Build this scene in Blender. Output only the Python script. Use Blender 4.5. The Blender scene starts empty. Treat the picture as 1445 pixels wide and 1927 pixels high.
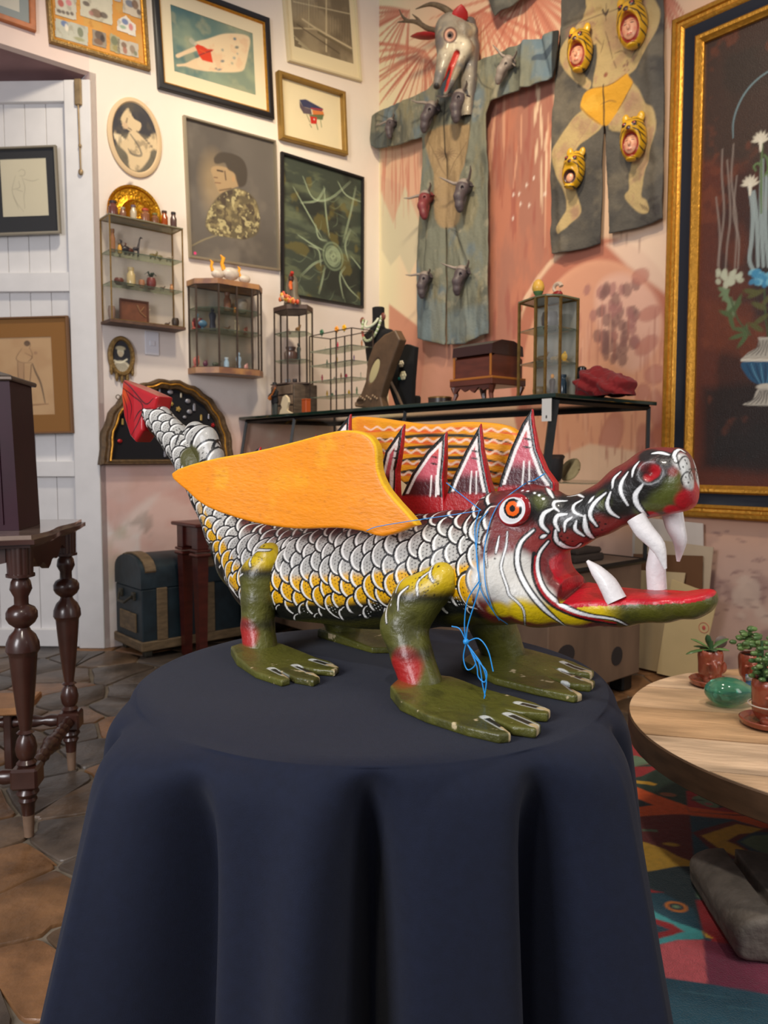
import bpy, bmesh, math, random
import numpy as np
from mathutils import Vector, Matrix
from mathutils.bvhtree import BVHTree

# ---------------------------------------------------------------- camera, world, lights, exposure
SC = bpy.context.scene
COL = SC.collection
PITCH = math.radians(4.07); FPX = 1450.0; CW, CH = 1445, 1927; EYE = 1.25
cam_d = bpy.data.cameras.new('camera'); cam = bpy.data.objects.new('camera', cam_d); COL.objects.link(cam)
cam.location = (0, 0, EYE); cam.rotation_euler = (math.pi/2 - PITCH, 0, 0)
cam_d.sensor_fit = 'HORIZONTAL'; cam_d.sensor_width = 36; cam_d.lens = 36*FPX/CW
cam_d.dof.use_dof = True; cam_d.dof.focus_distance = 1.5; cam_d.dof.aperture_fstop = 9
SC.camera = cam
SC.view_settings.view_transform = 'Standard'; SC.view_settings.look = 'None'
SC.view_settings.gamma = 1; SC.view_settings.use_curve_mapping = False
SC.view_settings.exposure = 0.0
world = bpy.data.worlds.new('world'); SC.world = world; world.use_nodes = True
world.node_tree.nodes['Background'].inputs[0].default_value = (0.95, 0.93, 1.0, 1)
world.node_tree.nodes['Background'].inputs[1].default_value = 0.27

def area(name, loc, target, size, power, color, sy=None):
    l = bpy.data.lights.new(name, 'AREA'); l.shape = 'RECTANGLE'; l.size = size; l.size_y = sy or size
    l.energy = power; l.color = color
    o = bpy.data.objects.new(name, l); COL.objects.link(o); o.location = loc
    o.rotation_euler = (Vector(target)-Vector(loc)).to_track_quat('-Z', 'Y').to_euler(); return o
def spot(name, loc, target, power, color, ang=70, rad=.06):
    l = bpy.data.lights.new(name, 'SPOT'); l.energy = power; l.color = color; l.spot_size = math.radians(ang)
    l.spot_blend = .8; l.shadow_soft_size = rad
    o = bpy.data.objects.new(name, l); COL.objects.link(o); o.location = loc
    o.rotation_euler = (Vector(target)-Vector(loc)).to_track_quat('-Z', 'Y').to_euler(); return o
area('window_daylight', (-2.4, -0.9, 2.3), (0.1, 2.6, 0.9), 1.2, 118, (0.98, 0.97, 1.0), 1.9)
area('right_area_light', (3.0, 0.0, 2.2), (0.2, 3.0, 0.8), 1.2, 30, (1.0, 0.97, 0.94), 2.0)  # weak, broad area light from the right
spot('overhead_spot', (-0.9, 3.4, 4.6), (-1.2, 5.6, 1.9), 210, (1.0, 0.86, 0.66), 95, .15)
spot('overhead_spot', (0.2, 3.4, 4.6), (0.2, 6.2, 2.6), 250, (1.0, 0.82, 0.56), 90, .15)
spot('overhead_spot', (0.6, 2.2, 4.5), (2.0, 4.0, 1.7), 190, (1.0, 0.84, 0.62), 90, .15)
spot('overhead_spot', (-0.3, 0.3, 3.9), (0.05, 1.7, 1.0), 150, (1.0, 0.92, 0.80), 60, .10)

spot('overhead_spot', (1.5, 1.0, 3.9), (1.35, 2.1, 0.4), 95, (1.0, 0.88, 0.70), 62, .10)  # added lamp above the coffee table, brightens the rug and planks

# ---------------------------------------------------------------- pixel -> place
cp, sp = math.cos(PITCH), math.sin(PITCH)
def ray(x, y):
    tx = (x-CW/2)/FPX; ty = (y-CH/2)/FPX
    return np.array([tx, cp-ty*sp, -sp-ty*cp])
CAM = np.array([0, 0, EYE])
def hit(x, y, p0, n):
    d = ray(x, y); t = np.dot(np.asarray(p0)-CAM, n)/np.dot(d, n); return CAM+d*t
def at_z(x, y, z=0): return hit(x, y, (0, 0, z), (0, 0, 1))
def at_y(x, y, Y): return hit(x, y, (0, Y, 0), (0, 1, 0))
class Frame:   # x right, y into the wall, z up
    def __init__(s, o, ux):
        s.o = np.array([o[0], o[1], o[2] if len(o) > 2 else 0.]); L = math.hypot(*ux[:2]); s.x = np.array([ux[0]/L, ux[1]/L, 0.])
        s.y = np.array([-s.x[1], s.x[0], 0.]); s.z = np.array([0, 0, 1.]); s.rot = math.atan2(s.x[1], s.x[0])
    def loc(s, p): d = np.asarray(p)-s.o; return np.array([d@s.x, d@s.y, d@s.z])
    def w(s, x, y, z): return s.o+x*s.x+y*s.y+z*s.z
    def px(s, x, y, off=0.):   # point of the photo on the plane local y = off -> (lx, lz)
        q = s.loc(hit(x, y, s.o+off*s.y, s.y)); return np.array([q[0], q[2]])
    def pxz(s, x, y, z):       # on the level plane at height z -> (lx, ly)
        q = s.loc(at_z(x, y, z)); return q[:2]
WN = 4.22
CORNER = (-0.006*WN/.6474, WN/.6474)
FL_ = Frame(CORNER, (.759, .651))
FR_ = Frame(CORNER, (.651, -.759))

# ---------------------------------------------------------------- colour and materials
def lin(c):
    c = np.asarray(c, float)/255.; return np.where(c <= .04045, c/12.92, ((c+.055)/1.055)**2.4)
def L4(c): return (*lin(c), 1)
def mat(name, col=(200, 200, 200), rough=.5, metal=0., coat=0., noise=0., nscale=20., bump=0., col2=None, emit=0., trans=0., ior=1.45, vec='Object', stretch=(1, 1, 1), attr=False, bscale=None, sheen=0., spec=.5):
    m = bpy.data.materials.new(name); m.use_nodes = True; nt = m.node_tree; N = nt.nodes; B = N['Principled BSDF']
    B.inputs['Base Color'].default_value = L4(col); B.inputs['Roughness'].default_value = rough
    B.inputs['Metallic'].default_value = metal; B.inputs['Coat Weight'].default_value = coat; B.inputs['Coat Roughness'].default_value = .12
    B.inputs['Specular IOR Level'].default_value = spec
    if sheen: B.inputs['Sheen Weight'].default_value = sheen
    if trans: B.inputs['Transmission Weight'].default_value = trans; B.inputs['IOR'].default_value = ior
    if emit: B.inputs['Emission Color'].default_value = L4(col); B.inputs['Emission Strength'].default_value = emit
    tc = N.new('ShaderNodeTexCoord'); mp = N.new('ShaderNodeMapping'); mp.inputs['Scale'].default_value = stretch
    nt.links.new(tc.outputs[vec], mp.inputs['Vector'])
    src = None
    if attr:
        a = N.new('ShaderNodeAttribute'); a.attribute_name = 'Col'; src = a.outputs['Color']
    if noise or col2 is not None:
        nz = N.new('ShaderNodeTexNoise'); nz.inputs['Scale'].default_value = nscale; nz.inputs['Detail'].default_value = 5
        nt.links.new(mp.outputs[0], nz.inputs['Vector'])
        if col2 is not None:
            mr = N.new('ShaderNodeMapRange'); mr.inputs['From Min'].default_value = .38; mr.inputs['From Max'].default_value = .62
            nt.links.new(nz.outputs['Fac'], mr.inputs['Value'])
            mx = N.new('ShaderNodeMix'); mx.data_type = 'RGBA'; mx.inputs['A'].default_value = L4(col); mx.inputs['B'].default_value = L4(col2)
            nt.links.new(mr.outputs[0], mx.inputs['Factor']); src = mx.outputs['Result']
        if noise:
            h = N.new('ShaderNodeHueSaturation'); h.inputs['Color'].default_value = L4(col)
            mr = N.new('ShaderNodeMapRange'); mr.inputs['From Min'].default_value = .3; mr.inputs['From Max'].default_value = .7
            mr.inputs['To Min'].default_value = 1-noise; mr.inputs['To Max'].default_value = 1+noise
            nt.links.new(nz.outputs['Fac'], mr.inputs['Value']); nt.links.new(mr.outputs[0], h.inputs['Value'])
            if src: nt.links.new(src, h.inputs['Color'])
            src = h.outputs[0]
    if src: nt.links.new(src, B.inputs['Base Color'])
    if bump:
        nb = N.new('ShaderNodeTexNoise'); nb.inputs['Scale'].default_value = bscale or nscale*2; nb.inputs['Detail'].default_value = 4
        nt.links.new(mp.outputs[0], nb.inputs['Vector'])
        bp = N.new('ShaderNodeBump'); bp.inputs['Strength'].default_value = bump; bp.inputs['Distance'].default_value = .01
        nt.links.new(nb.outputs['Fac'], bp.inputs['Height']); nt.links.new(bp.outputs[0], B.inputs['Normal'])
    return m
def thin_glass(name, tint=(253, 252, 249), base=.02):
    m = bpy.data.materials.new(name); m.use_nodes = True; nt = m.node_tree; N = nt.nodes; N.remove(N['Principled BSDF'])
    t = N.new('ShaderNodeBsdfTransparent'); t.inputs[0].default_value = L4(tint)
    g = N.new('ShaderNodeBsdfGlossy'); g.inputs['Roughness'].default_value = .03
    f = N.new('ShaderNodeLayerWeight'); f.inputs['Blend'].default_value = .5
    p = N.new('ShaderNodeMath'); p.operation = 'POWER'; p.inputs[1].default_value = 5; nt.links.new(f.outputs['Facing'], p.inputs[0])
    q = N.new('ShaderNodeMath'); q.operation = 'MULTIPLY_ADD'; q.inputs[1].default_value = .8; q.inputs[2].default_value = base; nt.links.new(p.outputs[0], q.inputs[0])
    mx = N.new('ShaderNodeMixShader'); nt.links.new(q.outputs[0], mx.inputs[0]); nt.links.new(t.outputs[0], mx.inputs[1]); nt.links.new(g.outputs[0], mx.inputs[2])
    nt.links.new(mx.outputs[0], N['Material Output'].inputs[0]); return m
_mc = {}
def M(key, *a, **k):
    if key not in _mc: _mc[key] = mat(key, *a, **k)
    return _mc[key]
GLASS = thin_glass('pane_glass')

# ---------------------------------------------------------------- objects
def mesh_np(name, V, F, smooth=True, colors=None, sharp=None):
    """F: list of faces, or (n,k) array"""
    me = bpy.data.meshes.new(name); V = np.asarray(V, np.float32)
    if isinstance(F, np.ndarray):
        n, k = F.shape; me.vertices.add(len(V)); me.vertices.foreach_set('co', V.ravel())
        me.loops.add(n*k); me.loops.foreach_set('vertex_index', F.astype(np.int32).ravel())
        me.polygons.add(n); me.polygons.foreach_set('loop_start', np.arange(0, n*k, k, dtype=np.int32))
        me.update(calc_edges=True)
    else: me.from_pydata(V.tolist(), [], F); me.update()
    me.polygons.foreach_set('use_smooth', np.full(len(me.polygons), smooth)); 
    if smooth and sharp: me.set_sharp_from_angle(angle=math.radians(sharp))
    if colors is not None:
        a = me.color_attributes.new('Col', 'FLOAT_COLOR', 'POINT'); c = np.ones((len(V), 4), np.float32); c[:, :3] = colors
        a.data.foreach_set('color', c.ravel())
    return me
def link(name, me, m, parent=None, loc=(0, 0, 0), rot=(0, 0, 0)):
    o = bpy.data.objects.new(name, me); COL.objects.link(o); o.location = loc; o.rotation_euler = rot
    if m is not None: me.materials.append(m)
    if parent is not None: o.parent = parent
    return o
def tag(o, label=None, cat=None, group=None, kind=None):
    if label: o['label'] = label
    if cat: o['category'] = cat
    if group: o['group'] = group
    if kind: o['kind'] = kind
    return o
def thing(name, label, cat, loc, rz=0, group=None):
    o = bpy.data.objects.new(name, None); COL.objects.link(o); o.location = tuple(map(float, loc)); o.rotation_euler = (0, 0, rz); o.empty_display_size = .05
    return tag(o, label, cat, group)
def fthing(name, label, cat, fr, x, y, z, group=None): return thing(name, label, cat, fr.w(x, y, z), fr.rot, group)
def copy_tree(o, loc, rz=None, label=None):
    c = o.copy(); COL.objects.link(c); c.location = tuple(map(float, loc))
    if rz is not None: c.rotation_euler = (0, 0, rz)
    if label: c['label'] = label
    def rec(a, b):
        for ch in list(a.children):
            d = ch.copy(); COL.objects.link(d); d.parent = b; rec(ch, d)
    rec(o, c); return c

class MB:
    def __init__(s): s.V = []; s.F = []
    def add(s, V, F):
        b = len(s.V); s.V += [tuple(map(float, v)) for v in V]; s.F += [tuple(i+b for i in f) for f in F]; return s
    def box(s, c, d, bev=0., rz=0., M3=None):
        x, y, z = [k/2 for k in d]
        if bev <= 0:
            V = [(-x,-y,-z),(x,-y,-z),(x,y,-z),(-x,y,-z),(-x,-y,z),(x,-y,z),(x,y,z),(-x,y,z)]
            F = [(0,3,2,1),(4,5,6,7),(0,1,5,4),(1,2,6,5),(2,3,7,6),(3,0,4,7)]
        else:
            V = []; F = []; q = bev
            for sz in (-1, 1):
                for (ax, ay, az) in ((x-q, y-q, z), (x, y-q, z-q), (x-q, y, z-q)):
                    for sx, sy in ((-1,-1),(1,-1),(1,1),(-1,1)): V.append((sx*ax, sy*ay, sz*az))
            # index: sz*12 + ring*4 + corner
            for b, fl in ((0, True), (12, False)):
                f = [b, b+1, b+2, b+3]; F.append(tuple(f[::-1]) if fl else tuple(f))
                for c0 in range(4):
                    c1 = (c0+1) % 4
                    r = 8 if c0 in (0, 2) else 4     # y-side uses ring2, x-side uses ring1
                    f = (b+c0, b+r+c0, b+r+c1, b+c1); F.append(f if not fl else f[::-1])
                    f = (b+c0, b+4+c0, b+8+c0)
                    if c0 in (0, 2): f = (b+c0, b+4+c0, b+8+c0)
                    F.append(f)
            for c0 in range(4):
                c1 = (c0+1) % 4; r = 8 if c0 in (0, 2) else 4
                F.append((r+c0, r+c1, 12+r+c1, 12+r+c0))
                F.append((4+c0, 8+c0, 20+c0, 16+c0))
        R = Matrix.Rotation(rz, 3, 'Z') if M3 is None else M3
        V = [R @ Vector(v) + Vector(tuple(map(float, c))) for v in V]
        return s.add(V, F)
    def tube(s, pts, r, n=8, cap=True, flat=None):
        pts = [Vector(tuple(map(float, p))) for p in pts]; r = r if hasattr(r, '__len__') else [r]*len(pts)
        V = []; F = []; up = None
        for i, p in enumerate(pts):
            t = (pts[min(i+1, len(pts)-1)]-pts[max(i-1, 0)]).normalized()
            if up is None: up = Vector((0, 0, 1)) if abs(t.z) < .9 else Vector((1, 0, 0))
            a = t.cross(up).normalized(); b = a.cross(t).normalized(); up = b
            for k in range(n):
                th = 2*math.pi*k/n; V.append(p+a*math.cos(th)*r[i]+b*math.sin(th)*r[i]*(flat or 1))
        for i in range(len(pts)-1):
            for k in range(n):
                k2 = (k+1) % n; F.append((i*n+k, i*n+k2, (i+1)*n+k2, (i+1)*n+k))
        if cap: F.append(tuple(range(n))[::-1]); F.append(tuple(range((len(pts)-1)*n, len(pts)*n)))
        return s.add(V, F)
    def lathe(s, prof, c=(0, 0, 0), n=24, sx=1., sy=1., flute=0, fl_n=12):
        V = []; F = []
        for r, z in prof:
            for k in range(n):
                th = 2*math.pi*k/n; rr = r*(1-flute*(.5+.5*math.cos(fl_n*th))); V.append((c[0]+rr*sx*math.cos(th), c[1]+rr*sy*math.sin(th), c[2]+z))
        for i in range(len(prof)-1):
            for k in range(n):
                k2 = (k+1) % n; F.append((i*n+k, i*n+k2, (i+1)*n+k2, (i+1)*n+k))
        F.append(tuple(range(n))[::-1]); F.append(tuple(range((len(prof)-1)*n, len(prof)*n)))
        return s.add(V, F)
    def prism(s, poly, y0, y1, ax='xz'):
        """extruded polygon: poly in two axes, y0..y1 along the third"""
        n = len(poly)
        f = {'xz': lambda a, b, y: (a, y, b), 'xy': lambda a, b, y: (a, b, y), 'yz': lambda a, b, y: (y, a, b)}[ax]
        area_ = sum(poly[i][0]*poly[(i+1) % n][1]-poly[(i+1) % n][0]*poly[i][1] for i in range(n))
        V = [f(a, b, y0) for a, b in poly]+[f(a, b, y1) for a, b in poly]
        flip = (area_ > 0) == (ax in ('xz',))
        A = tuple(range(n)); B = tuple(range(n, 2*n)); F = [A, B[::-1]] + [(i, i+n, (i+1) % n+n, (i+1) % n) for i in range(n)]
        if (y1 > y0) != (area_ > 0): F = [q[::-1] for q in F]
        if ax == 'xz': F = [q for q in F]
        return s.add(V, F)
    def ball(s, c, r, n=12, m=8):
        r = r if hasattr(r, '__len__') else (r, r, r)
        V = [(c[0], c[1], c[2]-r[2])]; F = []
        for j in range(1, m):
            ph = math.pi*j/m
            for k in range(n):
                th = 2*math.pi*k/n; V.append((c[0]+r[0]*math.sin(ph)*math.cos(th), c[1]+r[1]*math.sin(ph)*math.sin(th), c[2]-r[2]*math.cos(ph)))
        V.append((c[0], c[1], c[2]+r[2]))
        for k in range(n):
            k2 = (k+1) % n; F.append((0, 1+k2, 1+k))
            for j in range(m-2): F.append((1+j*n+k, 1+j*n+k2, 1+(j+1)*n+k2, 1+(j+1)*n+k))
            F.append((1+(m-2)*n+k, 1+(m-2)*n+k2, len(V)-1))
        return s.add(V, F)
    def build(s, name, m, parent=None, sharp=35, loc=(0, 0, 0), rot=(0, 0, 0), smooth=True):
        me = bpy.data.meshes.new(name); me.from_pydata(s.V, [], s.F)
        bm = bmesh.new(); bm.from_mesh(me); bmesh.ops.recalc_face_normals(bm, faces=bm.faces); bm.to_mesh(me); bm.free()
        me.polygons.foreach_set('use_smooth', [smooth]*len(me.polygons))
        if smooth: me.set_sharp_from_angle(angle=math.radians(sharp))
        return link(name, me, m, parent, loc, rot)

# ---------------------------------------------------------------- numpy painting
def _h(ix, iy, iz, seed):
    n = (ix*374761393+iy*668265263+iz*2147483647+seed*1274126177) & 0xffffffff
    n = ((n ^ (n >> 13))*1274126177) & 0xffffffff; n = n ^ (n >> 16); return (n & 0xffff)/65535.
def vnoise(P, freq=1., seed=0, octv=3):
    P = np.asarray(P, float); P = P if P.shape[1] == 3 else np.c_[P, np.zeros(len(P))]
    out = np.zeros(len(P)); amp = 1.; tot = 0
    for o in range(octv):
        Q = P*freq+seed*7.31+o*13.7; I = np.floor(Q).astype(np.int64); f = Q-I; f = f*f*(3-2*f); v = 0
        for dx in (0, 1):
            for dy in (0, 1):
                for dz in (0, 1):
                    v = v+_h(I[:, 0]+dx, I[:, 1]+dy, I[:, 2]+dz, seed+o)*(f[:, 0] if dx else 1-f[:, 0])*(f[:, 1] if dy else 1-f[:, 1])*(f[:, 2] if dz else 1-f[:, 2])
        out += amp*v; tot += amp; amp *= .5; freq *= 2
    return out/tot
def sstep(a, b, x): t = np.clip((x-a)/(b-a), 0, 1); return t*t*(3-2*t)
def catmull(pts, n=6, closed=False):
    P = [np.asarray(p, float) for p in pts]
    if len(P) < 3: return np.array(P)
    if closed: Q = [P[-1]]+P+[P[0], P[1]]
    else: Q = [2*P[0]-P[1]]+P+[2*P[-1]-P[-2]]
    out = []
    for i in range(1, len(Q)-2):
        for k in range(n):
            t = k/n; out.append(.5*((2*Q[i])+(Q[i+1]-Q[i-1])*t+(2*Q[i-1]-5*Q[i]+4*Q[i+1]-Q[i+2])*t*t+(3*Q[i]-Q[i-1]-3*Q[i+1]+Q[i+2])*t**3))
    if not closed: out.append(Q[-2])
    return np.array(out)
def seg_dist(P, A, w=None):
    """distance of P to polyline A and parameter of the nearest point 0..1"""
    best = np.full(len(P), 1e9); par = np.zeros(len(P)); n = len(A)-1
    for i in range(n):
        a, b = A[i], A[i+1]; ab = b-a; t = np.clip(((P-a)@ab)/max(ab@ab, 1e-12), 0, 1)
        d = np.linalg.norm(P-(a+t[:, None]*ab), axis=1); k = d < best; best[k] = d[k]; par[k] = (i+t[k])/n
    return best, par
def poly_sd(P, A):
    """signed distance (inside negative) of 2-D points to polygon A"""
    d = np.full(len(P), 1e9); ins = np.zeros(len(P), bool); n = len(A)
    for i in range(n):
        a = A[i]; b = A[(i+1) % n]; e = b-a; w = P-a; t = np.clip((w@e)/max(e@e, 1e-12), 0, 1)
        q = w-t[:, None]*e; d = np.minimum(d, (q*q).sum(1))
        c = ((a[1] <= P[:, 1]) != (b[1] <= P[:, 1])); 
        if abs(b[1]-a[1]) > 1e-12: ins ^= c & (P[:, 0] < (b[0]-a[0])*(P[:, 1]-a[1])/(b[1]-a[1])+a[0])
    d = np.sqrt(d); return np.where(ins, -d, d)
class Paint:
    def __init__(s, P, base, aa, m=None):
        s.P = np.asarray(P, float); s.C = np.tile(lin(base), (len(s.P), 1)); s.aa = aa; s.m = m or (lambda x, y: (x, y))
    def mp(s, pts): return np.array([s.m(*p) for p in pts], float)
    def blend(s, mask, col, idx=None, raw=False):
        c = col if raw else lin(col); mask = np.clip(mask, 0, 1)[:, None]
        if idx is None: s.C = s.C*(1-mask)+c*mask
        else: s.C[idx] = s.C[idx]*(1-mask)+c*mask
    def near(s, A, pad):
        lo = A.min(0)-pad; hi = A.max(0)+pad; return np.where(np.all((s.P >= lo) & (s.P <= hi), axis=1))[0]
    def stroke(s, pts, w, col, taper=.0, a=1., cat=True, local=False, soft=None):
        A = np.array(pts, float) if local else s.mp(pts)
        if cat and len(A) > 2: A = catmull(A, 4)
        soft = soft or s.aa; i = s.near(A, w+soft)
        if len(i) == 0: return
        d, t = seg_dist(s.P[i], A); ww = w*.5*(1-taper*(2*np.abs(t-.5))**2)
        s.blend(a*np.clip((ww-d)/soft+.5, 0, 1), col, i)
    def poly(s, pts, col, a=1., soft=None, cat=False, local=False, tex=None):
        A = np.array(pts, float) if local else s.mp(pts)
        if cat: A = catmull(A, 5, True)
        soft = soft or s.aa; i = s.near(A, soft)
        if len(i) == 0: return
        d = poly_sd(s.P[i], A); k = a*np.clip(-d/soft+.5, 0, 1)
        if tex is not None: k = k*tex(s.P[i])
        s.blend(k, col, i)
    def ell(s, c, rx, ry, col, ang=0., a=1., soft=None, ring=0., pxr=None):
        c = np.array(s.m(*c)); ca, sa = math.cos(ang), math.sin(ang); soft = soft or s.aa
        i = s.near(np.array([c]), max(rx, ry)+soft)
        if len(i) == 0: return
        q = s.P[i]-c; u = (q[:, 0]*ca+q[:, 1]*sa)/rx; v = (-q[:, 0]*sa+q[:, 1]*ca)/ry
        d = (np.hypot(u, v)-1)*min(rx, ry)
        k = np.clip(-d/soft+.5, 0, 1)
        if ring: k = k*np.clip((d+ring)/soft+.5, 0, 1)
        s.blend(a*k, col, i)
    def noise(s, col, freq, lo, hi, a=1., seed=0, stretch=(1, 1), octv=4, region=None):
        P = s.P*np.array(stretch if s.P.shape[1] == 2 else (1, 1, 1)); k = sstep(lo, hi, vnoise(P, freq, seed, octv))*a
        if region is not None: k = k*region
        s.blend(k, col)
    def shade(s, amt, freq, seed=0, octv=4, stretch=(1, 1)):
        P = s.P*np.array(stretch if s.P.shape[1] == 2 else (1, 1, 1)); s.C *= (1+amt*(2*vnoise(P, freq, seed, octv)-1))[:, None]
def grid_sheet(x0, x1, z0, z1, step, y=0.):
    nx = max(2, int((x1-x0)/step)+1); nz = max(2, int((z1-z0)/step)+1)
    xs = np.linspace(x0, x1, nx); zs = np.linspace(z0, z1, nz); X, Z = np.meshgrid(xs, zs)
    V = np.c_[X.ravel(), np.full(X.size, y), Z.ravel()]
    i = np.arange(nx*nz).reshape(nz, nx); F = np.c_[i[:-1, :-1].ravel(), i[:-1, 1:].ravel(), i[1:, 1:].ravel(), i[1:, :-1].ravel()]
    return V, F

# ---------------------------------------------------------------- carved shapes: signed distance field -> mesh
class SDF:
    def __init__(s, lo, hi, h):
        s.lo = np.array(lo, float); s.h = h; s.n = np.ceil((np.array(hi)-s.lo)/h).astype(int)+1
        s.F = np.full(s.n, 1.0, np.float32)
        s.ax = [s.lo[k]+h*np.arange(s.n[k], dtype=np.float32) for k in range(3)]
    def sub(s, lo, hi, pad):
        a = np.clip(((np.array(lo)-pad-s.lo)/s.h).astype(int), 0, s.n-1); b = np.clip(((np.array(hi)+pad-s.lo)/s.h).astype(int)+2, 1, s.n)
        sl = tuple(slice(int(a[k]), int(b[k])) for k in range(3))
        g = np.meshgrid(*[s.ax[k][sl[k]] for k in range(3)], indexing='ij', sparse=True); return sl, g
    def put(s, sl, d, k, cut=False):
        f = s.F[sl]; d = d.astype(np.float32)
        if cut:
            d = -d
            if k > 0: h = np.clip(.5+.5*(d-f)/k, 0, 1); s.F[sl] = f*(1-h)+d*h+k*h*(1-h)
            else: s.F[sl] = np.maximum(f, d)
        elif k > 0: h = np.clip(.5+.5*(f-d)/k, 0, 1); s.F[sl] = f*(1-h)+d*h-k*h*(1-h)
        else: s.F[sl] = np.minimum(f, d)
    def cone(s, a, b, ra, rb, sy=1., k=.0, cut=False):
        a = np.array(a, float); b = np.array(b, float); R = max(ra, rb)*max(1, sy); pad = k+3*s.h
        sl, (X, Y, Z) = s.sub(np.minimum(a, b)-R, np.maximum(a, b)+R, pad)
        ab = b-a; ab[1] /= sy; px, py, pz = X-a[0], (Y-a[1])/sy, Z-a[2]
        t = np.clip((px*ab[0]+py*ab[1]+pz*ab[2])/max(ab@ab, 1e-12), 0, 1)
        d = np.sqrt((px-t*ab[0])**2+(py-t*ab[1])**2+(pz-t*ab[2])**2)-(ra+t*(rb-ra))
        s.put(sl, d, k, cut); return s
    def chain(s, pts, rs, sy=1., k=.0, cut=False):
        for i in range(len(pts)-1): s.cone(pts[i], pts[i+1], rs[i], rs[i+1], sy, k if (i == 0 or cut) else max(k*.6, 1e-4), cut)
        return s
    def ell(s, c, r, k=0., cut=False, R=None):
        c = np.array(c, float); m = max(r); sl, (X, Y, Z) = s.sub(c-m, c+m, k+3*s.h); x, y, z = X-c[0], Y-c[1], Z-c[2]
        if R is not None:
            R = np.array(R); x, y, z = [x*R[0, i]+y*R[1, i]+z*R[2, i] for i in range(3)]
        q = np.sqrt((x/r[0])**2+(y/r[1])**2+(z/r[2])**2); g = np.sqrt((x/r[0]**2)**2+(y/r[1]**2)**2+(z/r[2]**2)**2)+1e-9
        s.put(sl, q*(q-1)/g, k, cut); return s
    def prism(s, poly, axes, lo, hi, rnd=0., k=0., cut=False, tap=None):
        """polygon in two axes, lo..hi along the third"""
        A = np.array(poly, float); o = [i for i in range(3) if i not in axes][0]
        l = np.zeros(3); u = np.zeros(3); l[list(axes)] = A.min(0); u[list(axes)] = A.max(0); l[o] = lo; u[o] = hi
        sl, g = s.sub(l, u, k+3*s.h); shp = [1, 1, 1]; ga, gb = np.meshgrid(g[axes[0]].ravel(), g[axes[1]].ravel(), indexing='ij')
        d2 = poly_sd(np.c_[ga.ravel(), gb.ravel()], A).reshape(ga.shape)
        shp = [1, 1, 1]; shp[axes[0]] = ga.shape[0]; shp[axes[1]] = ga.shape[1]
        if axes[0] > axes[1]: d2 = d2.T
        d2 = d2.reshape(shp); c = (lo+hi)/2; hh = (hi-lo)/2
        if tap is not None: c, hh = tap(g); 
        dz = np.abs(g[o]-c)-hh; a = d2+rnd; b = dz+rnd
        d = np.minimum(np.maximum(a, b), 0)+np.hypot(np.maximum(a, 0), np.maximum(b, 0))-rnd
        s.put(sl, d+0*g[0]+0*g[1]+0*g[2], k, cut); return s
    def half(s, pl, lo, hi):
        """cut everything on the positive side of plane (point, normal) inside a box"""
        sl, (X, Y, Z) = s.sub(lo, hi, 0); p, n = np.array(pl[0]), np.array(pl[1])/np.linalg.norm(pl[1]); d = -((X-p[0])*n[0]+(Y-p[1])*n[1]+(Z-p[2])*n[2])
        s.put(sl, d, .004, cut=True); return s
    def mesh(s):
        F = s.F; ins = F < 0; h = s.h; n = F.shape
        c = np.zeros((n[0]-1, n[1]-1, n[2]-1), np.int8)
        for dx in (0, 1):
            for dy in (0, 1):
                for dz in (0, 1): c += ins[dx:n[0]-1+dx, dy:n[1]-1+dy, dz:n[2]-1+dz]
        act = np.argwhere((c > 0) & (c < 8)); idx = np.full(c.shape, -1, np.int32); idx[tuple(act.T)] = np.arange(len(act))
        acc = np.zeros((len(act), 3)); cnt = np.zeros(len(act))
        cor = [(x, y, z) for x in (0, 1) for y in (0, 1) for z in (0, 1)]
        val = {q: F[act[:, 0]+q[0], act[:, 1]+q[1], act[:, 2]+q[2]] for q in cor}
        for a in cor:
            for ax in range(3):
                if a[ax] == 0:
                    b = list(a); b[ax] = 1; b = tuple(b); va, vb = val[a], val[b]; m = (va < 0) != (vb < 0)
                    t = np.where(m, va/np.where(m, va-vb, 1), 0); p = np.array(a, float)+t[:, None]*(np.array(b)-np.array(a))
                    acc[m] += p[m]; cnt[m] += 1
        V = (act+acc/cnt[:, None])*h+s.lo; Q = []
        for ax in range(3):
            o = [i for i in range(3) if i != ax]
            sa = [slice(None)]*3; sb = [slice(None)]*3; sa[ax] = slice(0, -1); sb[ax] = slice(1, None)
            A = ins[tuple(sa)]; B = ins[tuple(sb)]; e = np.argwhere(A != B)
            e = e[(e[:, o[0]] > 0) & (e[:, o[1]] > 0) & (e[:, o[0]] < n[o[0]]-1) & (e[:, o[1]] < n[o[1]]-1)]
            def I(d0, d1): q = e.copy(); q[:, o[0]] -= d0; q[:, o[1]] -= d1; return idx[q[:, 0], q[:, 1], q[:, 2]]
            q = np.c_[I(1, 1), I(0, 1), I(0, 0), I(1, 0)]; fl = A[tuple(e.T)]
            if ax == 1: fl = ~fl
            q[~fl] = q[~fl][:, ::-1]; Q.append(q)
        Q = np.concatenate(Q); Q = Q[(Q >= 0).all(1)]; return V, Q
def biggest(V, Q):
    lab = np.arange(len(V))
    while True:
        m = lab[Q].min(1); new = lab.copy()
        for k in range(4): np.minimum.at(new, Q[:, k], m)
        new = new[new]
        if (new == lab).all(): break
        lab = new
    u, c = np.unique(lab, return_counts=True); k = lab == u[c.argmax()]; idx = np.cumsum(k)-1; Q = Q[k[Q].all(1)]; return V[k], idx[Q]
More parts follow.
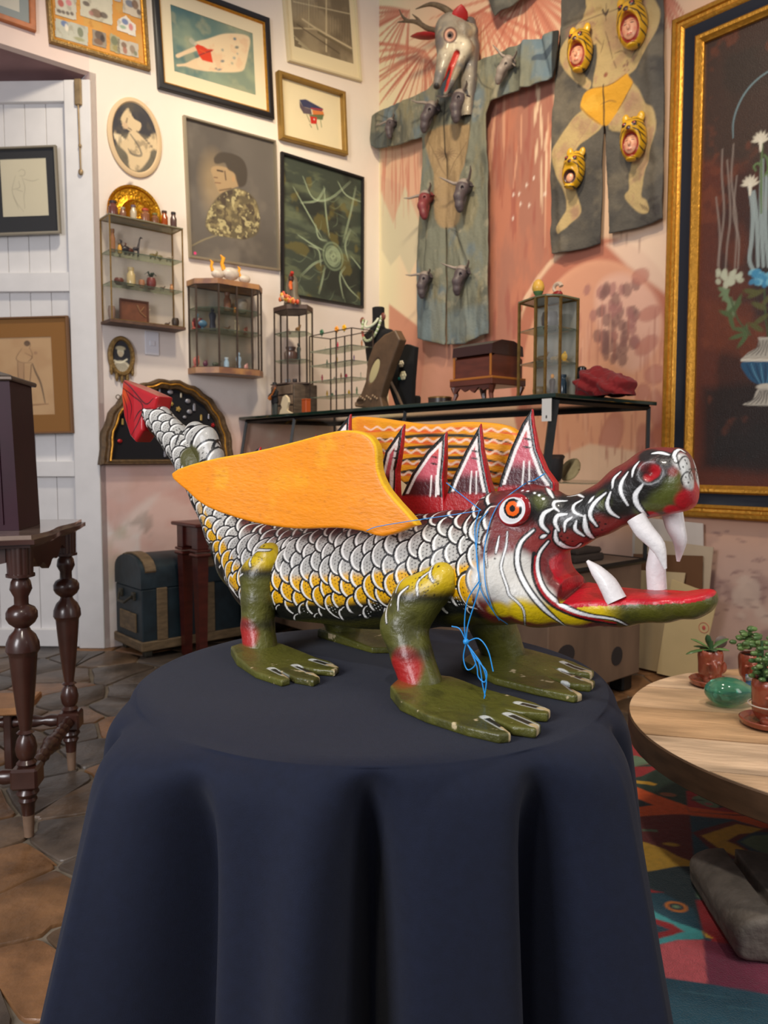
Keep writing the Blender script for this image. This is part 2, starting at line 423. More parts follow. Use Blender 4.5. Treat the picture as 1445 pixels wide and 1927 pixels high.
def relax(V, Q, it=1, a=.5):
    for _ in range(it):
        S = np.zeros_like(V); n = np.zeros(len(V))
        for i, j in ((0, 1), (1, 2), (2, 3), (3, 0)):
            np.add.at(S, Q[:, i], V[Q[:, j]]); np.add.at(n, Q[:, i], 1); np.add.at(S, Q[:, j], V[Q[:, i]]); np.add.at(n, Q[:, j], 1)
        V = V*(1-a)+a*S/n[:, None]
    return V
def vnorm(V, Q):
    N = np.zeros_like(V); fn = np.cross(V[Q[:, 2]]-V[Q[:, 0]], V[Q[:, 3]]-V[Q[:, 1]])
    for k in range(4): np.add.at(N, Q[:, k], fn)
    return N/(np.linalg.norm(N, axis=1)[:, None]+1e-12)
# ================================================================ the room
ZTOP = 5.3
def wall_left():
    # long pink-white plaster wall; the door leaf stands in a niche at its left end
    g = FL_; jx = g.px(188, 900)[0]               # where the plaster ends
    V, F = grid_sheet(jx, 0, 0, ZTOP, .03)
    m = g.px
    p = Paint(V[:, [0, 2]], (226, 216, 210), .01, m); p.shade(.05, 3, 2, 5); Z = V[:, 2]
    p.blend(sstep(2.2, 3.4, Z)*.5, (240, 226, 206))
    low = sstep(1.75, 1.2, Z)
    p.noise((214, 160, 146), 3.2, .50, .60, .75, 4, region=low*sstep(.4, .7, Z)); p.noise((226, 196, 186), 5, .45, .55, .6, 14, region=low)
    p.noise((178, 166, 140), 3.0, .58, .66, .6, 24, region=sstep(1.35, 1.0, Z)); p.noise((120, 112, 100), 9, .62, .7, .5, 31, region=sstep(1.2, .7, Z)*sstep(.1, .3, Z))
    p.poly([(190, 880), (250, 872), (330, 880), (380, 900), (360, 950), (300, 930), (250, 960), (215, 1000), (195, 960)], (206, 156, 146), .6, .04, True)
    p.noise((120, 100, 92), 7, .5, .8, .35, 9, region=sstep(.35, .05, Z))
    for a, b in ((225, 152), (212, 183), (273, 198), (307, 345), (244, 348), (312, 342)): p.ell((a, b), .006, .006, (110, 96, 90))
    o = link('wall_left', mesh_np('wall_left', V, F, colors=p.C), mat('plaster_left', rough=.85, attr=True, bump=.25, bscale=12), None, g.o, (0, 0, g.rot)); tag(o, kind='structure')
    # reveal, soffit and lintel wall of the niche
    jl = g.px(188, 900)[0]; topz = 2.62
    pm = mat('niche_plaster', (214, 190, 186), .85, noise=.08, nscale=5, bump=.2, bscale=20)
    T = lambda x, y: g.px(x, y)[1]
    # underside line: rises to the left in the photo from (145,125) to (0,85)
    zl = T(146, 128)
    mb = MB().box(((jl-3.2)/2-.0+jl/2-.0-0, .03, (zl+ZTOP)/2), (3.2, .06, ZTOP-zl)); 
    o = MB().box((jl-1.6, .03, (zl+ZTOP)/2), (3.2, .06, ZTOP-zl)).build('wall_left_over_door', mat('lintel_plaster', (230, 208, 198), .85, noise=.05, nscale=4, bump=.2, bscale=12), None, loc=g.o, rot=(0, 0, g.rot)); tag(o, kind='structure')
    o.name = 'wall_left_upper'
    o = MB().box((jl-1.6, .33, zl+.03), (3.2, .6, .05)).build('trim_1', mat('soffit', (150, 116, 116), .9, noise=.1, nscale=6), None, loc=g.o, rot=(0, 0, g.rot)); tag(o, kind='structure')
    o = MB().box((jl+.02, .30, zl/2), (.04, .6, zl)).build('trim_2', pm, None, loc=g.o, rot=(0, 0, g.rot)); tag(o, kind='structure')
    return jl, zl
JL, ZL = wall_left()

def door():
    # tall white panelled leaf opened back against the niche; it faces the camera almost squarely
    w0 = FL_.w(JL-.004, -.012, 0); fr = Frame(w0, (.996, -.03)); W = 1.75
    ztop = fr.px(100, 150)[1]
    t = fthing('door_1', 'tall white panelled wooden door leaf', 'door', fr, 0, 0, 0); t['kind'] = 'structure'; del t['label']; del t['category']
    wm = mat('door_white', (222, 220, 220), .55, noise=.04, nscale=8, bump=.08); rows = [fr.px(100, y)[1] for y in (190, 512, 548, 868, 897, 1185)]
    xs = fr.px(123, 300)[0]; xe = xs
    MB().box((xs/2, .03, ztop/2), (-xs, .06, ztop), .004).build('stile', wm, t); MB().box((-W+.1, .03, ztop/2), (.2, .06, ztop), .004).build('stile', wm, t)
    lv = [ztop]+rows+[.02]
    for a, b in ((ztop, rows[0]), (rows[1], rows[2]), (rows[3], rows[4]), (rows[5], .01)):
        MB().box(((xs-W+.2)/2, .032, (a+b)/2), (W-.2+xs, .052, a-b), .003).build('rail', wm, t)
    n = 0
    for a, b in ((rows[0], rows[1]), (rows[2], rows[3]), (rows[4], rows[5])):
        pw = .135
        for k in range(11):
            x1 = xs-k*pw; x0 = max(x1-pw, -W+.19)
            if x0 >= x1: break
            MB().box(((x0+x1)/2, .050, (a+b)/2), (x1-x0-.003, .018, a-b+.01), .002).build('plank', wm, t); n += 1
    for a, b in ((rows[0], rows[1]), (rows[2], rows[3]), (rows[4], rows[5])):
        MB().box((xs+.001, .035, (a+b)/2), (.012, .03, a-b), .003).build('bead', wm, t)
    bx, bz = fr.px(148, 175); mm = M('old_brass', (150, 128, 96), .5, .6, noise=.2, nscale=30)
    MB().box((bx, -.01, bz), (.045, .02, .16), .006).build('latch', mm, t)
    MB().tube([(bx, -.012, bz-.08), (bx+.004, -.012, fr.px(150, 320)[1])], .005, 8).build('bolt_rod', mm, t)
    zb = fr.px(150, 325)[1]; MB().ball((bx+.004, -.012, zb), (.016, .01, .02)).ball((bx+.004, -.012, fr.px(150, 276)[1]), (.01, .01, .014)).build('bolt_knob', mm, t)
    return fr
DF = door()

def wall_right():
    g = FR_; x1 = 4.9; V, F = grid_sheet(0, x1, 0, ZTOP, .0125)
    V = V.copy(); m = g.px
    p = Paint(V[:, [0, 2]], (228, 186, 150), .008, m); p.shade(.06, 4, 3, 5); X, Z = V[:, 0], V[:, 2]
    cream, salmon, terra, mauve = (236, 216, 186), (204, 144, 120), (168, 100, 80), (130, 88, 84)
    p.blend(sstep(.75, .2, X)*.9, (240, 214, 172)); p.blend(sstep(.35, .1, X)*.8, (232, 222, 176))
    rnd = random.Random(5)
    p.blend(sstep(1.5, 1.3, Z)*sstep(.3, 1.0, X)*.5, (214, 150, 124))
    # pale green-grey wash near the corner
    p.poly([(716, 330), (760, 350), (795, 400), (792, 470), (770, 520), (752, 480), (735, 500), (718, 470)], (206, 196, 162), .8, .02)
    p.poly([(732, 572), (792, 618), (800, 660), (790, 760), (730, 770)], (204, 126, 96), .9, .012)
    p.poly([(745, 640), (1000, 640), (1000, 780), (745, 790)], (200, 130, 108), .85, .03)
    # big terracotta field behind and right of the stag tunic
    p.poly([(905, 170), (960, 165), (1040, 130), (1046, 330), (1042, 480), (1010, 520), (985, 560), (975, 640), (912, 650), (905, 400)], terra, .92, .012)
    p.noise((206, 120, 84), 5, .45, .7, .6, 7, (2.5, .6), region=1.*(poly_sd(p.P, p.mp([(905, 170), (1040, 130), (1044, 480), (985, 560), (975, 640), (912, 650)])) < 0))
    p.noise((160, 78, 66), 6, .55, .7, .6, 17, (3, .5), region=1.*(poly_sd(p.P, p.mp([(905, 170), (1040, 130), (1044, 480), (985, 560), (975, 640), (912, 650)])) < 0))
    p.poly([(716, 262), (800, 255), (800, 330), (790, 420), (762, 350), (740, 420), (716, 360)], (214, 140, 112), .55, .02)
    # palm fronds: fans of brush strokes
    for (cx, cy, n, L, a0, a1) in ((800, 95, 26, 150, 60, 200), (905, 20, 26, 150, 20, 170), (990, -20, 26, 190, 20, 170), (770, 20, 14, 110, 90, 200), (870, 120, 14, 120, 10, 120), (1230, -40, 16, 120, 40, 150)):
        for k in range(n):
            a = math.radians(a0+(a1-a0)*k/n+rnd.uniform(-4, 4)); l = L*rnd.uniform(.6, 1.1); dx, dy = math.cos(a), math.sin(a)
            pts = [(cx+dx*l*t, cy+dy*l*t+18*t*t) for t in (0, .33, .66, 1)]
            p.stroke(pts, rnd.uniform(.014, .030), (206, 122, 92) if k % 3 else (184, 92, 66), .9, .85)
    for k in range(22):
        x = rnd.uniform(720, 792); y0 = rnd.uniform(262, 300); p.stroke([(x, y0), (x+rnd.uniform(-4, 6), y0+rnd.uniform(60, 150))], rnd.uniform(.006, .016), (204, 122, 96), .9, .8)
    for k in range(16):
        x = rnd.uniform(925, 1035); y0 = rnd.uniform(160, 300); p.stroke([(x, y0), (x+rnd.uniform(-14, 10), y0+rnd.uniform(60, 220))], rnd.uniform(.01, .03), (232, 170, 132) if k % 2 else (168, 84, 62), .9, .65)
    for k in range(9):
        x = rnd.uniform(1000, 1040); y0 = rnd.uniform(140, 320); p.stroke([(x, y0), (x+rnd.uniform(-6, 6), y0+rnd.uniform(40, 120))], .02, (240, 208, 170), .9, .8)
    # arch with ring, grapes, leaves
    p.ell((1108, 700), .62, .80, (222, 152, 116), 0, .9, .03)
    p.ell((1108, 700), .64, .82, (186, 104, 78), 0, .9, .02, ring=.10)
    p.ell((1112, 590), .33, .30, (206, 140, 110), 0, .5, .05)
    p.poly([(1140, 460), (1260, 420), (1262, 560), (1180, 500)], (238, 206, 180), .8, .03)
    p.poly([(1130, 530), (1180, 515), (1235, 560), (1240, 640), (1190, 700), (1140, 660), (1120, 580)], (226, 176, 156), .75, .05, True)
    for k in range(46):
        a = rnd.uniform(0, 1); x = 1165+rnd.gauss(0, 24)*(1.2-a*.7)+a*-6; y = 530+a*150
        p.ell((x, y), rnd.uniform(.024, .036), rnd.uniform(.034, .048), mauve if k % 3 else (164, 104, 100), rnd.uniform(-.4, .4), .72, .008)
    for x, y, rx, ry, a in ((1222, 590, .075, .045, .2), (1216, 650, .085, .05, .5), (1232, 705, .07, .06, .1), (1205, 520, .06, .05, 0), (1085, 600, .03, .09, .2), (1075, 620, .05, .12, .1), (1235, 770, .05, .12, .1), (1215, 840, .06, .14, .2), (1150, 820, .08, .16, -.3), (1210, 740, .05, .06, 0)):
        p.ell((x, y), rx, ry, (176, 100, 86), a, .6, .012); p.ell((x, y), rx*.75, ry*.7, (200, 132, 112), a, .6, .012)
    for k in range(70):
        x = rnd.uniform(985, 1250); y0 = rnd.uniform(560, 850); p.stroke([(x, y0), (x+rnd.uniform(-3, 3), y0+rnd.uniform(30, 120))], rnd.uniform(.008, .022), rnd.choice(((224, 168, 140), (170, 98, 82), (190, 116, 96))), .7, .5)
    p.poly([(1050, 860), (1110, 835), (1200, 850), (1250, 870), (1260, 960), (1050, 960)], (226, 190, 160), .85, .02)
    for k in range(14): x = rnd.uniform(1060, 1245); p.stroke([(x, 840), (x, rnd.uniform(855, 890))], .008, (176, 112, 92), .8, .8)
    lo = sstep(.95, .6, Z); p.blend(lo*.75, (206, 172, 158)); p.noise((150, 112, 108), 5, .5, .62, .6, 8, region=lo); p.noise((226, 200, 180), 6, .55, .65, .6, 18, region=lo)
    for k in range(26): p.stroke([(1275+rnd.uniform(-20, 170), 1000+rnd.uniform(0, 170)), (1275+rnd.uniform(0, 170), 1000+rnd.uniform(0, 170))] if False else [(lambda a, b: [(a, b), (a+rnd.uniform(8, 22), b+rnd.uniform(-8, 8))])(rnd.uniform(1330, 1440), rnd.uniform(1000, 1180))][0], .012, (140, 100, 98), .5, .55)
    for a, b in ((1170, 428), (1180, 438), (1204, 450)): p.stroke([(a, b), (a, b+26)], .005, (120, 60, 44), .5)
    for k in range(8): a, b = rnd.uniform(960, 1030), rnd.uniform(330, 450); p.ell((a, b), .008, .012, (250, 236, 220), 0, .8)
    gm = p.C.mean(1, keepdims=True); p.C = p.C*.86+gm*.14
    o = link('wall_right', mesh_np('wall_right', V, F, colors=p.C), mat('mural', rough=.8, attr=True, bump=.2, bscale=14), None, g.o, (0, 0, g.rot)); tag(o, kind='structure')
wall_right()

def floor():
    gm = mat('grout_floor', (120, 108, 92), .85, noise=.2, nscale=14, bump=.3)
    o = MB().box((0, 3.2, -.06), (9, 9, .10)).build('floor', gm); tag(o, kind='structure')
    rnd = random.Random(11); pts = []
    for _ in range(60000):
        x, y = rnd.uniform(-2.9, 2.6), rnd.uniform(1.0, 6.6); r = (.105, .15, .21)[len(pts) % 3]*(1 if y < 3.4 else 1.35)
        if all((x-a)**2+(y-b)**2 > (r+.05*rnd.random())**2 for a, b in pts): pts.append((x, y))
    mats = [mat('flagstone', c, .42, noise=.45, nscale=7, bump=.6, bscale=22, coat=.08) for c in ((96, 76, 58), (120, 86, 56), (86, 74, 64), (130, 92, 60), (78, 68, 60))]
    def clip(poly, px, py, nx, ny):
        out = []
        for i in range(len(poly)):
            a, b = poly[i], poly[(i+1) % len(poly)]; da = (a[0]-px)*nx+(a[1]-py)*ny; db = (b[0]-px)*nx+(b[1]-py)*ny
            if da <= 0: out.append(a)
            if (da <= 0) != (db <= 0): t = da/(da-db); out.append((a[0]+(b[0]-a[0])*t, a[1]+(b[1]-a[1])*t))
        return out
    base = o; cnt = 0
    for i, (x, y) in enumerate(pts):
        # only the stones the photograph shows: left of the table and the strip behind it
        u = x/y
        if not (u < -.20 or y > 3.0 or (u > .25 and y > 2.3)): continue
        if u < -.62 or u > .62: continue
        poly = [(x-.6, y-.6), (x+.6, y-.6), (x+.6, y+.6), (x-.6, y+.6)]
        for j, (a, b) in enumerate(pts):
            if j == i or abs(a-x) > 1 or abs(b-y) > 1: continue
            d = math.hypot(a-x, b-y); nx, ny = (a-x)/d, (b-y)/d; poly = clip(poly, (x+a)/2-nx*.007, (y+b)/2-ny*.007, nx, ny)
            if len(poly) < 3: break
        if len(poly) < 3: continue
        q = []
        for k in range(len(poly)):
            a, b = poly[k], poly[(k+1) % len(poly)]; q += [(a[0]*.94+b[0]*.06, a[1]*.94+b[1]*.06), (a[0]*.5+b[0]*.5+rnd.uniform(-.012, .012), a[1]*.5+b[1]*.5+rnd.uniform(-.012, .012)), (a[0]*.06+b[0]*.94, a[1]*.06+b[1]*.94)]
        h = rnd.uniform(-.0015, .0); n = len(q); tx, ty = rnd.uniform(-.004, .004), rnd.uniform(-.004, .004)
        ins = [((a-x)*.975+x, (b-y)*.975+y) for a, b in q]
        Vv = [(a, b, -.02) for a, b in q]+[(a, b, h-.005) for a, b in q]+[(a, b, h+(a-x)*tx+(b-y)*ty) for a, b in ins]
        F = [(k, (k+1) % n, (k+1) % n+n, k+n) for k in range(n)]+[(k+n, (k+1) % n+n, (k+1) % n+2*n, k+2*n) for k in range(n)]+[tuple(range(2*n, 3*n))]
        if sum(q[k][0]*q[(k+1) % n][1]-q[(k+1) % n][0]*q[k][1] for k in range(n)) < 0: F = [f[::-1] for f in F]
        me = mesh_np('stone', Vv, F); me.set_sharp_from_angle(angle=math.radians(50)); link('stone', me, rnd.choice(mats), base); cnt += 1
    print('stones', cnt)
floor()
# ================================================================ covered table and the carved creature
TH = 0.78                                   # table top height
TC = at_z(703, 1272, TH); TR = 0.485
FD = Frame((0.004, 1.738, TH), (.8, -.6))   # creature: x forward, y to its far side
def SG(x, y, off=0.): a, b = FD.px(x, y, off); return np.array([a, off, b])
def pxm(p):                                  # metres per photo pixel at a local point
    w = FD.w(*p); return (w-CAM)@np.array([0, cp, -sp])/FPX
def SC_(pts):                                # (x, y, r[, off]) in photo pixels -> points, radii
    P, R = [], []
    for q in pts:
        p = SG(q[0], q[1], q[3] if len(q) > 3 else 0.); P.append(p); R.append(q[2]*pxm(p))
    return P, R
def tablecloth():
    t = thing('round_table', 'round pedestal table hidden under the dark navy cloth', 'table', (TC[0], TC[1], 0))
    mb = MB().lathe([(TR-.045, TH-.036), (TR-.04, TH-.03), (TR-.04, TH-.008), (TR-.05, TH-.004)], n=48); mb.build('tabletop', M('table_wood', (110, 80, 50), .5, noise=.2), t)
    MB().lathe([(.04, .03), (.04, TH-.03)]).build('pole', M('table_wood'), t); MB().lathe([(.24, 0), (.24, .02), (.05, .035)]).build('base', M('table_wood'), t)
    na, nr, ns = 540, 14, 90; V = []
    def dang(a, b): return (a-b+math.pi) % (2*math.pi)-math.pi
    rings = [i/nr for i in range(1, nr+1)]
    corners = [(math.radians(225), .132, .31), (math.radians(315), .100, .245), (math.radians(48), .10, .26), (math.radians(133), .10, .26)]
    mids = []
    for px_, amp, wd in ((610, .045, .09), (700, -.12, .075), (460, .012, .12), (860, .014, .16), (930, .008, .1)):
        q = at_z(px_, 1480, TH-.06)-TC; mids.append((math.atan2(q[1], q[0]), amp, wd))
    for a_ in (90, 10, 178): mids.append((math.radians(a_), .04, .14))
    for j in range(nr):
        for k in range(na):
            th = 2*math.pi*k/na; r = TR*rings[j]; V.append((r*math.cos(th), r*math.sin(th), TH+.0012*math.sin(5*th+9*rings[j])*rings[j]-.002*max(0, rings[j]-.93)/.07))
    drop = TH-.012
    for j in range(1, ns+1):
        f = (j/ns)**1.5; h = drop*f
        for k in range(na):
            th = 2*math.pi*k/na; base = TR+.014*(1-math.exp(-h/.008))+.055*(1-math.exp(-h/.25))+.02*h; r = base; soft = 1-math.exp(-h/.12)
            for a_, c0, fl in corners:
                Rc = TR+c0*(1-math.exp(-h/.018))+fl*max(0, h-.03); al = math.acos(min(1, TR/Rc))+.02; t_ = abs(dang(th, a_))/max(al, .05)
                if t_ < 1: 
                    inner = (dang(th, a_) > 0) == (a_ < math.radians(270) and a_ > math.radians(180)) or (a_ == corners[1][0] and dang(th, a_) < 0); pk = (Rc-base)*((1-t_)*(1-soft)+soft*(1-t_)**(5.5 if inner else 2.4)); pk *= 1-.35*math.exp(-(t_/.08)**2)*.3
                    r = max(r, base+pk) if pk > 0 else r
                r -= .12*soft*math.exp(-((abs(dang(th, a_))-.24)/.085)**2)
            for a_, amp, wd in mids: r += amp*soft*math.exp(-(dang(th, a_)/wd)**2)*(1+h)
            r = max(r, TR+.004-h*.9)
            V.append((r*math.cos(th), r*math.sin(th), TH-.002-h))
    V.append((0, 0, TH)); F = []
    for j in range(nr+ns-1):
        for k in range(na): k2 = (k+1) % na; F.append((j*na+k, (j+1)*na+k, (j+1)*na+k2, j*na+k2))
    for k in range(na): F.append((len(V)-1, k, (k+1) % na))
    me = mesh_np('tablecloth', V, F)
    m = mat('navy_cloth', (15, 22, 42), .8, noise=.10, nscale=60, bump=.25, bscale=900, spec=.25, sheen=.06)
    o = link('tablecloth', me, m, None, (TC[0], TC[1], .0015)); tag(o, 'navy blue cloth draped over the round table under the winged creature', 'tablecloth')
tablecloth()

def creature():
    root = thing('carved_dragon', 'painted wooden winged crocodile monster with scales, open fanged mouth and orange wings', 'sculpture', FD.o+np.array([0, 0, .0015]), FD.rot)
    H = .0020
    ex = np.array([SG(*q) for q in ((230, 800), (270, 760), (1350, 1130), (1330, 850), (990, 900), (960, 1200))])
    S = SDF((ex[:, 0].min()-.03, -.15, ex[:, 2].min()-.02), (ex[:, 0].max()+.03, .15, ex[:, 2].max()+.03), H)
    P, R = SC_([(468, 1052, 66), (515, 1075, 90), (590, 1086, 98), (690, 1084, 102), (780, 1076, 106), (860, 1070, 107), (930, 1066, 105), (975, 1055, 98)])
    S.chain(P, R, .92, .03); trunk = list(zip(P, R))
    P2, R2 = SC_([(500, 1060, 80), (437, 995, 56), (400, 932, 44), (365, 875, 37), (335, 832, 31), (300, 792, 27), (288, 778, 24)]); S.chain(P2, R2, .85, .02)
    P3, R3 = SC_([(402, 905, 32), (396, 862, 29), (384, 832, 31), (368, 818, 24)]); S.chain(P3, R3, .8, .002)
    P, R = SC_([(955, 1005, 84), (1010, 985, 72), (1075, 985, 47), (1130, 962, 44), (1185, 930, 53), (1235, 908, 62), (1272, 906, 62)]); S.chain(P, R, .82, .02)
    P, R = SC_([(955, 1090, 84), (1020, 1115, 64), (1095, 1135, 44), (1170, 1140, 38), (1250, 1134, 36), (1305, 1130, 33), (1322, 1128, 26)])
    for i in range(len(P)): P[i] = P[i]
    S.chain(P, R, 1.5, .02)
    e = SG(1000, 958, -.0); 
    for sgn in (-1, 1): S.ell((e[0], sgn*.052, e[2]), (.036, .022, .034), .012)
    cutp = [SG(*q)[[0, 2]] for q in ((1066, 1060), (1078, 1048), (1105, 1040), (1160, 1022), (1215, 992), (1270, 972), (1340, 950), (1440, 940), (1440, 1108), (1345, 1110), (1280, 1119), (1200, 1115), (1130, 1108), (1088, 1096), (1070, 1080))]
    S.prism(cutp, (0, 2), -.2, .2, k=.008, cut=True)
    n1 = SG(1082, 1136, -.065); n2 = SG(1340, 1120, -.03); n3 = SG(1176, 1092, .065); nn = np.cross(n2-n1, n3-n1); nn = nn if nn[2] > 0 else -nn
    S.half((n1, nn), (SG(1080, 1100)[0], -.2, n3[2]-.06), (.75, .2, SG(1130, 1060)[2]))
    # front of the nose cut flatter
    nz = [SG(*q)[[0, 2]] for q in ((1295, 830), (1460, 830), (1460, 990), (1322, 990))]; S.prism(nz, (0, 2), -.2, .2, k=.02, cut=True)
    V, Q = biggest(*S.mesh()); V = relax(V, Q, 2, .5)
    bv = BVHTree.FromPolygons([Vector(v) for v in V], Q.tolist())
    cl = FD.loc(CAM)
    def cast(x, y):
        d = ray(x, y); dl = Vector((d@FD.x, d@FD.y, d@FD.z)); h = bv.ray_cast(Vector(cl), dl.normalized()); return (np.array(h[0]), np.array(h[1])) if h[0] is not None else (None, None)
    # nostrils
    h, n = cast(1222, 890)
    nos = h
    W = np.c_[V[:, 0], -np.abs(V[:, 1]), V[:, 2]]           # both sides painted alike
    if h is not None:
        d = np.linalg.norm(W-h, axis=1); N = vnorm(V, Q); V = V-N*(.012*np.exp(-(d/.012)**2)-.0015*np.exp(-((d-.022)/.008)**2))[:, None]
        W = np.c_[V[:, 0], -np.abs(V[:, 1]), V[:, 2]]
    # ---- paint
    p = Paint(W, (176, 174, 168), .0016)
    X, Y, Z = W.T
    spine = np.array([q for q in [x for x in P2[::-1]]+[t[0] for t in trunk[2:]]]); rad = np.array(R2[::-1]+[t[1] for t in trunk[2:]])
    L = np.r_[0, np.cumsum(np.linalg.norm(np.diff(spine, axis=0), axis=1))]
    d, t = seg_dist(W*np.array([1, 0, 1])+0, spine*np.array([1, 0, 1])); ti = t*(len(spine)-1); u = np.interp(ti, np.arange(len(L)), L)
    rr = np.interp(ti, np.arange(len(L)), rad); cx = np.stack([np.interp(ti, np.arange(len(L)), spine[:, k]) for k in range(3)], 1)
    tg = np.stack([np.interp(ti, np.arange(len(L))[:-1]+.5, np.diff(spine, axis=0)[:, k]) for k in range(3)], 1); tg /= np.linalg.norm(tg, axis=1)[:, None]
    upv = np.stack([-tg[:, 2], 0*rr, tg[:, 0]], 1); ht = ((W-cx)*upv).sum(1)
    ang = np.arctan2(-(W-cx)[:, 1], ht)                # 0 on top .. pi below
    v = ang*np.clip(rr, .05, .2)
    rel = ang/math.pi
    # ground colours by height round the body
    tl = sstep(SG(400, 900)[0], SG(470, 950)[0], X); p.blend(sstep(.26, .18, rel)*tl, (70, 30, 28)); p.noise((120, 60, 50), 30, .5, .7, .6, 3, region=sstep(.3, .2, rel)*tl)
    p.shade(.06, 60, 5)
    p.blend(sstep(.44, .49, rel+.05*(vnoise(W, 40, 4)-.5))*sstep(SG(385, 960)[0], SG(430, 1000)[0], X), (222, 165, 8)); p.blend(sstep(.615, .66, rel), (18, 20, 16)); p.blend(sstep(.74, .80, rel), (62, 60, 14))
    p.noise((40, 42, 12), 25, .5, .8, .6, 8, region=sstep(.72, .8, rel))
    # overlapping scales, headward ones on top
    R0 = .037; du = .030; dv = .048; best_u = np.full(len(W), -9.); e_ = np.full(len(W), -9.); cu = np.zeros(len(W)); cv = np.zeros(len(W)); kid = np.zeros(len(W))
    gi = np.round(u/du).astype(int)
    for a in range(-1, 3):
        col_i = gi+a; ucol = col_i*du; sh = (col_i % 2)*.5
        gj = np.round(v/dv-sh)
        for b in (-1, 0, 1):
            j = gj+b; jit = (_h(col_i.astype(np.int64), j.astype(np.int64), 0*gi, 5)-.5); c_u = ucol+jit*.009; c_v = (j+sh+.22*(_h(j.astype(np.int64), col_i.astype(np.int64), 0*gi, 9)-.5))*dv
            Rl = R0*(1+.2*jit); dd = np.hypot(u-c_u, (v-c_v)*1.02); ee = Rl-dd; ok = (ee > 0) & (c_u > best_u)
            best_u[ok] = c_u[ok]; e_[ok] = ee[ok]; cu[ok] = c_u[ok]; cv[ok] = c_v[ok]; kid[ok] = jit[ok]
    has = best_u > -5
    th = np.arctan2(v-cv, -(u-cu))                  # 0 towards the tail
    m_sc = has*sstep(.735, .715, rel-.03*np.sin(u*90)) * (X < SG(985, 1000)[0])
    low = sstep(.60, .66, rel)
    p.blend(m_sc*np.clip((.0056-e_)/.0012+.5, 0, 1), (14, 14, 16))
    wa = np.clip(1.25-np.abs(th-.25)*1.0, 0, 1); ww = .0060*(.3+.7*wa)
    k = np.clip((e_-.0052)/.001+.5, 0, 1)*np.clip((.0052+ww-e_)/.001+.5, 0, 1)*(np.abs(th) < 1.75)
    p.blend(m_sc*k*sstep(.03, .08, rel), (238, 236, 230))
    ins = m_sc*np.clip((e_-.0125)/.001, 0, 1)
    g = .0085; fu = (u-cu)/g; fv = (v-cv)/g+.5*(np.round(fu) % 2); dd = np.hypot(fu-np.round(fu), fv-np.round(fv))*g
    dots = ins*np.clip((.0015-dd)/.0008+.5, 0, 1)*(np.hypot(u-cu+.012, v-cv) < .017)
    p.blend(dots*(1-low)*(rel > .1), (16, 14, 14)); p.blend(dots*low*(kid > .1), (230, 230, 225))
    # ---- head: traced strokes, carried onto the surface
    def Zc(a, b): return 900+a/3.074, 760+b/3.074
    def on(pts, dens=3):
        A = catmull([Zc(*q) for q in pts], dens) if len(pts) > 2 else np.array([Zc(*q) for q in pts]); o = []
        for q in A:
            h, n = cast(*q)
            if h is not None: h = h.copy(); h[1] = -abs(h[1]); o.append(h)
        return o
    def S3(pts, w, col, taper=.6, a=1.):
        A = on(pts)
        if len(A) > 1: p.stroke(A, w/3.074*.00093, col, taper, a, cat=False, local=True)
    def blob(a, b, r, col, al=1., soft=.5, flat=(1, 1, 1)):
        h, n = cast(*Zc(a, b))
        if h is None: return
        h = h.copy(); h[1] = -abs(h[1]); r = r/3.074*.00093; d = np.linalg.norm((W-h)*np.array(flat), axis=1); p.blend(al*sstep(r*(1+soft), r*(1-soft), d), col)
    hx0 = SG(968, 1000)[0]; face = X > SG(955, 1000)[0]
    hm = sstep(SG(945, 1000)[0], SG(965, 1000)[0], X)
    p.blend(hm, (112, 34, 34)); p.noise((60, 22, 26), 35, .45, .7, .6, 12, region=hm)
    for a, b, r in ((60, 1020, 130), (130, 960, 100), (230, 960, 110), (280, 1060, 110), (180, 1080, 110), (380, 1120, 70)): blob(a, b, r, (205, 203, 196), 1, .35)
    for a, b, r in ((120, 1200, 70), (250, 1210, 90), (360, 1230, 90), (480, 1230, 90), (560, 1230, 90), (640, 1200, 80), (700, 1210, 70), (780, 1220, 60)): blob(a, b, r, (214, 184, 10), 1, .35)
    jaw = sstep(Zc(760, 0)[0], Zc(900, 0)[0], 0)  # placeholder keeps zones readable
    jx0, jx1 = SG(*Zc(760, 1200))[0], SG(*Zc(930, 1200))[0]; jz = SG(1200, 1075)[2]
    p.blend(sstep(jx0, jx1, X)*(Z < jz), (84, 84, 22)); p.noise((40, 44, 14), 40, .5, .75, .6, 2, region=sstep(jx0, jx1, X)*(Z < jz))
    zj = SG(1000, 1172)[2]; p.blend(sstep(zj+.01, zj-.012, Z)*hm, (60, 60, 20))
    for a, b, r in ((330, 560, 90), (450, 560, 110), (560, 600, 120), (660, 610, 120), (760, 560, 120), (850, 560, 120), (950, 560, 110), (1010, 590, 110), (960, 480, 90), (800, 500, 70), (890, 420, 60), (1080, 330, 60), (980, 300, 60), (1020, 480, 70), (1080, 440, 60), (640, 660, 80), (380, 640, 90), (520, 720, 80), (1060, 540, 90)): blob(a, b, r, (22, 22, 20), .95, .3)
    for a, b, r in ((350, 570, 50), (720, 560, 50), (1110, 540, 60), (1030, 600, 60), (1120, 480, 50), (960, 620, 50), (1060, 560, 60), (1150, 430, 40)): blob(a, b, r, (84, 92, 30), .7, .6)
    for a, b, r in ((430, 510, 50), (700, 700, 60), (790, 700, 50), (560, 790, 60), (490, 780, 60), (340, 780, 80), (620, 830, 60), (1125, 400, 26)): blob(a, b, r, (128, 42, 38), .8, .5)
    for a, b, r in ((1200, 560, 60), (1120, 620, 45), (1260, 520, 60), (1290, 440, 60), (1000, 650, 45), (900, 715, 40), (1240, 590, 60), (800, 770, 40), (1290, 380, 40)): blob(a, b, r, (176, 16, 32), .95, .3)
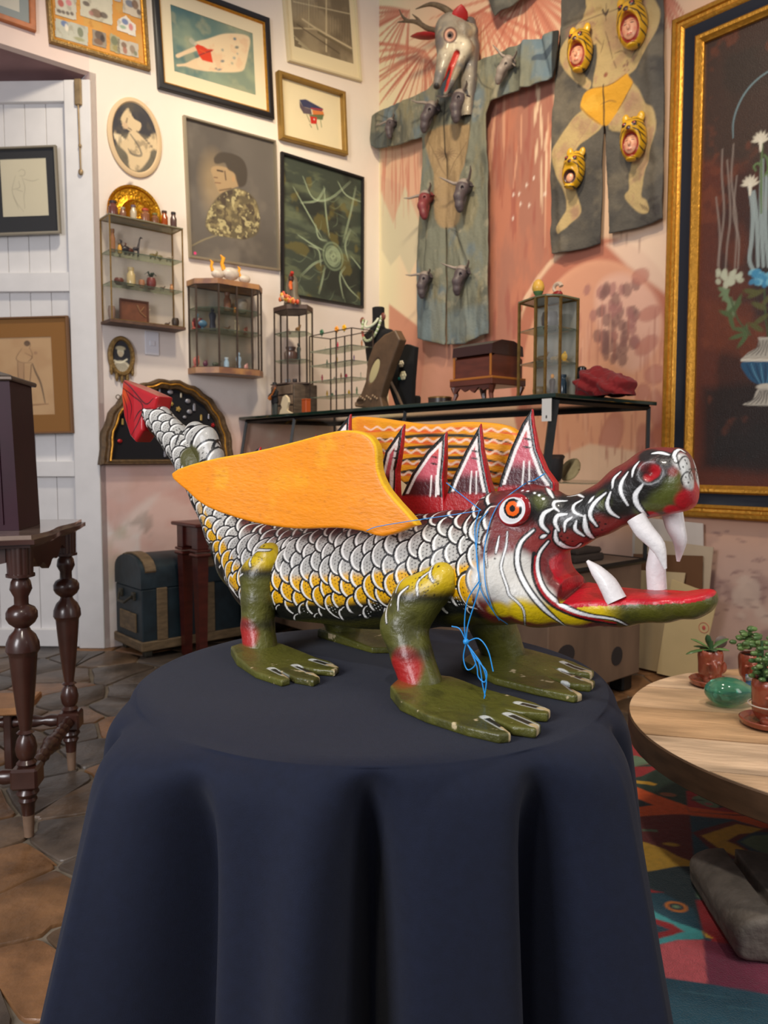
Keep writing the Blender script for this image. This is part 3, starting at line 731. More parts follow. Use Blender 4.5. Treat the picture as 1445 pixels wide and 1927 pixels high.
    for a, b, r in ((1190, 340, 60), (1225, 440, 60), (1210, 390, 50)): blob(a, b, r, (200, 202, 200), .9, .25)
    # snout underside and throat red
    cs = poly_sd(W[:, [0, 2]], np.array(cutp)); pd = np.abs((V-n1)@(nn/np.linalg.norm(nn))); cs = np.where((pd < .008) & (X > SG(1085, 1100)[0]), 0, cs); mouth = sstep(.010, .003, np.abs(cs))*(X > SG(1060, 1080)[0]-.02)
    N = vnorm(V, Q); mc = sstep(SG(1150, 1080)[0], SG(1110, 1080)[0], X)*sstep(.020, .012, np.abs(cs))*(W[:, 1] > -.05); inner = np.maximum(mouth*(np.abs(cs) < .009), mc*(X > SG(1030, 1080)[0]))
    p.blend(inner, (196, 12, 34)); p.noise((150, 8, 26), 30, .4, .7, .7, 3, region=inner)
    # black outlines then white strokes
    whites = [([(320, 735), (250, 800), (225, 880), (235, 970), (290, 1080), (370, 1180), (450, 1250), (530, 1305)], 26),
        ([(405, 800), (352, 870), (342, 960), (372, 1060), (430, 1130), (520, 1190), (640, 1230), (780, 1250), (860, 1285)], 24),
        ([(168, 745), (160, 830), (140, 900), (132, 960), (165, 1060), (180, 1110), (225, 1150), (262, 1200), (270, 1285)], 13),
        ([(930, 340), (900, 380), (890, 425)], 20), ([(865, 400), (828, 460), (825, 520), (865, 592)], 22), ([(952, 472), (908, 530), (920, 590), (972, 652)], 30),
        ([(765, 515), (745, 580), (765, 630), (812, 662)], 24), ([(738, 520), (670, 580), (645, 650), (686, 712)], 24), ([(822, 398), (782, 440), (775, 492)], 18),
        ([(600, 560), (553, 590), (555, 630), (612, 657)], 18), ([(615, 650), (620, 720), (650, 770), (708, 800)], 30), ([(568, 680), (560, 730), (612, 770)], 20),
        ([(542, 660), (503, 690), (498, 742)], 18), ([(512, 642), (460, 650), (443, 690), (465, 737)], 24), ([(432, 610), (378, 640), (365, 700), (405, 746)], 26),
        ([(512, 565), (443, 570), (438, 600), (467, 627)], 20), ([(398, 478), (410, 510), (432, 547)], 26), ([(490, 490), (540, 495), (622, 525)], 20), ([(515, 540), (560, 525), (610, 545)], 14),
        ([(447, 735), (450, 790), (500, 830), (560, 837), (592, 815)], 28), ([(668, 540), (638, 577)], 16), ([(360, 777), (392, 765)], 20),
        ([(1005, 292), (1050, 287), (1102, 300)], 22), ([(1145, 340), (1132, 300), (1160, 268), (1195, 285)], 20), ([(120, 770), (108, 830), (100, 870)], 12), ([(60, 760), (40, 850), (50, 950)], 12)]
    for pts, w in whites: S3(pts, w*1.9, (12, 12, 12), .3)
    S3([(322, 870), (318, 980), (350, 1075), (410, 1150), (495, 1205), (640, 1255), (790, 1282)], 34, (12, 12, 12), .2)
    S3([(333, 890), (330, 980), (358, 1068), (416, 1140), (500, 1195), (640, 1244), (790, 1272)], 24, (160, 14, 26), .2)
    for pts, w in whites: S3(pts, w, (236, 238, 238))
    for a, b in ((285, 510), (325, 520), (352, 533), (376, 553), (255, 506)): blob(a, b, 9, (236, 238, 238), 1, .2)
    for a, b in ((700, 690), (735, 700), (715, 735), (690, 765), (675, 720), (480, 770), (515, 780), (545, 800), (500, 800), (470, 795), (40, 800), (45, 860), (95, 900), (1185, 370), (1205, 350), (1230, 420), (1250, 410), (1200, 430), (1215, 460), (1240, 440), (1195, 330)): blob(a, b, 7, (14, 12, 12), .9, .25)
    for c, r in (((1195, 350), 46), ((1210, 440), 46), ((1250, 415), 40)):
        S3([(c[0]-r*.6, c[1]+r*.7), (c[0]-r*.8, c[1]), (c[0]-r*.3, c[1]-r*.8), (c[0]+r*.3, c[1]-r*.8), (c[0]+r*.7, c[1]-r*.1)], 9, (16, 14, 14), .2)
    for a, b, r in ((1010, 395, 42), (985, 420, 34)): blob(a, b, r, (165, 12, 26), 1, .25)
    blob(975, 375, 24, (30, 12, 14), .6, .5)
    p.stroke([q for q in [cast(*v)[0] for v in ((350, 797), (341, 812), (334, 826), (330, 838))] if q is not None] or [(0, 0, 0), (0, 0, .001)], .006, (16, 14, 14), .2, cat=False, local=True)
    # tail fork: olive hollow
    h, n = cast(358, 862)
    if h is not None: d = np.linalg.norm((W-h), axis=1); p.blend(sstep(.040, .028, d), (78, 76, 36))
    me = mesh_np('body', V, Q, colors=p.C)
    body = link('body', me, mat('painted_wood', rough=.4, attr=True, coat=.18, bump=.22, nscale=40, bscale=120), root)
    PW = me.materials[0]
    # ---- eyes
    h, n = cast(966, 962)
    if h is not None:
        n = Vector(n).normalized()
        for sgn in (1, -1):
            nn = Vector((n.x, n.y*sgn, n.z)); c = Vector((h[0], h[1]*sgn, h[2])); ax = Vector((.85, 0, .52)); ax = (ax-nn*ax.dot(nn)).normalized(); ay = nn.cross(ax)
            Vv = []; Cc = []; nr, na = 26, 48
            for i in range(nr+1):
                r = i/nr
                for k in range(na):
                    th = 2*math.pi*k/na; q = c+ax*(.037*r*math.cos(th))+ay*(.031*r*math.sin(th))+nn*(.011*math.sqrt(max(0, 1-r*r))-.003+.002*math.exp(-((r-.83)/.1)**2)); Vv.append(q)
                    ox, oy = r*math.cos(th)*1.2-.12, r*math.sin(th)-.08; rr_ = math.hypot(ox, oy)
                    Cc.append(lin((16, 12, 12) if rr_ < .2 else (240, 100, 10) if rr_ < .46 else (12, 14, 16) if rr_ < .62 else (232, 232, 232) if r < .80 else (150, 20, 26)))
            F = [(i*na+k, i*na+(k+1) % na, (i+1)*na+(k+1) % na, (i+1)*na+k) for i in range(nr) for k in range(na)]
            if sgn < 0: F = [f[::-1] for f in F]
            link('eye', mesh_np('eye', Vv, F, colors=np.array(Cc)), mat('eye_paint', rough=.15, attr=True, coat=.8), root)
    # ---- back fins
    FN = [[(925, 985), (928, 950), (940, 900), (958, 845), (978, 798), (997, 768), (1000, 800), (1008, 845), (1024, 885), (1042, 910), (1040, 985)],
          [(826, 990), (835, 945), (850, 900), (872, 850), (900, 797), (905, 850), (916, 905), (930, 960), (930, 990)],
          [(746, 990), (752, 940), (773, 892), (800, 850), (836, 812), (835, 860), (832, 900), (838, 990)],
          [(700, 990), (712, 900), (722, 850), (757, 797), (752, 845), (744, 890), (746, 990)],
          [(600, 1000), (612, 870), (630, 812), (655, 779), (654, 830), (655, 1000)],
          [(540, 1010), (553, 890), (572, 845), (589, 819), (590, 870), (596, 1010)],
          [(440, 1010), (452, 900), (468, 855), (485, 841), (486, 890), (500, 1010)]]
    fm = mat('fin_paint', rough=.35, attr=True, coat=.3, bump=.2, bscale=150)
    for fi, poly in enumerate(FN):
        A = np.array([SG(x+6, y)[[0, 2]] for x, y in poly]); lo = A.min(0); hi = A.max(0); z0 = lo[1]; z1 = hi[1]
        f = SDF((lo[0]-.01, -.03, z0-.005), (hi[0]+.01, .03, z1+.008), .0022)
        f.prism(A, (0, 2), -.015, .015, .004, tap=lambda g: (0, .017-.012*(g[2]-z0)/(z1-z0)))
        V2, Q2 = f.mesh(); V2 = relax(V2, Q2, 1); N2 = vnorm(V2, Q2)
        q = Paint(V2[:, [0, 2]], (196, 60, 70), .0015)
        tip = A[np.argmax(A[:, 1])]; zz = (V2[:, 2]-z0)/(z1-z0); zb = np.clip((V2[:, 2]-(z0+.3*(z1-z0)))/(.7*(z1-z0)), 0, 1)
        q.blend(sstep(.75, .5, zb), (196, 90, 104)); q.blend(sstep(.38, .22, zb), (70, 20, 30)); q.blend(sstep(.08, .0, zb), (160, 20, 30)); q.blend(sstep(.6, .9, zb), (226, 120, 40), None)
        sd = poly_sd(V2[:, [0, 2]], A)
        q.blend(np.clip((sd+.0095)/.0015+.5, 0, 1)*(zb > .03), (14, 12, 14))
        bl = A[(A[:, 1] < z0+.35*(z1-z0))]; wl = (z0+.30*(z1-z0))
        left = np.array([A[1], A[2] if len(A) > 2 else A[1], tip]); right = A[len(A)//2+1:]
        inb = np.clip((sd+.0160)/.0015+.5, 0, 1)*np.clip((-.0095-sd)/.0015+.5, 0, 1)*(zb > .06)*(zb < .86); q.blend(inb, (234, 228, 224))
        cxm = np.interp(wl+.12*(z1-z0), [z0, z1], [A[:, 0].mean(), tip[0]])
        for dx in (-.006, .006): q.stroke([(cxm+dx*1.2, wl+.03*(z1-z0)), (cxm+dx, wl+.24*(z1-z0))], .0035, (236, 232, 228), local=True)
        for dz in (.36, .43): q.stroke([(cxm-.009, wl+dz*(z1-z0)+.002), (cxm+.009, wl+dz*(z1-z0)-.001)], .004, (16, 10, 12), .8, local=True)
        q.blend(sstep(.35, .55, N2[:, 0]), (190, 14, 26)); q.blend(sstep(.4, .7, -N2[:, 0])*(zb > .1), (14, 12, 14))
        link('back_fin', mesh_np('back_fin', V2, Q2, colors=q.C), fm, root)
    # ---- wings
    def wing(name, label, base, ang, poly, thick, paint, tilt=0):
        w0 = FD.w(*SG(*base[:2], base[2])); r = FD.rot+ang; fr = Frame(w0, (math.cos(r), math.sin(r)))
        A = catmull([fr.px(*q) for q in poly], 3, True); lo = A.min(0); hi = A.max(0)
        f = SDF((lo[0]-.01, -.04, lo[1]-.01), (hi[0]+.01, .04, hi[1]+.01), .0026); f.prism(A, (0, 2), -thick/2, thick/2, .007)
        V2, Q2 = f.mesh(); V2 = relax(V2, Q2, 2); V2[:, 1] += .006*np.sin(V2[:, 0]*14)*(np.abs(V2[:, 1]) > 0)
        q = paint(V2, fr, A, vnorm(V2, Q2)); me = mesh_np(name, V2, Q2, colors=q.C)
        l = FD.loc(w0); o = link(name, me, mat(name+'_paint', rough=.5, attr=True, coat=.08, bump=.2, bscale=60, stretch=(1, 1, 3)), root, tuple(l), (0, 0, ang)); o['label'] = label
    def pn(V2, fr, A, N2):
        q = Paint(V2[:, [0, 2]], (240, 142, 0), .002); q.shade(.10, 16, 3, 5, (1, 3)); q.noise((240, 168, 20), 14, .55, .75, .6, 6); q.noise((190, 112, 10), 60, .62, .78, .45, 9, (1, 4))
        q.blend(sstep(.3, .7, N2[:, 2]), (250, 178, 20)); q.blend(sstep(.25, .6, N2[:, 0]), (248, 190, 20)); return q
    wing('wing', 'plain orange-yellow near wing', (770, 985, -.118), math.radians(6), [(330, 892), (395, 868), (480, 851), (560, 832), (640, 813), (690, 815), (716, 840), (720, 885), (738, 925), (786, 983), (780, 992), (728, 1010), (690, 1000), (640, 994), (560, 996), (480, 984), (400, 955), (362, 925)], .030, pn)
    def pf(V2, fr, A, N2):
        q = Paint(V2[:, [0, 2]], (232, 152, 16), .002, fr.px); q.noise((222, 106, 30), 10, .55, .75, .5, 5)
        for k in range(8):
            y = 806+k*21; x0, x1 = 690+4*k, 985
            q.stroke([(x0, y+8), (x0+60, y+4), (x0+130, y+8), (x0+200, y+2), (x1, y+14)], .0075, (222, 96, 36), .5)
            q.stroke([(x0+i*12, y-2+6*(i % 2)+i*.2) for i in range(24)], .0052, (244, 206, 178), .3)
            q.stroke([(x0-8, y+18), (x0+40, y+23), (x0+90, y+17), (x0+150, y+15), (x0+210, y+17), (x1, y+34)], .0085, (40, 42, 30), .7)
        return q
    wing('wing', 'striped far wing with wavy bands', (900, 950, .105), math.radians(-8), [(666, 788), (700, 786), (760, 794), (820, 800), (880, 795), (940, 799), (970, 812), (978, 835), (965, 880), (940, 920), (925, 960), (900, 980), (860, 970), (800, 935), (740, 890), (700, 850), (668, 815)], .028, pf)
    # ---- legs and feet
    def leg(chain, side, foot, hz, paintf):
        pts = []; rs = []
        for x, y, r, o in chain: pp = SG(x, y, o); pts.append(pp); rs.append(r*pxm(pp))
        fp = np.array([FD.loc(at_z(x, y, TH+.012))[:2] for x, y in foot]); mn = np.minimum(fp.min(0), np.array(pts)[:, :2].min(0))-.05; mx = np.maximum(fp.max(0), np.array(pts)[:, :2].max(0))+.05
        f = SDF((mn[0], mn[1], -.004), (mx[0], mx[1], max(q[2] for q in pts)+.06), .0024)
        f.chain(pts, rs, 1., .012); f.prism([(mn[0]-1, -.1), (mx[0]+1, -.1), (mx[0]+1, hz*.55), (mn[0]-1, hz*.55)], (0, 2), -1, 1, cut=True)
        f2 = SDF((mn[0], mn[1], -.004), (mx[0], mx[1], hz+.012), .0022)
        ank = pts[-1]
        def tp(g):
            dx = np.sqrt((g[0]-ank[0])**2+(g[1]-ank[1])**2); hh = hz*(1-.5*np.clip(dx/.16, 0, 1)); return hh/2, hh/2
        f2.prism(fp, (0, 1), 0, hz, .0035, k=.004, tap=tp)
        out = []
        for nm, ff in (('leg', f), ('foot', f2)):
            V2, Q2 = biggest(*ff.mesh()); V2 = relax(V2, Q2, 1); V2[:, 2] = np.maximum(V2[:, 2], 0)
            q = Paint(V2, (84, 84, 30), .002); q.shade(.25, 30, 2, 4); q.noise((54, 54, 22), 22, .5, .7, .6, 4)
            paintf(q, pts, rs, fp); out.append(mesh_np(nm, V2, Q2, colors=q.C))
        return out
    def arc3(q, c, r, n, th0, th1, w, col, side=-1):
        q.stroke([(c[0]+r*math.cos(a), c[1], c[2]+r*math.sin(a)) for a in np.linspace(th0, th1, n)], w, col, .6, cat=False, local=True)
    def paintleg(upper, red, toes, nail=True):
        def fn(q, pts, rs, fp):
            P_ = q.P; top = pts[0]
            if upper:
                d = np.linalg.norm(P_-pts[0], axis=1); zt = P_[:, 2]
                q.blend(sstep(pts[1][2]-.01, pts[1][2]+.02, zt), (20, 20, 18)); q.blend(sstep(pts[0][2]-.035, pts[0][2]-.005, zt), (200, 170, 8))
                q.P = P_[:, [0, 2]]; ox, oy, sc_, arcs = upper; o_ = pts[1][1]-.02
                near = P_[:, 1] < pts[1][1]+.02
                keep = q.C.copy(); cv = lambda L_: [SG(ox+x/sc_, oy+y/sc_, o_)[[0, 2]] for x, y in L_]
                for L_, w in arcs: q.stroke(cv(L_), w/sc_*.00115*2.0, (14, 14, 14), .3, local=True)
                for L_, w in arcs: q.stroke(cv(L_), w/sc_*.00115, (236, 236, 232), .5, local=True)
                R9 = random.Random(3)
                for k in range(60):
                    x_, z_ = top[0]+R9.uniform(-.06, .01), top[2]+R9.uniform(-.03, .03); q.blend(np.clip((.0014-np.hypot(q.P[:, 0]-x_, q.P[:, 1]-z_))/.0008+.5, 0, 1)*.9, (24, 20, 10))
                q.C[~near] = keep[~near]; q.P = P_
            if red:
                zr = (pts[-2][2]*.55+pts[-1][2]*.45); d = np.linalg.norm((P_-np.array([pts[-1][0]-.02, pts[-1][1]-.03, zr]))*np.array([1, .6, .8]), axis=1)
                q.blend(sstep(.045, .03, d)*sstep(.024, .034, P_[:, 2]), (160, 32, 28)); q.blend(sstep(.02, .0, np.abs(P_[:, 2]-pts[-2][2]-.012))*.6, (22, 22, 14))
            for a, b in toes:
                A = np.array([FD.loc(at_z(*a, TH+.016)), FD.loc(at_z(*b, TH+.012))]); dv_ = A[1]-A[0]; nrm = np.array([-dv_[1], dv_[0], 0]); nrm /= np.linalg.norm(nrm)
                P2_ = P_*np.array([1, 1, 0]); A = A*np.array([1, 1, 0])
                d, t = seg_dist(P2_, A); up = P_[:, 2] > .006
                q.blend(np.clip((.009-d)/.002+.5, 0, 1)*up, (200, 204, 200)); q.blend(np.clip((.0065-d)/.002+.5, 0, 1)*up*(t > .12), (40, 40, 32))
                d2, _ = seg_dist(P2_, np.array([A[1]+dv_*0-dv_/np.linalg.norm(dv_)*.004, A[1]+dv_/np.linalg.norm(dv_)*.02]*np.array([1, 1, 0]))); q.blend(np.clip((.006-d2)/.002+.5, 0, 1), (190, 170, 130))
            q.noise((196, 178, 140), 45, .70, .74, .9, 21, region=(P_[:, 2] < .02)*1.)
        return fn
    lm = mat('leg_paint', rough=.42, attr=True, coat=.2, bump=.3, bscale=90)
    L = [leg([(835, 1092, 34, -.105), (785, 1130, 46, -.115), (760, 1180, 44, -.128), (775, 1235, 39, -.142), (793, 1288, 40, -.150)], -1,
             [(734, 1305), (748, 1294), (790, 1284), (850, 1287), (905, 1303), (955, 1312), (1005, 1327), (1036, 1341), (1030, 1349), (985, 1346), (950, 1340), (985, 1352), (1018, 1369), (1008, 1379), (965, 1374), (925, 1358), (945, 1372), (962, 1386), (940, 1389), (880, 1376), (800, 1350), (752, 1328)], .034,
             paintleg((680, 1060, 3.211, [([(222, 105), (182, 170), (180, 240), (222, 345)], 14), ([(345, 45), (270, 66), (245, 100), (245, 172)], 13), ([(405, 58), (362, 110), (376, 190)], 11), ([(315, 138), (276, 190), (280, 272)], 12), ([(160, 118), (128, 150), (118, 218)], 10), ([(180, 80), (150, 150), (156, 236)], 10), ([(405, 5), (418, 70), (446, 112)], 13), ([(215, 170), (214, 178)], 9), ([(216, 210), (215, 218)], 9), ([(222, 240), (221, 248)], 9)]), True, [((912, 1352), (950, 1378)), ((955, 1346), (1005, 1372)), ((975, 1325), (1020, 1340))])),
         leg([(508, 1050, 28, -.098), (490, 1085, 38, -.105), (487, 1130, 33, -.115), (485, 1180, 31, -.122), (490, 1222, 33, -.130)], -1,
             [(434, 1226), (450, 1222), (490, 1216), (530, 1222), (580, 1236), (620, 1247), (638, 1258), (630, 1265), (590, 1262), (560, 1256), (590, 1268), (602, 1277), (590, 1284), (555, 1278), (520, 1262), (535, 1272), (546, 1280), (530, 1284), (480, 1268), (445, 1245)], .030,
             paintleg((420, 1020, 4.516, [([(378, 76), (292, 75), (255, 115), (264, 170), (285, 204)], 20), ([(250, 100), (200, 150), (193, 220), (215, 262)], 14), ([(240, 265), (182, 300), (165, 370), (212, 452)], 20), ([(143, 380), (150, 470), (198, 552)], 14), ([(180, 100), (152, 200), (150, 262)], 12)]), True, [((510, 1258), (536, 1274)), ((555, 1252), (590, 1272)), ((588, 1242), (620, 1255))])),
         leg([(915, 1120, 45, .105), (925, 1170, 44, .12), (938, 1205, 40, .14), (952, 1238, 38, .155)], 1,
             [(868, 1250), (900, 1232), (960, 1225), (1020, 1238), (1080, 1250), (1118, 1266), (1112, 1272), (1070, 1268), (1040, 1262), (1080, 1274), (1120, 1285), (1110, 1294), (1070, 1290), (1030, 1278), (1060, 1292), (1096, 1310), (1080, 1314), (1010, 1300), (930, 1280)], .032,
             paintleg(False, False, [((1060, 1284), (1082, 1305)), ((1055, 1262), (1100, 1284)), ((1060, 1250), (1105, 1268))])),
         leg([(640, 1110, 38, .10), (635, 1150, 34, .115), (645, 1175, 32, .125), (650, 1196, 32, .132)], 1,
             [(597, 1192), (640, 1182), (700, 1188), (750, 1194), (790, 1206), (780, 1212), (745, 1210), (790, 1218), (780, 1226), (740, 1222), (700, 1222), (650, 1208)], .030,
             paintleg(False, False, [((735, 1216), (765, 1222))]))]
    for me, me2 in L: lo_ = link('leg', me, lm, root); link('foot', me2, lm, lo_)
    # ---- fangs
    fg = mat('fang_paint', (226, 222, 222), .5, noise=.05, nscale=60, coat=.2, bump=.15)
    for ch in ([(1196, 975, 18, -.045), (1212, 1000, 18, -.045), (1238, 1030, 14, -.045), (1252, 1072, 3, -.045)],
               [(1262, 955, 20, .042), (1270, 990, 18, .042), (1279, 1020, 13, .042), (1276, 1058, 3, .042)],
               [(1160, 1132, 20, -.045), (1143, 1100, 18, -.045), (1122, 1075, 12, -.045), (1105, 1057, 3, -.045)],
               [(1236, 1110, 18, .045), (1234, 1070, 18, .045), (1236, 1040, 16, .045), (1226, 1010, 5, .045)]):
        P, R = SC_(ch); A = catmull(P, 4); rr = np.interp(np.linspace(0, 1, len(A)), np.linspace(0, 1, len(R)), R)
        MB().tube(A, rr, 14).build('fang', fg, root, 60)
    # ---- tail tip
    q0 = SG(225, 845); q1 = SG(325, 700); f = SDF((q0[0], -.06, q0[2]), (q1[0], .06, q1[2]), .0024)
    def TP(x, y, r, o=0.): q = SG(x, y, o); return q, r*pxm(q)
    pts = [(238, 716), (262, 726), (312, 748), (306, 772), (284, 786), (284, 812), (270, 834), (256, 822), (240, 785), (234, 745)]
    A = np.array([SG(*q)[[0, 2]] for q in pts]); f.prism(A, (0, 2), -.026, .026, .010, tap=lambda g: (0, .012+.018*np.clip((SG(238, 0)[0]*0+g[0]-A[:, 0].min())/.09, 0, 1)))
    V2, Q2 = f.mesh(); V2 = relax(V2, Q2, 2); q = Paint(V2[:, [0, 2]], (178, 24, 34), .0018, lambda x, y: SG(x, y)[[0, 2]]); q.shade(.15, 20)
    q.blend(sstep(.05, .0, np.hypot(V2[:, 0]-SG(242, 745)[0], V2[:, 2]-SG(242, 745)[2])), (215, 84, 30))
    for st in ([(236, 730), (262, 745), (285, 765), (275, 800), (258, 825)], [(240, 745), (250, 770), (252, 800)], [(246, 735), (262, 765), (258, 790)], [(238, 718), (265, 735), (290, 762), (305, 752)], [(300, 770), (280, 775), (268, 795)]): q.stroke(st, .0042, (30, 10, 14), .5)
    link('tail_tip', mesh_np('tail_tip', V2, Q2, colors=q.C), mat('tail_tip_paint', rough=.3, attr=True, coat=.4), root)
    return root, cast
DRG, CAST = creature()
def blue_string():
    t = thing('string', 'blue string tied round the neck of the winged creature with a loose bow', 'string', FD.o+np.array([0, 0, .0015]), FD.rot)
    m = M('blue_string', (30, 140, 215), .45)
    def run(pts, off=.004, r=.0011, free=None):
        A = catmull(pts, 5); o = []
        for q in A:
            h, n = CAST(*q)
            if h is None or free is not None: h = SG(q[0], q[1], free if free is not None else -.12)
            else: h = h+n*off
            o.append(h)
        return o
    for pts in ([(1025, 893), (975, 925), (935, 960), (915, 1020), (912, 1090), (930, 1150), (955, 1172)], [(905, 962), (895, 1000), (900, 1060), (905, 1110), (940, 1165)], [(920, 965), (903, 990), (898, 1040), (902, 1095)]):
        MB().tube(run(pts), .0011, 6).build('loop_round_neck', m, t)
    for pts in ([(902, 1095), (880, 1130), (874, 1175), (877, 1210)], [(905, 1098), (892, 1140), (880, 1180), (877, 1210)], [(877, 1208), (865, 1185), (850, 1180)], [(877, 1210), (900, 1203), (918, 1225), (928, 1265)],
                [(877, 1210), (872, 1240), (880, 1262), (895, 1250), (885, 1225), (877, 1210)], [(877, 1210), (895, 1240), (915, 1265), (912, 1285), (900, 1275), (897, 1255), (885, 1225)], [(880, 1215), (905, 1250), (915, 1280), (911, 1316)], [(878, 1212), (900, 1245), (908, 1290), (913, 1312)]):
        MB().tube(run(pts, free=-.165), .0012, 6).build('bow_loop', m, t)
    MB().ball(SG(877, 1209, -.165), .006).build('knot', m, t)
    P = [SG(780, 985, -.14), SG(830, 975, -.10), SG(880, 968, -.06), SG(910, 958, -.03)]
    MB().tube(catmull([SG(690, 1000, -.155), SG(712, 992, -.155), SG(785, 980, -.145), SG(840, 972, -.12), SG(905, 962, -.085)], 4), .0009, 6).build('strand', m, t)
    MB().tube([SG(840, 910, -.02), SG(905, 962, -.08)], .0009, 6).build('strand', m, t)
blue_string()
# ================================================================ pictures on the walls
def quad_frame(fr, q, off):
    P = np.array([fr.px(*c, off) for c in q]); TL, TR, BR, BL = P
    w = (np.linalg.norm(TR-TL)+np.linalg.norm(BR-BL))/2; h = (np.linalg.norm(TL-BL)+np.linalg.norm(TR-BR))/2
    a = (math.atan2(TR[1]-TL[1], TR[0]-TL[0])+math.atan2(BR[1]-BL[1], BR[0]-BL[0]))/2; c = P.mean(0); return c, w, h, a
def bars(w, h, prof, cx=0, cz=0):
    """mitred frame: prof = [(inset from outer edge, y)] around the rectangle w x h centred on (cx, cz)"""
    mb = MB(); n = len(prof)
    C = [(-1, -1), (1, -1), (1, 1), (-1, 1)]; V = []; F = []
    for sx, sz in C:
        for i, y in prof: V.append((cx+sx*(w/2-i), y, cz+sz*(h/2-i)))
    for k in range(4):
        k2 = (k+1) % 4
        for j in range(n): j2 = (j+1) % n; F.append((k*n+j, k*n+j2, k2*n+j2, k2*n+j))
    return mb.add(V, F)
def picture(fr, label, q, fw, depth, fmat, art=None, mat_col=None, mat_w=.0, prof=None, inner=None, base=(200, 200, 200), step=.005, glass=False, cat='picture', name='framed_picture', seg=None, artm=None, group=None):
    c, w, h, a = quad_frame(fr, q, -depth)
    t = fthing(name, label, cat, fr, c[0], -.002, c[1]); t.rotation_euler = (0, -a, fr.rot)
    if group: t['group'] = group
    def m(x, y):
        p = fr.px(x, y, -depth*.5)-c; return (p[0]*math.cos(a)+p[1]*math.sin(a), -p[0]*math.sin(a)+p[1]*math.cos(a))
    d = depth
    prof = prof or [(0, 0), (0, -d*.85), (fw*.15, -d), (fw*.85, -d), (fw, -d*.8), (fw, -.004)]
    bars(w, h, prof).build('frame', fmat, t, 40)
    iw = fw
    if inner: bars(w-2*fw, h-2*fw, [(0, -.004), (0, -d*.8), (inner[0]*.5, -d*.78), (inner[0], -d*.6), (inner[0], -.004)]).build('inner_frame', inner[1], t, 40); iw += inner[0]
    aw, ah = w/2-iw, h/2-iw
    if mat_col is not None:
        ml, mr, mt, mb_ = mat_w if hasattr(mat_w, '__len__') else (mat_w,)*4
        Z = bars(2*aw, 2*ah, [(0, -.006), (.0, -.009)]); x0, x1, z0, z1 = -aw+ml, aw-mr, -ah+mb_, ah-mt
        V = [(-aw, -.010, -ah), (aw, -.010, -ah), (aw, -.010, ah), (-aw, -.010, ah), (x0, -.010, z0), (x1, -.010, z0), (x1, -.010, z1), (x0, -.010, z1), (x0, -.006, z0), (x1, -.006, z0), (x1, -.006, z1), (x0, -.006, z1)]
        F = [(0, 1, 5, 4), (1, 2, 6, 5), (2, 3, 7, 6), (3, 0, 4, 7), (4, 5, 9, 8), (5, 6, 10, 9), (6, 7, 11, 10), (7, 4, 8, 11)]
        link('mat_board', mesh_np('mat_board', V, F, False), M('board_%d_%d_%d' % mat_col, mat_col, .9), t)
    else: x0, x1, z0, z1 = -aw, aw, -ah, ah
    V, F = grid_sheet(x0, x1, z0, z1, step, -.0055); p = Paint(V[:, [0, 2]], base, step*1.1, m)
    if art: art(p, (x0, x1, z0, z1))
    link('artwork', mesh_np('artwork', V, F, colors=p.C), artm or M('paper_art', rough=.75, attr=True), t)
    if glass: MB().box((0, -.0125, 0), (2*aw, .002, 2*ah)).build('glass_pane', GLASS, t)
    return t, m, c, a, (x0, x1, z0, z1)
MM = M
gold = M('gilt', (196, 140, 52), .38, .75, noise=.15, nscale=40, bump=.3, bscale=60)
oldgold = M('old_gilt', (140, 112, 66), .5, .5, noise=.3, nscale=50, bump=.5, bscale=80)
blackf = M('black_frame', (30, 28, 30), .4)
silver = M('silver_frame', (170, 160, 140), .4, .7)
canvas = mat('canvas_art', rough=.6, attr=True, bump=.12, bscale=300)

# 1 orange-brown wooden frame, top left
def a1(p, b): p.shade(.06, 12); p.blend(sstep(-.05, .02, p.P[:, 1]-b[2]-.35)*.6, (222, 214, 202))
picture(FL_, 'orange-brown wooden frame cut off at the upper left corner', [(-75, -130), (67, -72), (67, 58), (-75, 10)], .035, .03, M('orange_wood', (176, 104, 60), .5, noise=.15), a1, (150, 160, 166), .05, base=(206, 204, 198), glass=True)
# 2 framed postcards
def a2(p, b): p.shade(.12, 8, 3); p.noise((206, 160, 84), 14, .5, .7, .7, 3); p.noise((176, 120, 52), 30, .6, .75, .5, 8)
t, m, c, a, bb = picture(FL_, 'dark ornate frame holding nine old greeting cards on an orange backing', [(88, -95), (279, -28), (279, 131), (88, 75)], .022, .035, oldgold, a2, base=(212, 150, 70), inner=(.012, gold), cat='picture')
rnd = random.Random(3)
def card(q, col, spots):
    P = np.array([m(*v) for v in q]); ctr = P.mean(0)
    x0, z0 = P.min(0); x1, z1 = P.max(0); V, F = grid_sheet(x0, x1, z0, z1, .0045, -.009)
    k = poly_sd(V[:, [0, 2]], P); keep = (k < .003)[F].all(1); F = F[keep]
    p = Paint(V[:, [0, 2]], col, .004, m); p.shade(.10, 30, 2); p.noise((150, 142, 120), 26, .55, .7, .5, 5)
    for x, y, rx, ry, cc in spots: p.ell((x, y), rx*.0036, ry*.0036, cc, 0, .85, .006)
    used, inv = np.unique(F, return_inverse=True); V = V[used]; C = p.C[used]; F = inv.reshape(F.shape)
    link('card', mesh_np('card', V, F, colors=C), M('paper_art'), t)
DK = (90, 76, 70); RD = (180, 70, 60); GR = (110, 116, 90); BL = (84, 110, 160); BR_ = (120, 90, 70)
card([(105, -20), (144, -8), (144, 37), (105, 26)], (204, 198, 180), [(115, 5, 5, 6, RD), (130, 4, 5, 5, (210, 120, 130)), (112, 20, 4, 3, DK), (120, 22, 3, 3, DK), (128, 24, 3, 3, DK), (136, 25, 3, 3, DK)])
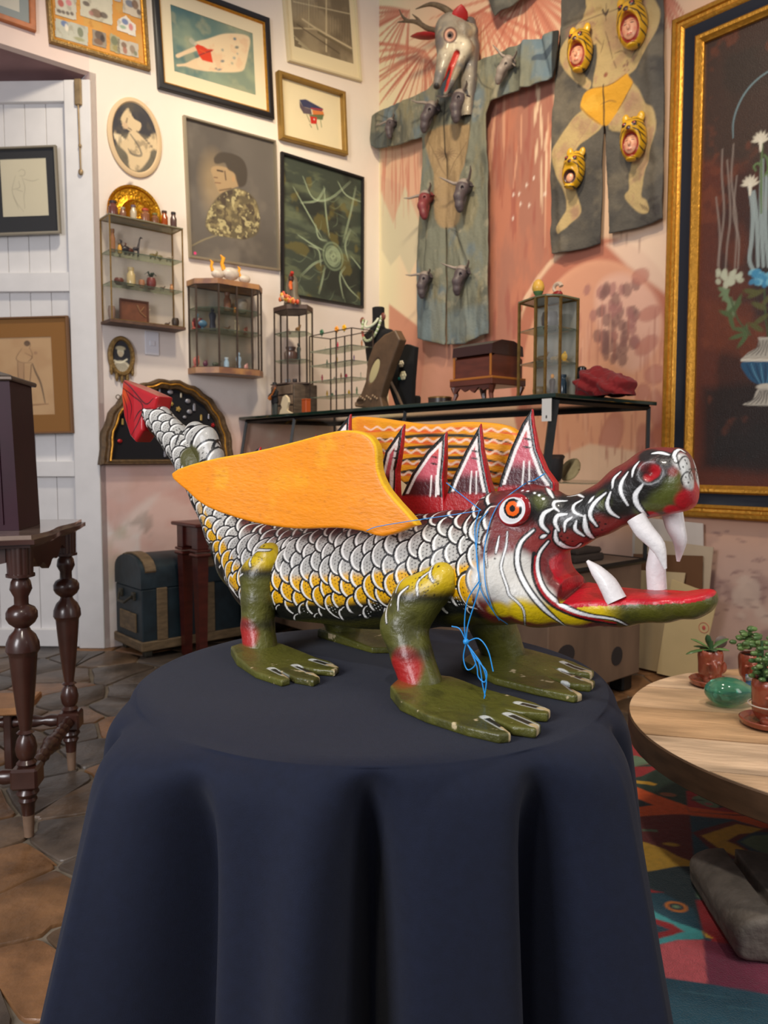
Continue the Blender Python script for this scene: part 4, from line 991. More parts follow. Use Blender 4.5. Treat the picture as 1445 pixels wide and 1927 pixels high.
card([(105, 33), (166, 50), (166, 85), (105, 68)], (186, 186, 170), [(122, 44, 6, 5, BL), (126, 51, 3, 6, (230, 220, 200)), (152, 60, 5, 8, GR), (150, 73, 9, 3, (150, 150, 110))])
card([(152, -22), (212, -4), (212, 47), (152, 28)], (204, 198, 176), [(163, 6, 6, 4, DK), (182, 24, 10, 7, BR_), (196, 28, 7, 5, DK), (172, 24, 4, 4, (170, 120, 110))])
card([(232, -30), (268, -20), (267, 35), (232, 22)], (202, 190, 170), [(245, 6, 8, 6, (100, 110, 130)), (255, 8, 6, 8, BR_), (262, 22, 4, 5, DK)])
card([(222, 36), (238, 28), (246, 38), (256, 46), (256, 68), (221, 55)], (222, 216, 204), [(236, 40, 6, 5, BL), (247, 50, 4, 6, (200, 110, 110)), (232, 50, 6, 3, (140, 170, 140))])
card([(175, 54), (200, 62), (201, 90), (175, 83)], (150, 138, 122), [(188, 66, 8, 8, DK), (186, 78, 8, 5, BR_), (194, 72, 4, 6, (60, 50, 50))])
card([(208, 61), (226, 70), (226, 101), (208, 94)], (168, 160, 124), [(216, 76, 6, 8, GR), (218, 90, 5, 5, (150, 140, 90))])
card([(222, 72), (261, 82), (261, 108), (222, 98)], (190, 182, 166), [(234, 84, 5, 5, BR_), (236, 94, 4, 6, (160, 100, 80)), (250, 92, 5, 7, (140, 120, 100)), (256, 100, 3, 4, GR)])
card([(216, -30), (228, -26), (228, 3), (216, 0)], (190, 180, 170), [(222, -8, 4, 6, (80, 120, 150))])
# 3 watercolour of a swimmer
def a3(p, b):
    p.noise((150, 168, 150), 4, .40, .62, .85, 3); p.noise((70, 112, 124), 5, .50, .66, .7, 9); p.noise((176, 178, 150), 9, .55, .72, .5, 22); p.shade(.06, 40, 2)
    p.blend(sstep(-.02, .15, p.P[:, 0])*.35, (176, 182, 154)); sk = (238, 212, 180); W3 = (240, 218, 186)
    p.poly([(332, 102), (345, 96), (368, 86), (384, 84), (376, 92), (350, 102), (336, 108)], sk, 1, .006, True)
    p.poly([(334, 120), (350, 118), (372, 108), (390, 108), (400, 132), (372, 130), (350, 124), (336, 124)], sk, 1, .006, True)
    p.poly([(366, 80), (392, 72), (420, 63), (445, 62), (466, 66), (472, 76), (468, 100), (464, 118), (456, 133), (420, 135), (390, 131), (372, 118), (380, 96)], W3, 1, .008, True)
    p.noise((232, 186, 152), 18, .5, .65, .45, 5, region=(poly_sd(p.P, p.mp([(366, 80), (445, 62), (472, 76), (456, 133), (390, 131)])) < 0)*1.)
    p.poly([(357, 76), (360, 70), (368, 76), (374, 84), (366, 84)], (196, 196, 180), .7, .006, True)
    for x, y, rx, ry, cc in ((443, 72, .012, .009, (50, 120, 150)), (447, 88, .016, .009, (110, 122, 124)), (420, 93, .010, .009, (160, 166, 160)), (442, 108, .012, .009, (160, 170, 170)), (420, 114, .016, .008, (110, 124, 138)), (438, 118, .010, .009, (176, 176, 160)), (414, 130, .018, .006, (110, 130, 150)), (408, 128, .01, .006, (140, 130, 130)), (448, 100, .007, .007, (170, 172, 168))): p.ell((x, y), rx, ry, cc, .4, .85, .006)
    p.poly([(368, 86), (373, 82), (384, 86), (392, 91), (404, 92), (398, 97), (402, 117), (392, 115), (382, 112), (376, 104), (372, 94)], (228, 66, 30), 1, .005)
    p.stroke([(376, 103), (388, 98), (400, 94)], .006, (130, 50, 50)); p.stroke([(376, 92), (388, 98)], .005, (236, 110, 50))
picture(FL_, 'black and gold frame with a watercolour of a swimmer in a red suit', [(292, -44), (512, 32), (513, 226), (294, 159)], .042, .035, blackf, a3, (240, 228, 202), (.075, .085, .085, .09), base=(104, 134, 132), inner=(.010, gold), glass=True)
# 4 architectural photograph
def a4(p, b):
    p.shade(.2, 14, 4); p.noise((104, 92, 74), 6, .45, .65, .7, 8)
    for k in range(16): p.stroke([(548+k*3, 60+k*4), (590+k*4, 100+k*3)], .010, (226, 214, 180) if k % 2 else (96, 84, 68), .3, .9)
    p.stroke([(570, 35), (600, 55), (662, 90)], .014, (214, 200, 168)); p.stroke([(552, 52), (600, 54)], .010, (206, 192, 160)); p.stroke([(615, -10), (615, 96)], .012, (216, 202, 168)); p.stroke([(553, 2), (662, 26)], .007, (216, 204, 172)); p.stroke([(582, -6), (582, 50)], .006, (206, 194, 160))
    for k in range(9): p.stroke([(620+k*5, 30), (620+k*5, 60+k*3)], .004, (90, 80, 62), .2, .7); p.stroke([(560+k*5, -5), (560+k*5, 34)], .003, (90, 80, 62), .2, .5)
    p.stroke([(600, 60), (665, 100)], .02, (120, 108, 84)); p.stroke([(560, 45), (590, 66), (640, 100)], .008, (84, 72, 58))
picture(FL_, 'narrow cream frame with a sepia photograph of glass roofing beams', [(533, -135), (674, -80), (674, 152), (535, 109)], .018, .03, M('cream_frame', (214, 198, 160), .5), a4, (240, 228, 196), (.055, .045, .05, .105), base=(164, 150, 124), glass=True)
# 5 shadow box
def a5(p, b):
    p.shade(.03, 10)
    p.poly([(566, 186), (578, 185), (611, 203), (608, 210), (586, 203), (572, 198)], (50, 58, 100), 1, .004); p.poly([(566, 188), (572, 198), (588, 204), (590, 214), (574, 212), (567, 200)], (96, 84, 100), 1, .004)
    p.poly([(590, 205), (611, 208), (613, 216), (592, 215)], (222, 130, 70), 1, .004); p.stroke([(588, 202), (611, 205)], .006, (206, 50, 30)); p.poly([(584, 214), (612, 214), (610, 224), (588, 222)], (60, 96, 56), .9, .006)
    p.poly([(586, 217), (599, 219), (599, 232), (588, 231)], (206, 40, 34), 1, .004); p.ell((594, 223), .006, .006, (240, 230, 220)); p.stroke([(598, 231), (601, 242)], .007, (60, 110, 60)); p.stroke([(586, 232), (589, 238)], .006, (70, 100, 70)); p.stroke([(606, 224), (608, 238)], .005, (60, 110, 60)); p.stroke([(580, 214), (586, 228)], .006, (90, 100, 60))
picture(FL_, 'deep gold shadow box with a small blue, red and green picture', [(527, 131), (654, 174), (653, 290), (529, 259)], .026, .055, M('bronze_gold', (158, 124, 62), .45, .45, noise=.1), a5, base=(238, 226, 196), step=.004, prof=[(0, 0), (0, -.050), (.004, -.055), (.022, -.055), (.026, -.052), (.026, -.005)], glass=True)
# 6 oval print
def oval(fr, label, c, rx, ry, rim, fmat, base, paint, depth=.018, name='oval_picture', cat='picture'):
    C = fr.px(*c, -depth); X1 = fr.px(c[0]+rx, c[1], -depth); X0 = fr.px(c[0]-rx, c[1], -depth); Z1 = fr.px(c[0], c[1]-ry, -depth); Z0 = fr.px(c[0], c[1]+ry, -depth)
    RX = (X1[0]-X0[0])/2; RZ = (Z1[1]-Z0[1])/2; cx, cz = (X0[0]+X1[0])/2, (Z0[1]+Z1[1])/2
    t = fthing(name, label, cat, fr, cx, -.002, cz); m = lambda x, y: tuple(fr.px(x, y, -depth)-np.array([cx, cz]))
    n = 48; V = []; F = []; prof = [(0, 0), (0, -depth*.7), (rim*.3, -depth), (rim*.8, -depth), (rim, -depth*.6)]
    for k in range(n):
        th = 2*math.pi*k/n
        for i, y in prof: V.append(((RX-i)*math.cos(th), y, (RZ-i)*math.sin(th)))
    L = len(prof)
    for k in range(n):
        for j in range(L-1): F.append((k*L+j, k*L+j+1, ((k+1) % n)*L+j+1, ((k+1) % n)*L+j))
    MB().add(V, F).build('frame', fmat, t, 40)
    nr = 44; Vv = []; 
    for i in range(nr+1):
        for k in range(72): th = 2*math.pi*k/72; r = i/nr; Vv.append(((RX-rim)*r*math.cos(th), -depth*.6, (RZ-rim)*r*math.sin(th)))
    Fv = [(i*72+k, i*72+(k+1) % 72, (i+1)*72+(k+1) % 72, (i+1)*72+k) for i in range(nr) for k in range(72)]; Vv = np.array(Vv)
    p = Paint(Vv[:, [0, 2]], base, .005, m); paint(p); link('artwork', mesh_np('artwork', Vv, np.array(Fv), colors=p.C), M('paper_art'), t); return t, RX, RZ
def a6(p):
    cr, dk, gy = (214, 190, 150), (52, 50, 54), (140, 128, 108)
    p.noise((84, 80, 74), 10, .45, .7, .7, 3); p.poly([(213, 285), (240, 250), (300, 270), (300, 330), (214, 330)], (120, 112, 92), .7, .02, True)
    p.poly([(238, 205), (243, 204), (252, 222), (266, 232), (262, 246), (246, 246), (234, 236), (228, 222)], cr, 1, .006, True)
    p.poly([(216, 248), (236, 262), (246, 246), (262, 250), (276, 262), (292, 250), (297, 280), (286, 282), (280, 300), (262, 320), (245, 316), (240, 290), (222, 270)], cr, 1, .01, True)
    p.stroke([(246, 252), (262, 276), (266, 292), (250, 290), (242, 280)], .014, gy, .4); p.stroke([(258, 246), (276, 264), (288, 278)], .010, (110, 98, 84), .4); p.stroke([(240, 222), (238, 236), (248, 244)], .010, (130, 110, 90), .3); p.ell((236, 236), .02, .02, (206, 176, 140)); p.poly([(214, 250), (226, 252), (236, 262), (224, 268), (216, 260)], (226, 206, 168), 1, .006)
    p.noise((90, 82, 70), 26, .55, .7, .5, 12)
oval(FL_, 'oval print of a bonneted girl reading, with a cream border', (254, 258), 51, 74, .032, M('cream_border', (214, 186, 146), .7), (60, 58, 62), a6)
# 7 portrait
def a7(p, b):
    p.shade(.08, 5, 3); p.noise((118, 110, 100), 5, .45, .65, .6, 5); p.noise((70, 64, 60), 4, .5, .7, .5, 15)
    p.ell((405, 345), .10, .18, (176, 150, 108), 0, .5, .10)
    p.poly([(398, 318), (408, 312), (430, 316), (446, 330), (450, 348), (444, 352), (432, 356), (420, 362), (412, 360), (404, 338)], (166, 140, 104), 1, .01, True)
    p.poly([(404, 296), (416, 286), (440, 289), (458, 300), (466, 320), (464, 345), (452, 352), (446, 340), (442, 326), (430, 318), (424, 306), (412, 308), (405, 306)], (66, 58, 50), .95, .012, True)
    p.stroke([(410, 320), (420, 322)], .012, (70, 56, 46)); p.stroke([(404, 333), (410, 334)], .007, (100, 70, 56)); p.stroke([(406, 343), (416, 344)], .006, (110, 70, 56)); p.ell((440, 336), .012, .02, (176, 140, 100)); p.stroke([(424, 322), (426, 338)], .010, (90, 70, 54)); p.stroke([(414, 358), (436, 354)], .010, (110, 90, 66))
    J = [(392, 400), (404, 378), (420, 362), (446, 354), (468, 362), (484, 380), (490, 410), (486, 438), (462, 450), (430, 446), (400, 440), (388, 424)]
    p.poly(J, (96, 86, 64), 1, .012, True); k = (poly_sd(p.P, p.mp(J)) < 0)*1.
    p.noise((150, 136, 96), 18, .45, .65, .8, 6, region=k); p.noise((62, 50, 44), 26, .50, .66, .8, 16, region=k); p.noise((190, 178, 130), 40, .6, .68, .8, 26, region=k)
    p.blend(sstep(.08, .2, p.P[:, 0])*sstep(-.1, -.3, p.P[:, 1])*.35, (70, 64, 58)); p.stroke([(362, 462), (386, 450), (410, 442)], .010, (150, 138, 104), .4, .7)
    p.ell((368, 476), .010, .010, (230, 60, 130))
picture(FL_, 'silver-framed grey oil portrait of a person with swept hair in a patterned jacket', [(348, 216), (523, 265), (525, 509), (356, 484)], .016, .03, silver, a7, base=(98, 92, 86), artm=canvas)
# 8 spider-like painting
def a8(p, b):
    p.noise((86, 96, 78), 7, .45, .62, .8, 4, (.6, 1.4)); p.noise((104, 112, 84), 9, .55, .68, .6, 9, (.5, 1.6)); p.noise((30, 32, 30), 4, .5, .62, .7, 14); p.noise((110, 100, 50), 8, .62, .72, .6, 33)
    gl = (150, 170, 136); cx, cy = 628, 482
    for r in ((.075, .085), (.055, .06), (.10, .11)): p.ell((cx, cy), r[0], r[1], gl, .3, .55, .012, ring=.012)
    for k in range(16): a = k*.39; p.ell((cx+8*math.cos(a), cy+10*math.sin(a)), .035, .028, (170, 186, 150), a, .35, .01, ring=.008)
    for q in ([(552, 350), (580, 400), (606, 446)], [(610, 350), (614, 400), (620, 445)], [(670, 350), (660, 400), (646, 455)], [(570, 330), (590, 372), (622, 372), (660, 340)], [(568, 516), (590, 496), (608, 488)], [(560, 440), (590, 460), (610, 470)], [(612, 500), (606, 530), (600, 552)], [(640, 510), (656, 540), (676, 560)], [(660, 480), (676, 500), (684, 512)], [(594, 420), (600, 446), (616, 452)], [(660, 430), (650, 460), (656, 490)], [(566, 380), (596, 376), (612, 352)], [(580, 460), (600, 470), (604, 500)], [(650, 500), (640, 520), (646, 560)], [(636, 340), (652, 366), (684, 380)]):
        p.stroke(q, .009, gl, .8, .8); p.stroke([(x+1.5, y+2) for x, y in q], .004, (200, 212, 180), .8, .7)
    for k in range(26):
        x, y = rnd.uniform(560, 680), rnd.uniform(330, 570); a = rnd.uniform(0, 3.1); p.stroke([(x, y), (x+14*math.cos(a), y+14*math.sin(a)+4), (x+26*math.cos(a+.3), y+26*math.sin(a+.3))], .005, gl, .9, .35)
picture(FL_, 'black-framed dark green painting of a pale radiating spider shape', [(528, 285), (684, 331), (687, 582), (534, 553)], .020, .03, blackf, a8, base=(58, 66, 56), artm=canvas)
# 9, 10 pictures on the door
def a9(p, b):
    p.shade(.04, 6); g = (128, 122, 110)
    for q in ([(34, 322), (40, 318), (46, 322), (44, 330), (36, 330)], [(28, 330), (24, 345), (22, 360), (30, 380), (44, 398)], [(40, 332), (46, 352), (44, 370), (46, 392)], [(34, 340), (36, 352), (22, 356)], [(44, 336), (60, 340), (72, 336)], [(30, 356), (42, 360)], [(24, 368), (34, 392)]): p.stroke(q, .0032, g, .6, .6)
picture(DF, 'thin silver frame with a pale pencil sketch on a black mat', [(-72, 280), (103, 271), (114, 439), (-60, 443)], .014, .028, silver, a9, (44, 46, 54), (.21, .058, .055, .10), base=(214, 208, 190), step=.004, glass=True)
def a10(p, b):
    p.shade(.05, 8); p.noise((190, 150, 112), 7, .5, .7, .5, 7); d = (110, 80, 60)
    for q in ([(44, 646), (50, 642), (56, 648), (54, 656)], [(40, 656), (32, 668), (30, 676), (40, 682), (58, 682)], [(56, 656), (60, 668), (56, 678)], [(46, 664), (60, 672), (52, 680)]): p.stroke(q, .004, d, .5, .8)
    p.ell((50, 646), .020, .018, (70, 50, 44), 0, .8, .006); p.stroke([(60, 684), (66, 700), (76, 722), (84, 758)], .012, (80, 64, 54), .5, .8); p.stroke([(58, 686), (56, 712), (50, 760)], .005, d); p.stroke([(32, 680), (34, 720), (36, 762)], .006, d, .4); p.stroke([(44, 684), (44, 720), (44, 760)], .005, d, .4); p.stroke([(30, 764), (90, 760)], .010, (150, 110, 80), .5, .8); p.poly([(32, 680), (44, 684), (44, 760), (36, 762)], (176, 140, 110), .6); p.ell((66, 664), .012, .010, (150, 110, 90), 0, .5)
picture(DF, 'brown-gold framed drawing of a nude figure leaning on a pillar', [(-72, 598), (127, 594), (136, 814), (-58, 820)], .012, .028, M('brown_frame', (120, 84, 52), .5, .3), a10, (150, 104, 50), (.20, .105, .115, .11), base=(204, 168, 130), step=.004, glass=True)
# 11 small oval portrait with gilded drops
def a11(p):
    p.ell((228, 662), .022, .028, (214, 206, 180)); p.ell((228, 655), .032, .014, (190, 180, 150)); p.ell((228, 666), .016, .018, (206, 190, 160)); p.poly([(208, 706), (214, 684), (228, 678), (242, 684), (252, 700), (250, 712)], (196, 188, 166), 1, .006, True)
    for k in range(9): p.stroke([(212+k*4.5, 704), (220+k*2, 684)], .004, (70, 66, 64), .3, .8)
    p.stroke([(216, 678), (228, 682), (240, 676)], .010, (226, 220, 196))
t, rx_, rz_ = oval(FL_, 'small gilded oval frame with hanging drops around an engraved portrait', (230, 670), 25, 38, .030, oldgold, (48, 48, 54), a11, .03)
for k in range(5):
    x = -.07+k*.035; z = -rz_*math.sqrt(max(0, 1-(x/rx_)**2)); MB().tube([(x, -.015, z+.02), (x, -.015, z-.025), (x, -.015, z-.045)], [.010, .012, .004], 8).build('drop', oldgold, t)
# 12 fan-shaped shadow box
def fanbox():
    c = FL_.px(314, 874, -.05); x0 = FL_.px(190, 874, -.05)[0]; x1 = FL_.px(440, 868, -.05)[0]; top = FL_.px(292, 712, -.05)[1]
    t = fthing('shadow_box', 'fan-shaped brown and gold shadow box of pinned brooches on black velvet', 'display box', FL_, (x0+x1)/2, -.003, c[1]); W = (x1-x0)/2; Hh = top-c[1]
    def arc(k, w, h, off=0): th = math.pi*k/40; s = 1+.012*math.cos(22*th); return (w*math.cos(th)*s, off+h*math.sin(th)**.85*s)
    mm = M('fan_frame', (92, 70, 44), .5, .3, noise=.35, nscale=40, bump=.4)
    rings = [(1, -.0), (1, -.045), (.96, -.06), (.92, -.055), (.90, -.06), (.84, -.05), (.82, -.02)]; V = []; F = []
    for s_, y in rings:
        for k in range(41): x, z = arc(k, W*s_, Hh*s_, (1-s_)*.30*0+(1-s_)*Hh*.35); V.append((x, y, z))
        V.append((-W*s_*.5, y, (1-s_)*Hh*.35)); V.append((0, y, (1-s_)*Hh*.35)); V.append((W*s_*.5, y, (1-s_)*Hh*.35))
    n = 44
    for j in range(len(rings)-1):
        for k in range(n): F.append((j*n+k, j*n+(k+1) % n, (j+1)*n+(k+1) % n, (j+1)*n+k))
    MB().add(V, F).build('frame', mm, t, 30)
    MB().prism([arc(k, W*.90, Hh*.90, Hh*.04) for k in range(41)], -.025, -.018).build('backing', M('black_velvet', (16, 15, 22), .95), t)
    MB().tube([(x*.865, -.058, z*.9+Hh*.045) for x, z in [arc(k, W, Hh) for k in range(41)]], .006, 6).build('gilt_line', gold, t)
    cols = [((206, 196, 176), 0), ((190, 160, 90), 0), ((150, 150, 160), 0), ((176, 40, 44), 0), ((110, 150, 160), 0)]
    R = random.Random(4)
    fx = 0
    for px, py in [(230, 795), (225, 830), (340, 745), (353, 755), (335, 770), (356, 775), (347, 785), (320, 738), (378, 787), (392, 785), (365, 768), (330, 800), (300, 735), (262, 745), (350, 830), (372, 820), (395, 815), (322, 760), (245, 775), (310, 855), (385, 845), (405, 840), (400, 800)]:
        p = FL_.px(px, py, -.03)-np.array([(x0+x1)/2, c[1]]); cc = cols[R.randrange(5)][0]; mt = M('brooch_%d_%d_%d' % cc, cc, .3, .5)
        mb = MB(); r = R.uniform(.012, .022); k0 = R.randrange(3)
        if k0 == 0: mb.ball((p[0], -.032, p[1]), (r, .006, r*.8))
        elif k0 == 1:
            for q in range(5): mb.ball((p[0]+r*.7*math.cos(q*1.26), -.032, p[1]+r*.7*math.sin(q*1.26)), (r*.42, .005, r*.42), 8, 5)
            mb.ball((p[0], -.035, p[1]), (r*.4, .006, r*.4), 8, 5)
        else: mb.box((p[0], -.032, p[1]), (r, .008, r*2.2), .003); mb.ball((p[0], -.032, p[1]+r*1.2), (r*.5, .006, r*.5), 8, 5)
        b = mb.build('brooch', mt); l = Vector((p[0], -.032, p[1]))
        b.location = FL_.w((x0+x1)/2, -.003, c[1]); b.rotation_euler = (0, 0, FL_.rot)
        P_all = sorted([225, 230, 245, 262, 300, 310, 320, 322, 330, 335, 340, 347, 350, 353, 356, 365, 372, 378, 385, 392, 395, 400, 405]); k_ = P_all.index(px)
        OR = ['first', 'second', 'third', 'fourth', 'fifth', 'sixth', 'seventh', 'eighth', 'ninth', 'tenth', 'eleventh', 'twelfth', 'thirteenth', 'fourteenth', 'fifteenth', 'sixteenth', 'seventeenth', 'eighteenth', 'nineteenth', 'twentieth', 'twenty-first', 'twenty-second', 'twenty-third']
        CN = {206: 'silvery', 190: 'brass', 150: 'grey', 176: 'red', 110: 'pale blue'}; SH = ['oval', 'flower', 'bar']
        b['label'] = '%s %s brooch, %s from the left on the velvet of the fan-shaped box' % (CN[cc[0]], SH[k0], OR[k_]); b['category'] = 'brooch'; b['group'] = 'brooches pinned in the fan-shaped box'
    q = FL_.px(223, 747, -.04)-np.array([(x0+x1)/2, c[1]]); MB().tube([(q[0]+.014*math.cos(a), -.03, q[1]+.014*math.sin(a)) for a in np.linspace(0, 6.28, 14)], .003, 6).build('ring', mm, t)
fanbox()
# 13 switch
c, w, h, a = quad_frame(FL_, [(273, 624), (300, 624), (299, 668), (274, 668)], -.01)
t = fthing('light_switch', 'white wall switch plate under the small glass wall cabinet', 'switch', FL_, c[0], 0, c[1]); MB().box((0, -.005, 0), (w, .01, h), .003).build('plate', M('white_plastic', (220, 220, 228), .35), t)
MB().box((.0, -.012, .0), (w*.36, .008, h*.22), .002).build('rocker', M('white_plastic'), t)

# ---- the large gilt painting on the mural wall
def bigpic():
    q = [(1253, 44), (1560, -150), (1560, 984), (1255, 968)]
    d = .05; P = [FR_.px(*v, -d) for v in q]; x0 = FR_.px(1253, 500, -d)[0]; x1 = x0+1.35
    ztop = FR_.px(1253, 44, -d)[1]; zb = FR_.px(1255, 970, -d)[1]; Hh = ztop-zb; W = x1-x0
    t = fthing('framed_painting', 'large painting of a vase with dripping flowers in a gold and black frame', 'painting', FR_, (x0+x1)/2, -.004, (ztop+zb)/2)
    bars(W, Hh, [(0, 0), (0, -.05), (.012, -.062), (.030, -.062), (.036, -.05), (.050, -.046), (.058, -.052), (.070, -.046), (.075, -.04)]).build('outer_gilt_frame', gold, t, 25)
    bars(W-.15, Hh-.15, [(0, -.0), (0, -.040), (.03, -.034), (.062, -.040), (.062, 0)]).build('dark_blue_band', M('dark_blue_frame', (22, 26, 38), .35), t, 25)
    bars(W-.274, Hh-.274, [(0, 0), (0, -.044), (.010, -.052), (.024, -.048), (.036, -.036), (.046, -.03), (.046, -.004)]).build('inner_gilt_frame', gold, t, 25)
    cc = np.array([(x0+x1)/2, (ztop+zb)/2]); m = lambda x, y: tuple(FR_.px(x, y, -.03)-cc)
    aw, ah = W/2-.183, Hh/2-.183; V, F = grid_sheet(-aw, aw, -ah, ah, .006, -.012); p = Paint(V[:, [0, 2]], (60, 30, 20), .006, m)
    p.noise((94, 44, 24), 3, .42, .6, .85, 3); p.noise((36, 28, 26), 3, .5, .62, .8, 13); X, Z = p.P.T
    bo = np.minimum(np.minimum(X+aw, aw-X), np.minimum(Z+ah, ah-Z)); p.blend(sstep(.14, .09, bo+.05*(vnoise(p.P, 14, 4)-.5))*.85, (92, 42, 26)); p.blend(sstep(-.9, -1.0, Z)*0, (0, 0, 0))
    p.poly([(1316, 60), (1445, 20), (1600, 20), (1600, 330), (1316, 300)], (50, 42, 34), .8, .08); p.poly([(1320, 560), (1450, 610), (1450, 690), (1320, 650)], (110, 52, 26), .5, .05); p.poly([(1320, 730), (1600, 700), (1600, 910), (1320, 880)], (26, 20, 18), .85, .06); p.noise((120, 60, 34), 10, .62, .75, .4, 30)
    p.shade(.15, 60, 8, 2)
    p.stroke([(1377, 258), (1378, 225), (1390, 190), (1410, 160), (1440, 135), (1480, 118)], .011, (110, 134, 140), .4, .9)
    for q in ([(1357, 280), (1356, 330), (1360, 400), (1352, 470), (1350, 510)], [(1366, 300), (1372, 400), (1366, 460), (1362, 515)], [(1378, 270), (1374, 340), (1384, 420), (1380, 510)], [(1384, 330), (1378, 400), (1388, 450), (1386, 505)], [(1345, 370), (1352, 440), (1348, 500)]): p.stroke(q, .012, (150, 136, 126), .3, .6)
    for k in range(26): p.ell((rnd.uniform(1348, 1392), rnd.uniform(508, 545)), .018, .014, (186, 190, 166), rnd.random()*3, .8, .008)
    for k in range(9): x, y = 1352+k*2.5, 545+k*5; p.ell((x+6, y), .030, .012, (110, 132, 96), rnd.random()*3, .9, .008)
    for x, y, a in ((1378, 580, .6), (1365, 590, -.5), (1386, 570, 1.2), (1374, 605, 1.9), (1396, 640, .9), (1392, 620, -.3), (1400, 625, 1.4), (1386, 632, .2)): p.ell((x, y), .045, .012, (76, 96, 56), a, .95, .008)
    p.stroke([(1372, 560), (1386, 600), (1410, 630)], .008, (70, 84, 50))
    for q in ([(1408, 350), (1414, 400), (1412, 450), (1408, 490), (1420, 515)], [(1416, 360), (1422, 420), (1424, 500)], [(1432, 300), (1430, 400), (1434, 500)], [(1440, 330), (1438, 420), (1444, 500)]): p.stroke(q, .022, (160, 176, 176), .2, .75)
    for q in ([(1432, 262), (1430, 340), (1430, 400)], [(1436, 290), (1442, 300), (1443, 330)], [(1420, 320), (1416, 312), (1424, 306), (1430, 312)], [(1436, 330), (1445, 316)]): p.stroke(q, .012, (92, 116, 70), .3)
    for cx, cy in ((1429, 265), (1409, 348)):
        for k in range(7): a = math.radians(-170+k*26); p.ell((cx+7*math.cos(a), cy+9*math.sin(a)), .028, .009, (214, 206, 186), -a, .95, .006)
        p.stroke([(cx, cy-6), (cx, cy+18)], .016, (220, 214, 196), .5)
    for k in range(36): p.ell((rnd.uniform(1412, 1470), rnd.uniform(510, 536)), .018, .014, (60, 136, 176) if k % 2 else (120, 184, 206), rnd.random()*3, .85, .008)
    p.stroke([(1436, 545), (1438, 590), (1444, 640)], .010, (60, 76, 44)); 
    for x, y, a in ((1420, 552, .3), (1412, 548, -.3), (1430, 600, .5), (1420, 615, -.6), (1426, 575, 2.6), (1444, 560, .8)): p.ell((x, y), .045, .014, (84, 84, 40), a, .95, .008)
    # vase
    vx = 1436
    p.poly([(1424, 634), (1450, 634), (1446, 652), (1468, 664), (1476, 674), (1394, 674), (1404, 664), (1426, 652)], (176, 170, 158), 1, .006); p.poly([(1396, 680), (1476, 680), (1470, 705), (1452, 722), (1422, 722), (1402, 706)], (30, 78, 112), 1, .006, True); p.stroke([(1394, 677), (1478, 677)], .016, (206, 200, 186)); p.ell((1437, 727), .045, .016, (190, 184, 170)); p.poly([(1424, 732), (1450, 732), (1460, 752), (1478, 762), (1398, 762), (1414, 752)], (176, 170, 158), 1, .006, True)
    for k in range(9): p.stroke([(1402+k*9, 684), (1412+k*6.5, 704), (1424+k*3.4, 720)], .006, (86, 140, 166) if k % 2 else (16, 44, 72), .5); p.stroke([(1402+k*9, 668), (1420+k*5, 656), (1426+k*3, 640)], .006, (90, 86, 80), .5); p.stroke([(1402+k*9, 760), (1420+k*5, 748), (1428+k*2.4, 734)], .006, (80, 76, 72), .5)
    link('canvas', mesh_np('canvas', V, F, colors=p.C), mat('oil_canvas', rough=.42, attr=True, bump=.25, bscale=160, coat=.1), t)
bigpic()
# ================================================================ costumes hanging on the mural wall
def sheet(fr, name, label, cat, poly, cuts, off, thick, disp, paint, m, step=.006, smooth=True, parts=None):
    A = np.array([fr.px(*q, -off) for q in poly]); c = A.mean(0); A = A-c; lo, hi = A.min(0), A.max(0)
    f = SDF((lo[0]-.03, -.06, lo[1]-.03), (hi[0]+.03, .06, hi[1]+.03), step)
    f.prism(A, (0, 2), -thick/2, thick/2, thick*.3)
    for k in cuts: f.prism(np.array([fr.px(*q, -off)-c for q in k]), (0, 2), -.1, .1, cut=True)
    V, Q = f.mesh(); V = relax(V, Q, 1); V[:, 1] += disp(V[:, 0], V[:, 2], lambda x, y: fr.px(x, y, -off)-c)
    p = Paint(V[:, [0, 2]], (120, 120, 110), step, lambda x, y: tuple(fr.px(x, y, -off)-c)); paint(p)
    t = fthing(name, label, cat, fr, c[0], -off, c[1]); link('canvas', mesh_np('canvas', V, Q, colors=p.C), m, t); return t, c
fab = mat('painted_canvas', rough=.85, attr=True, bump=.35, bscale=60)
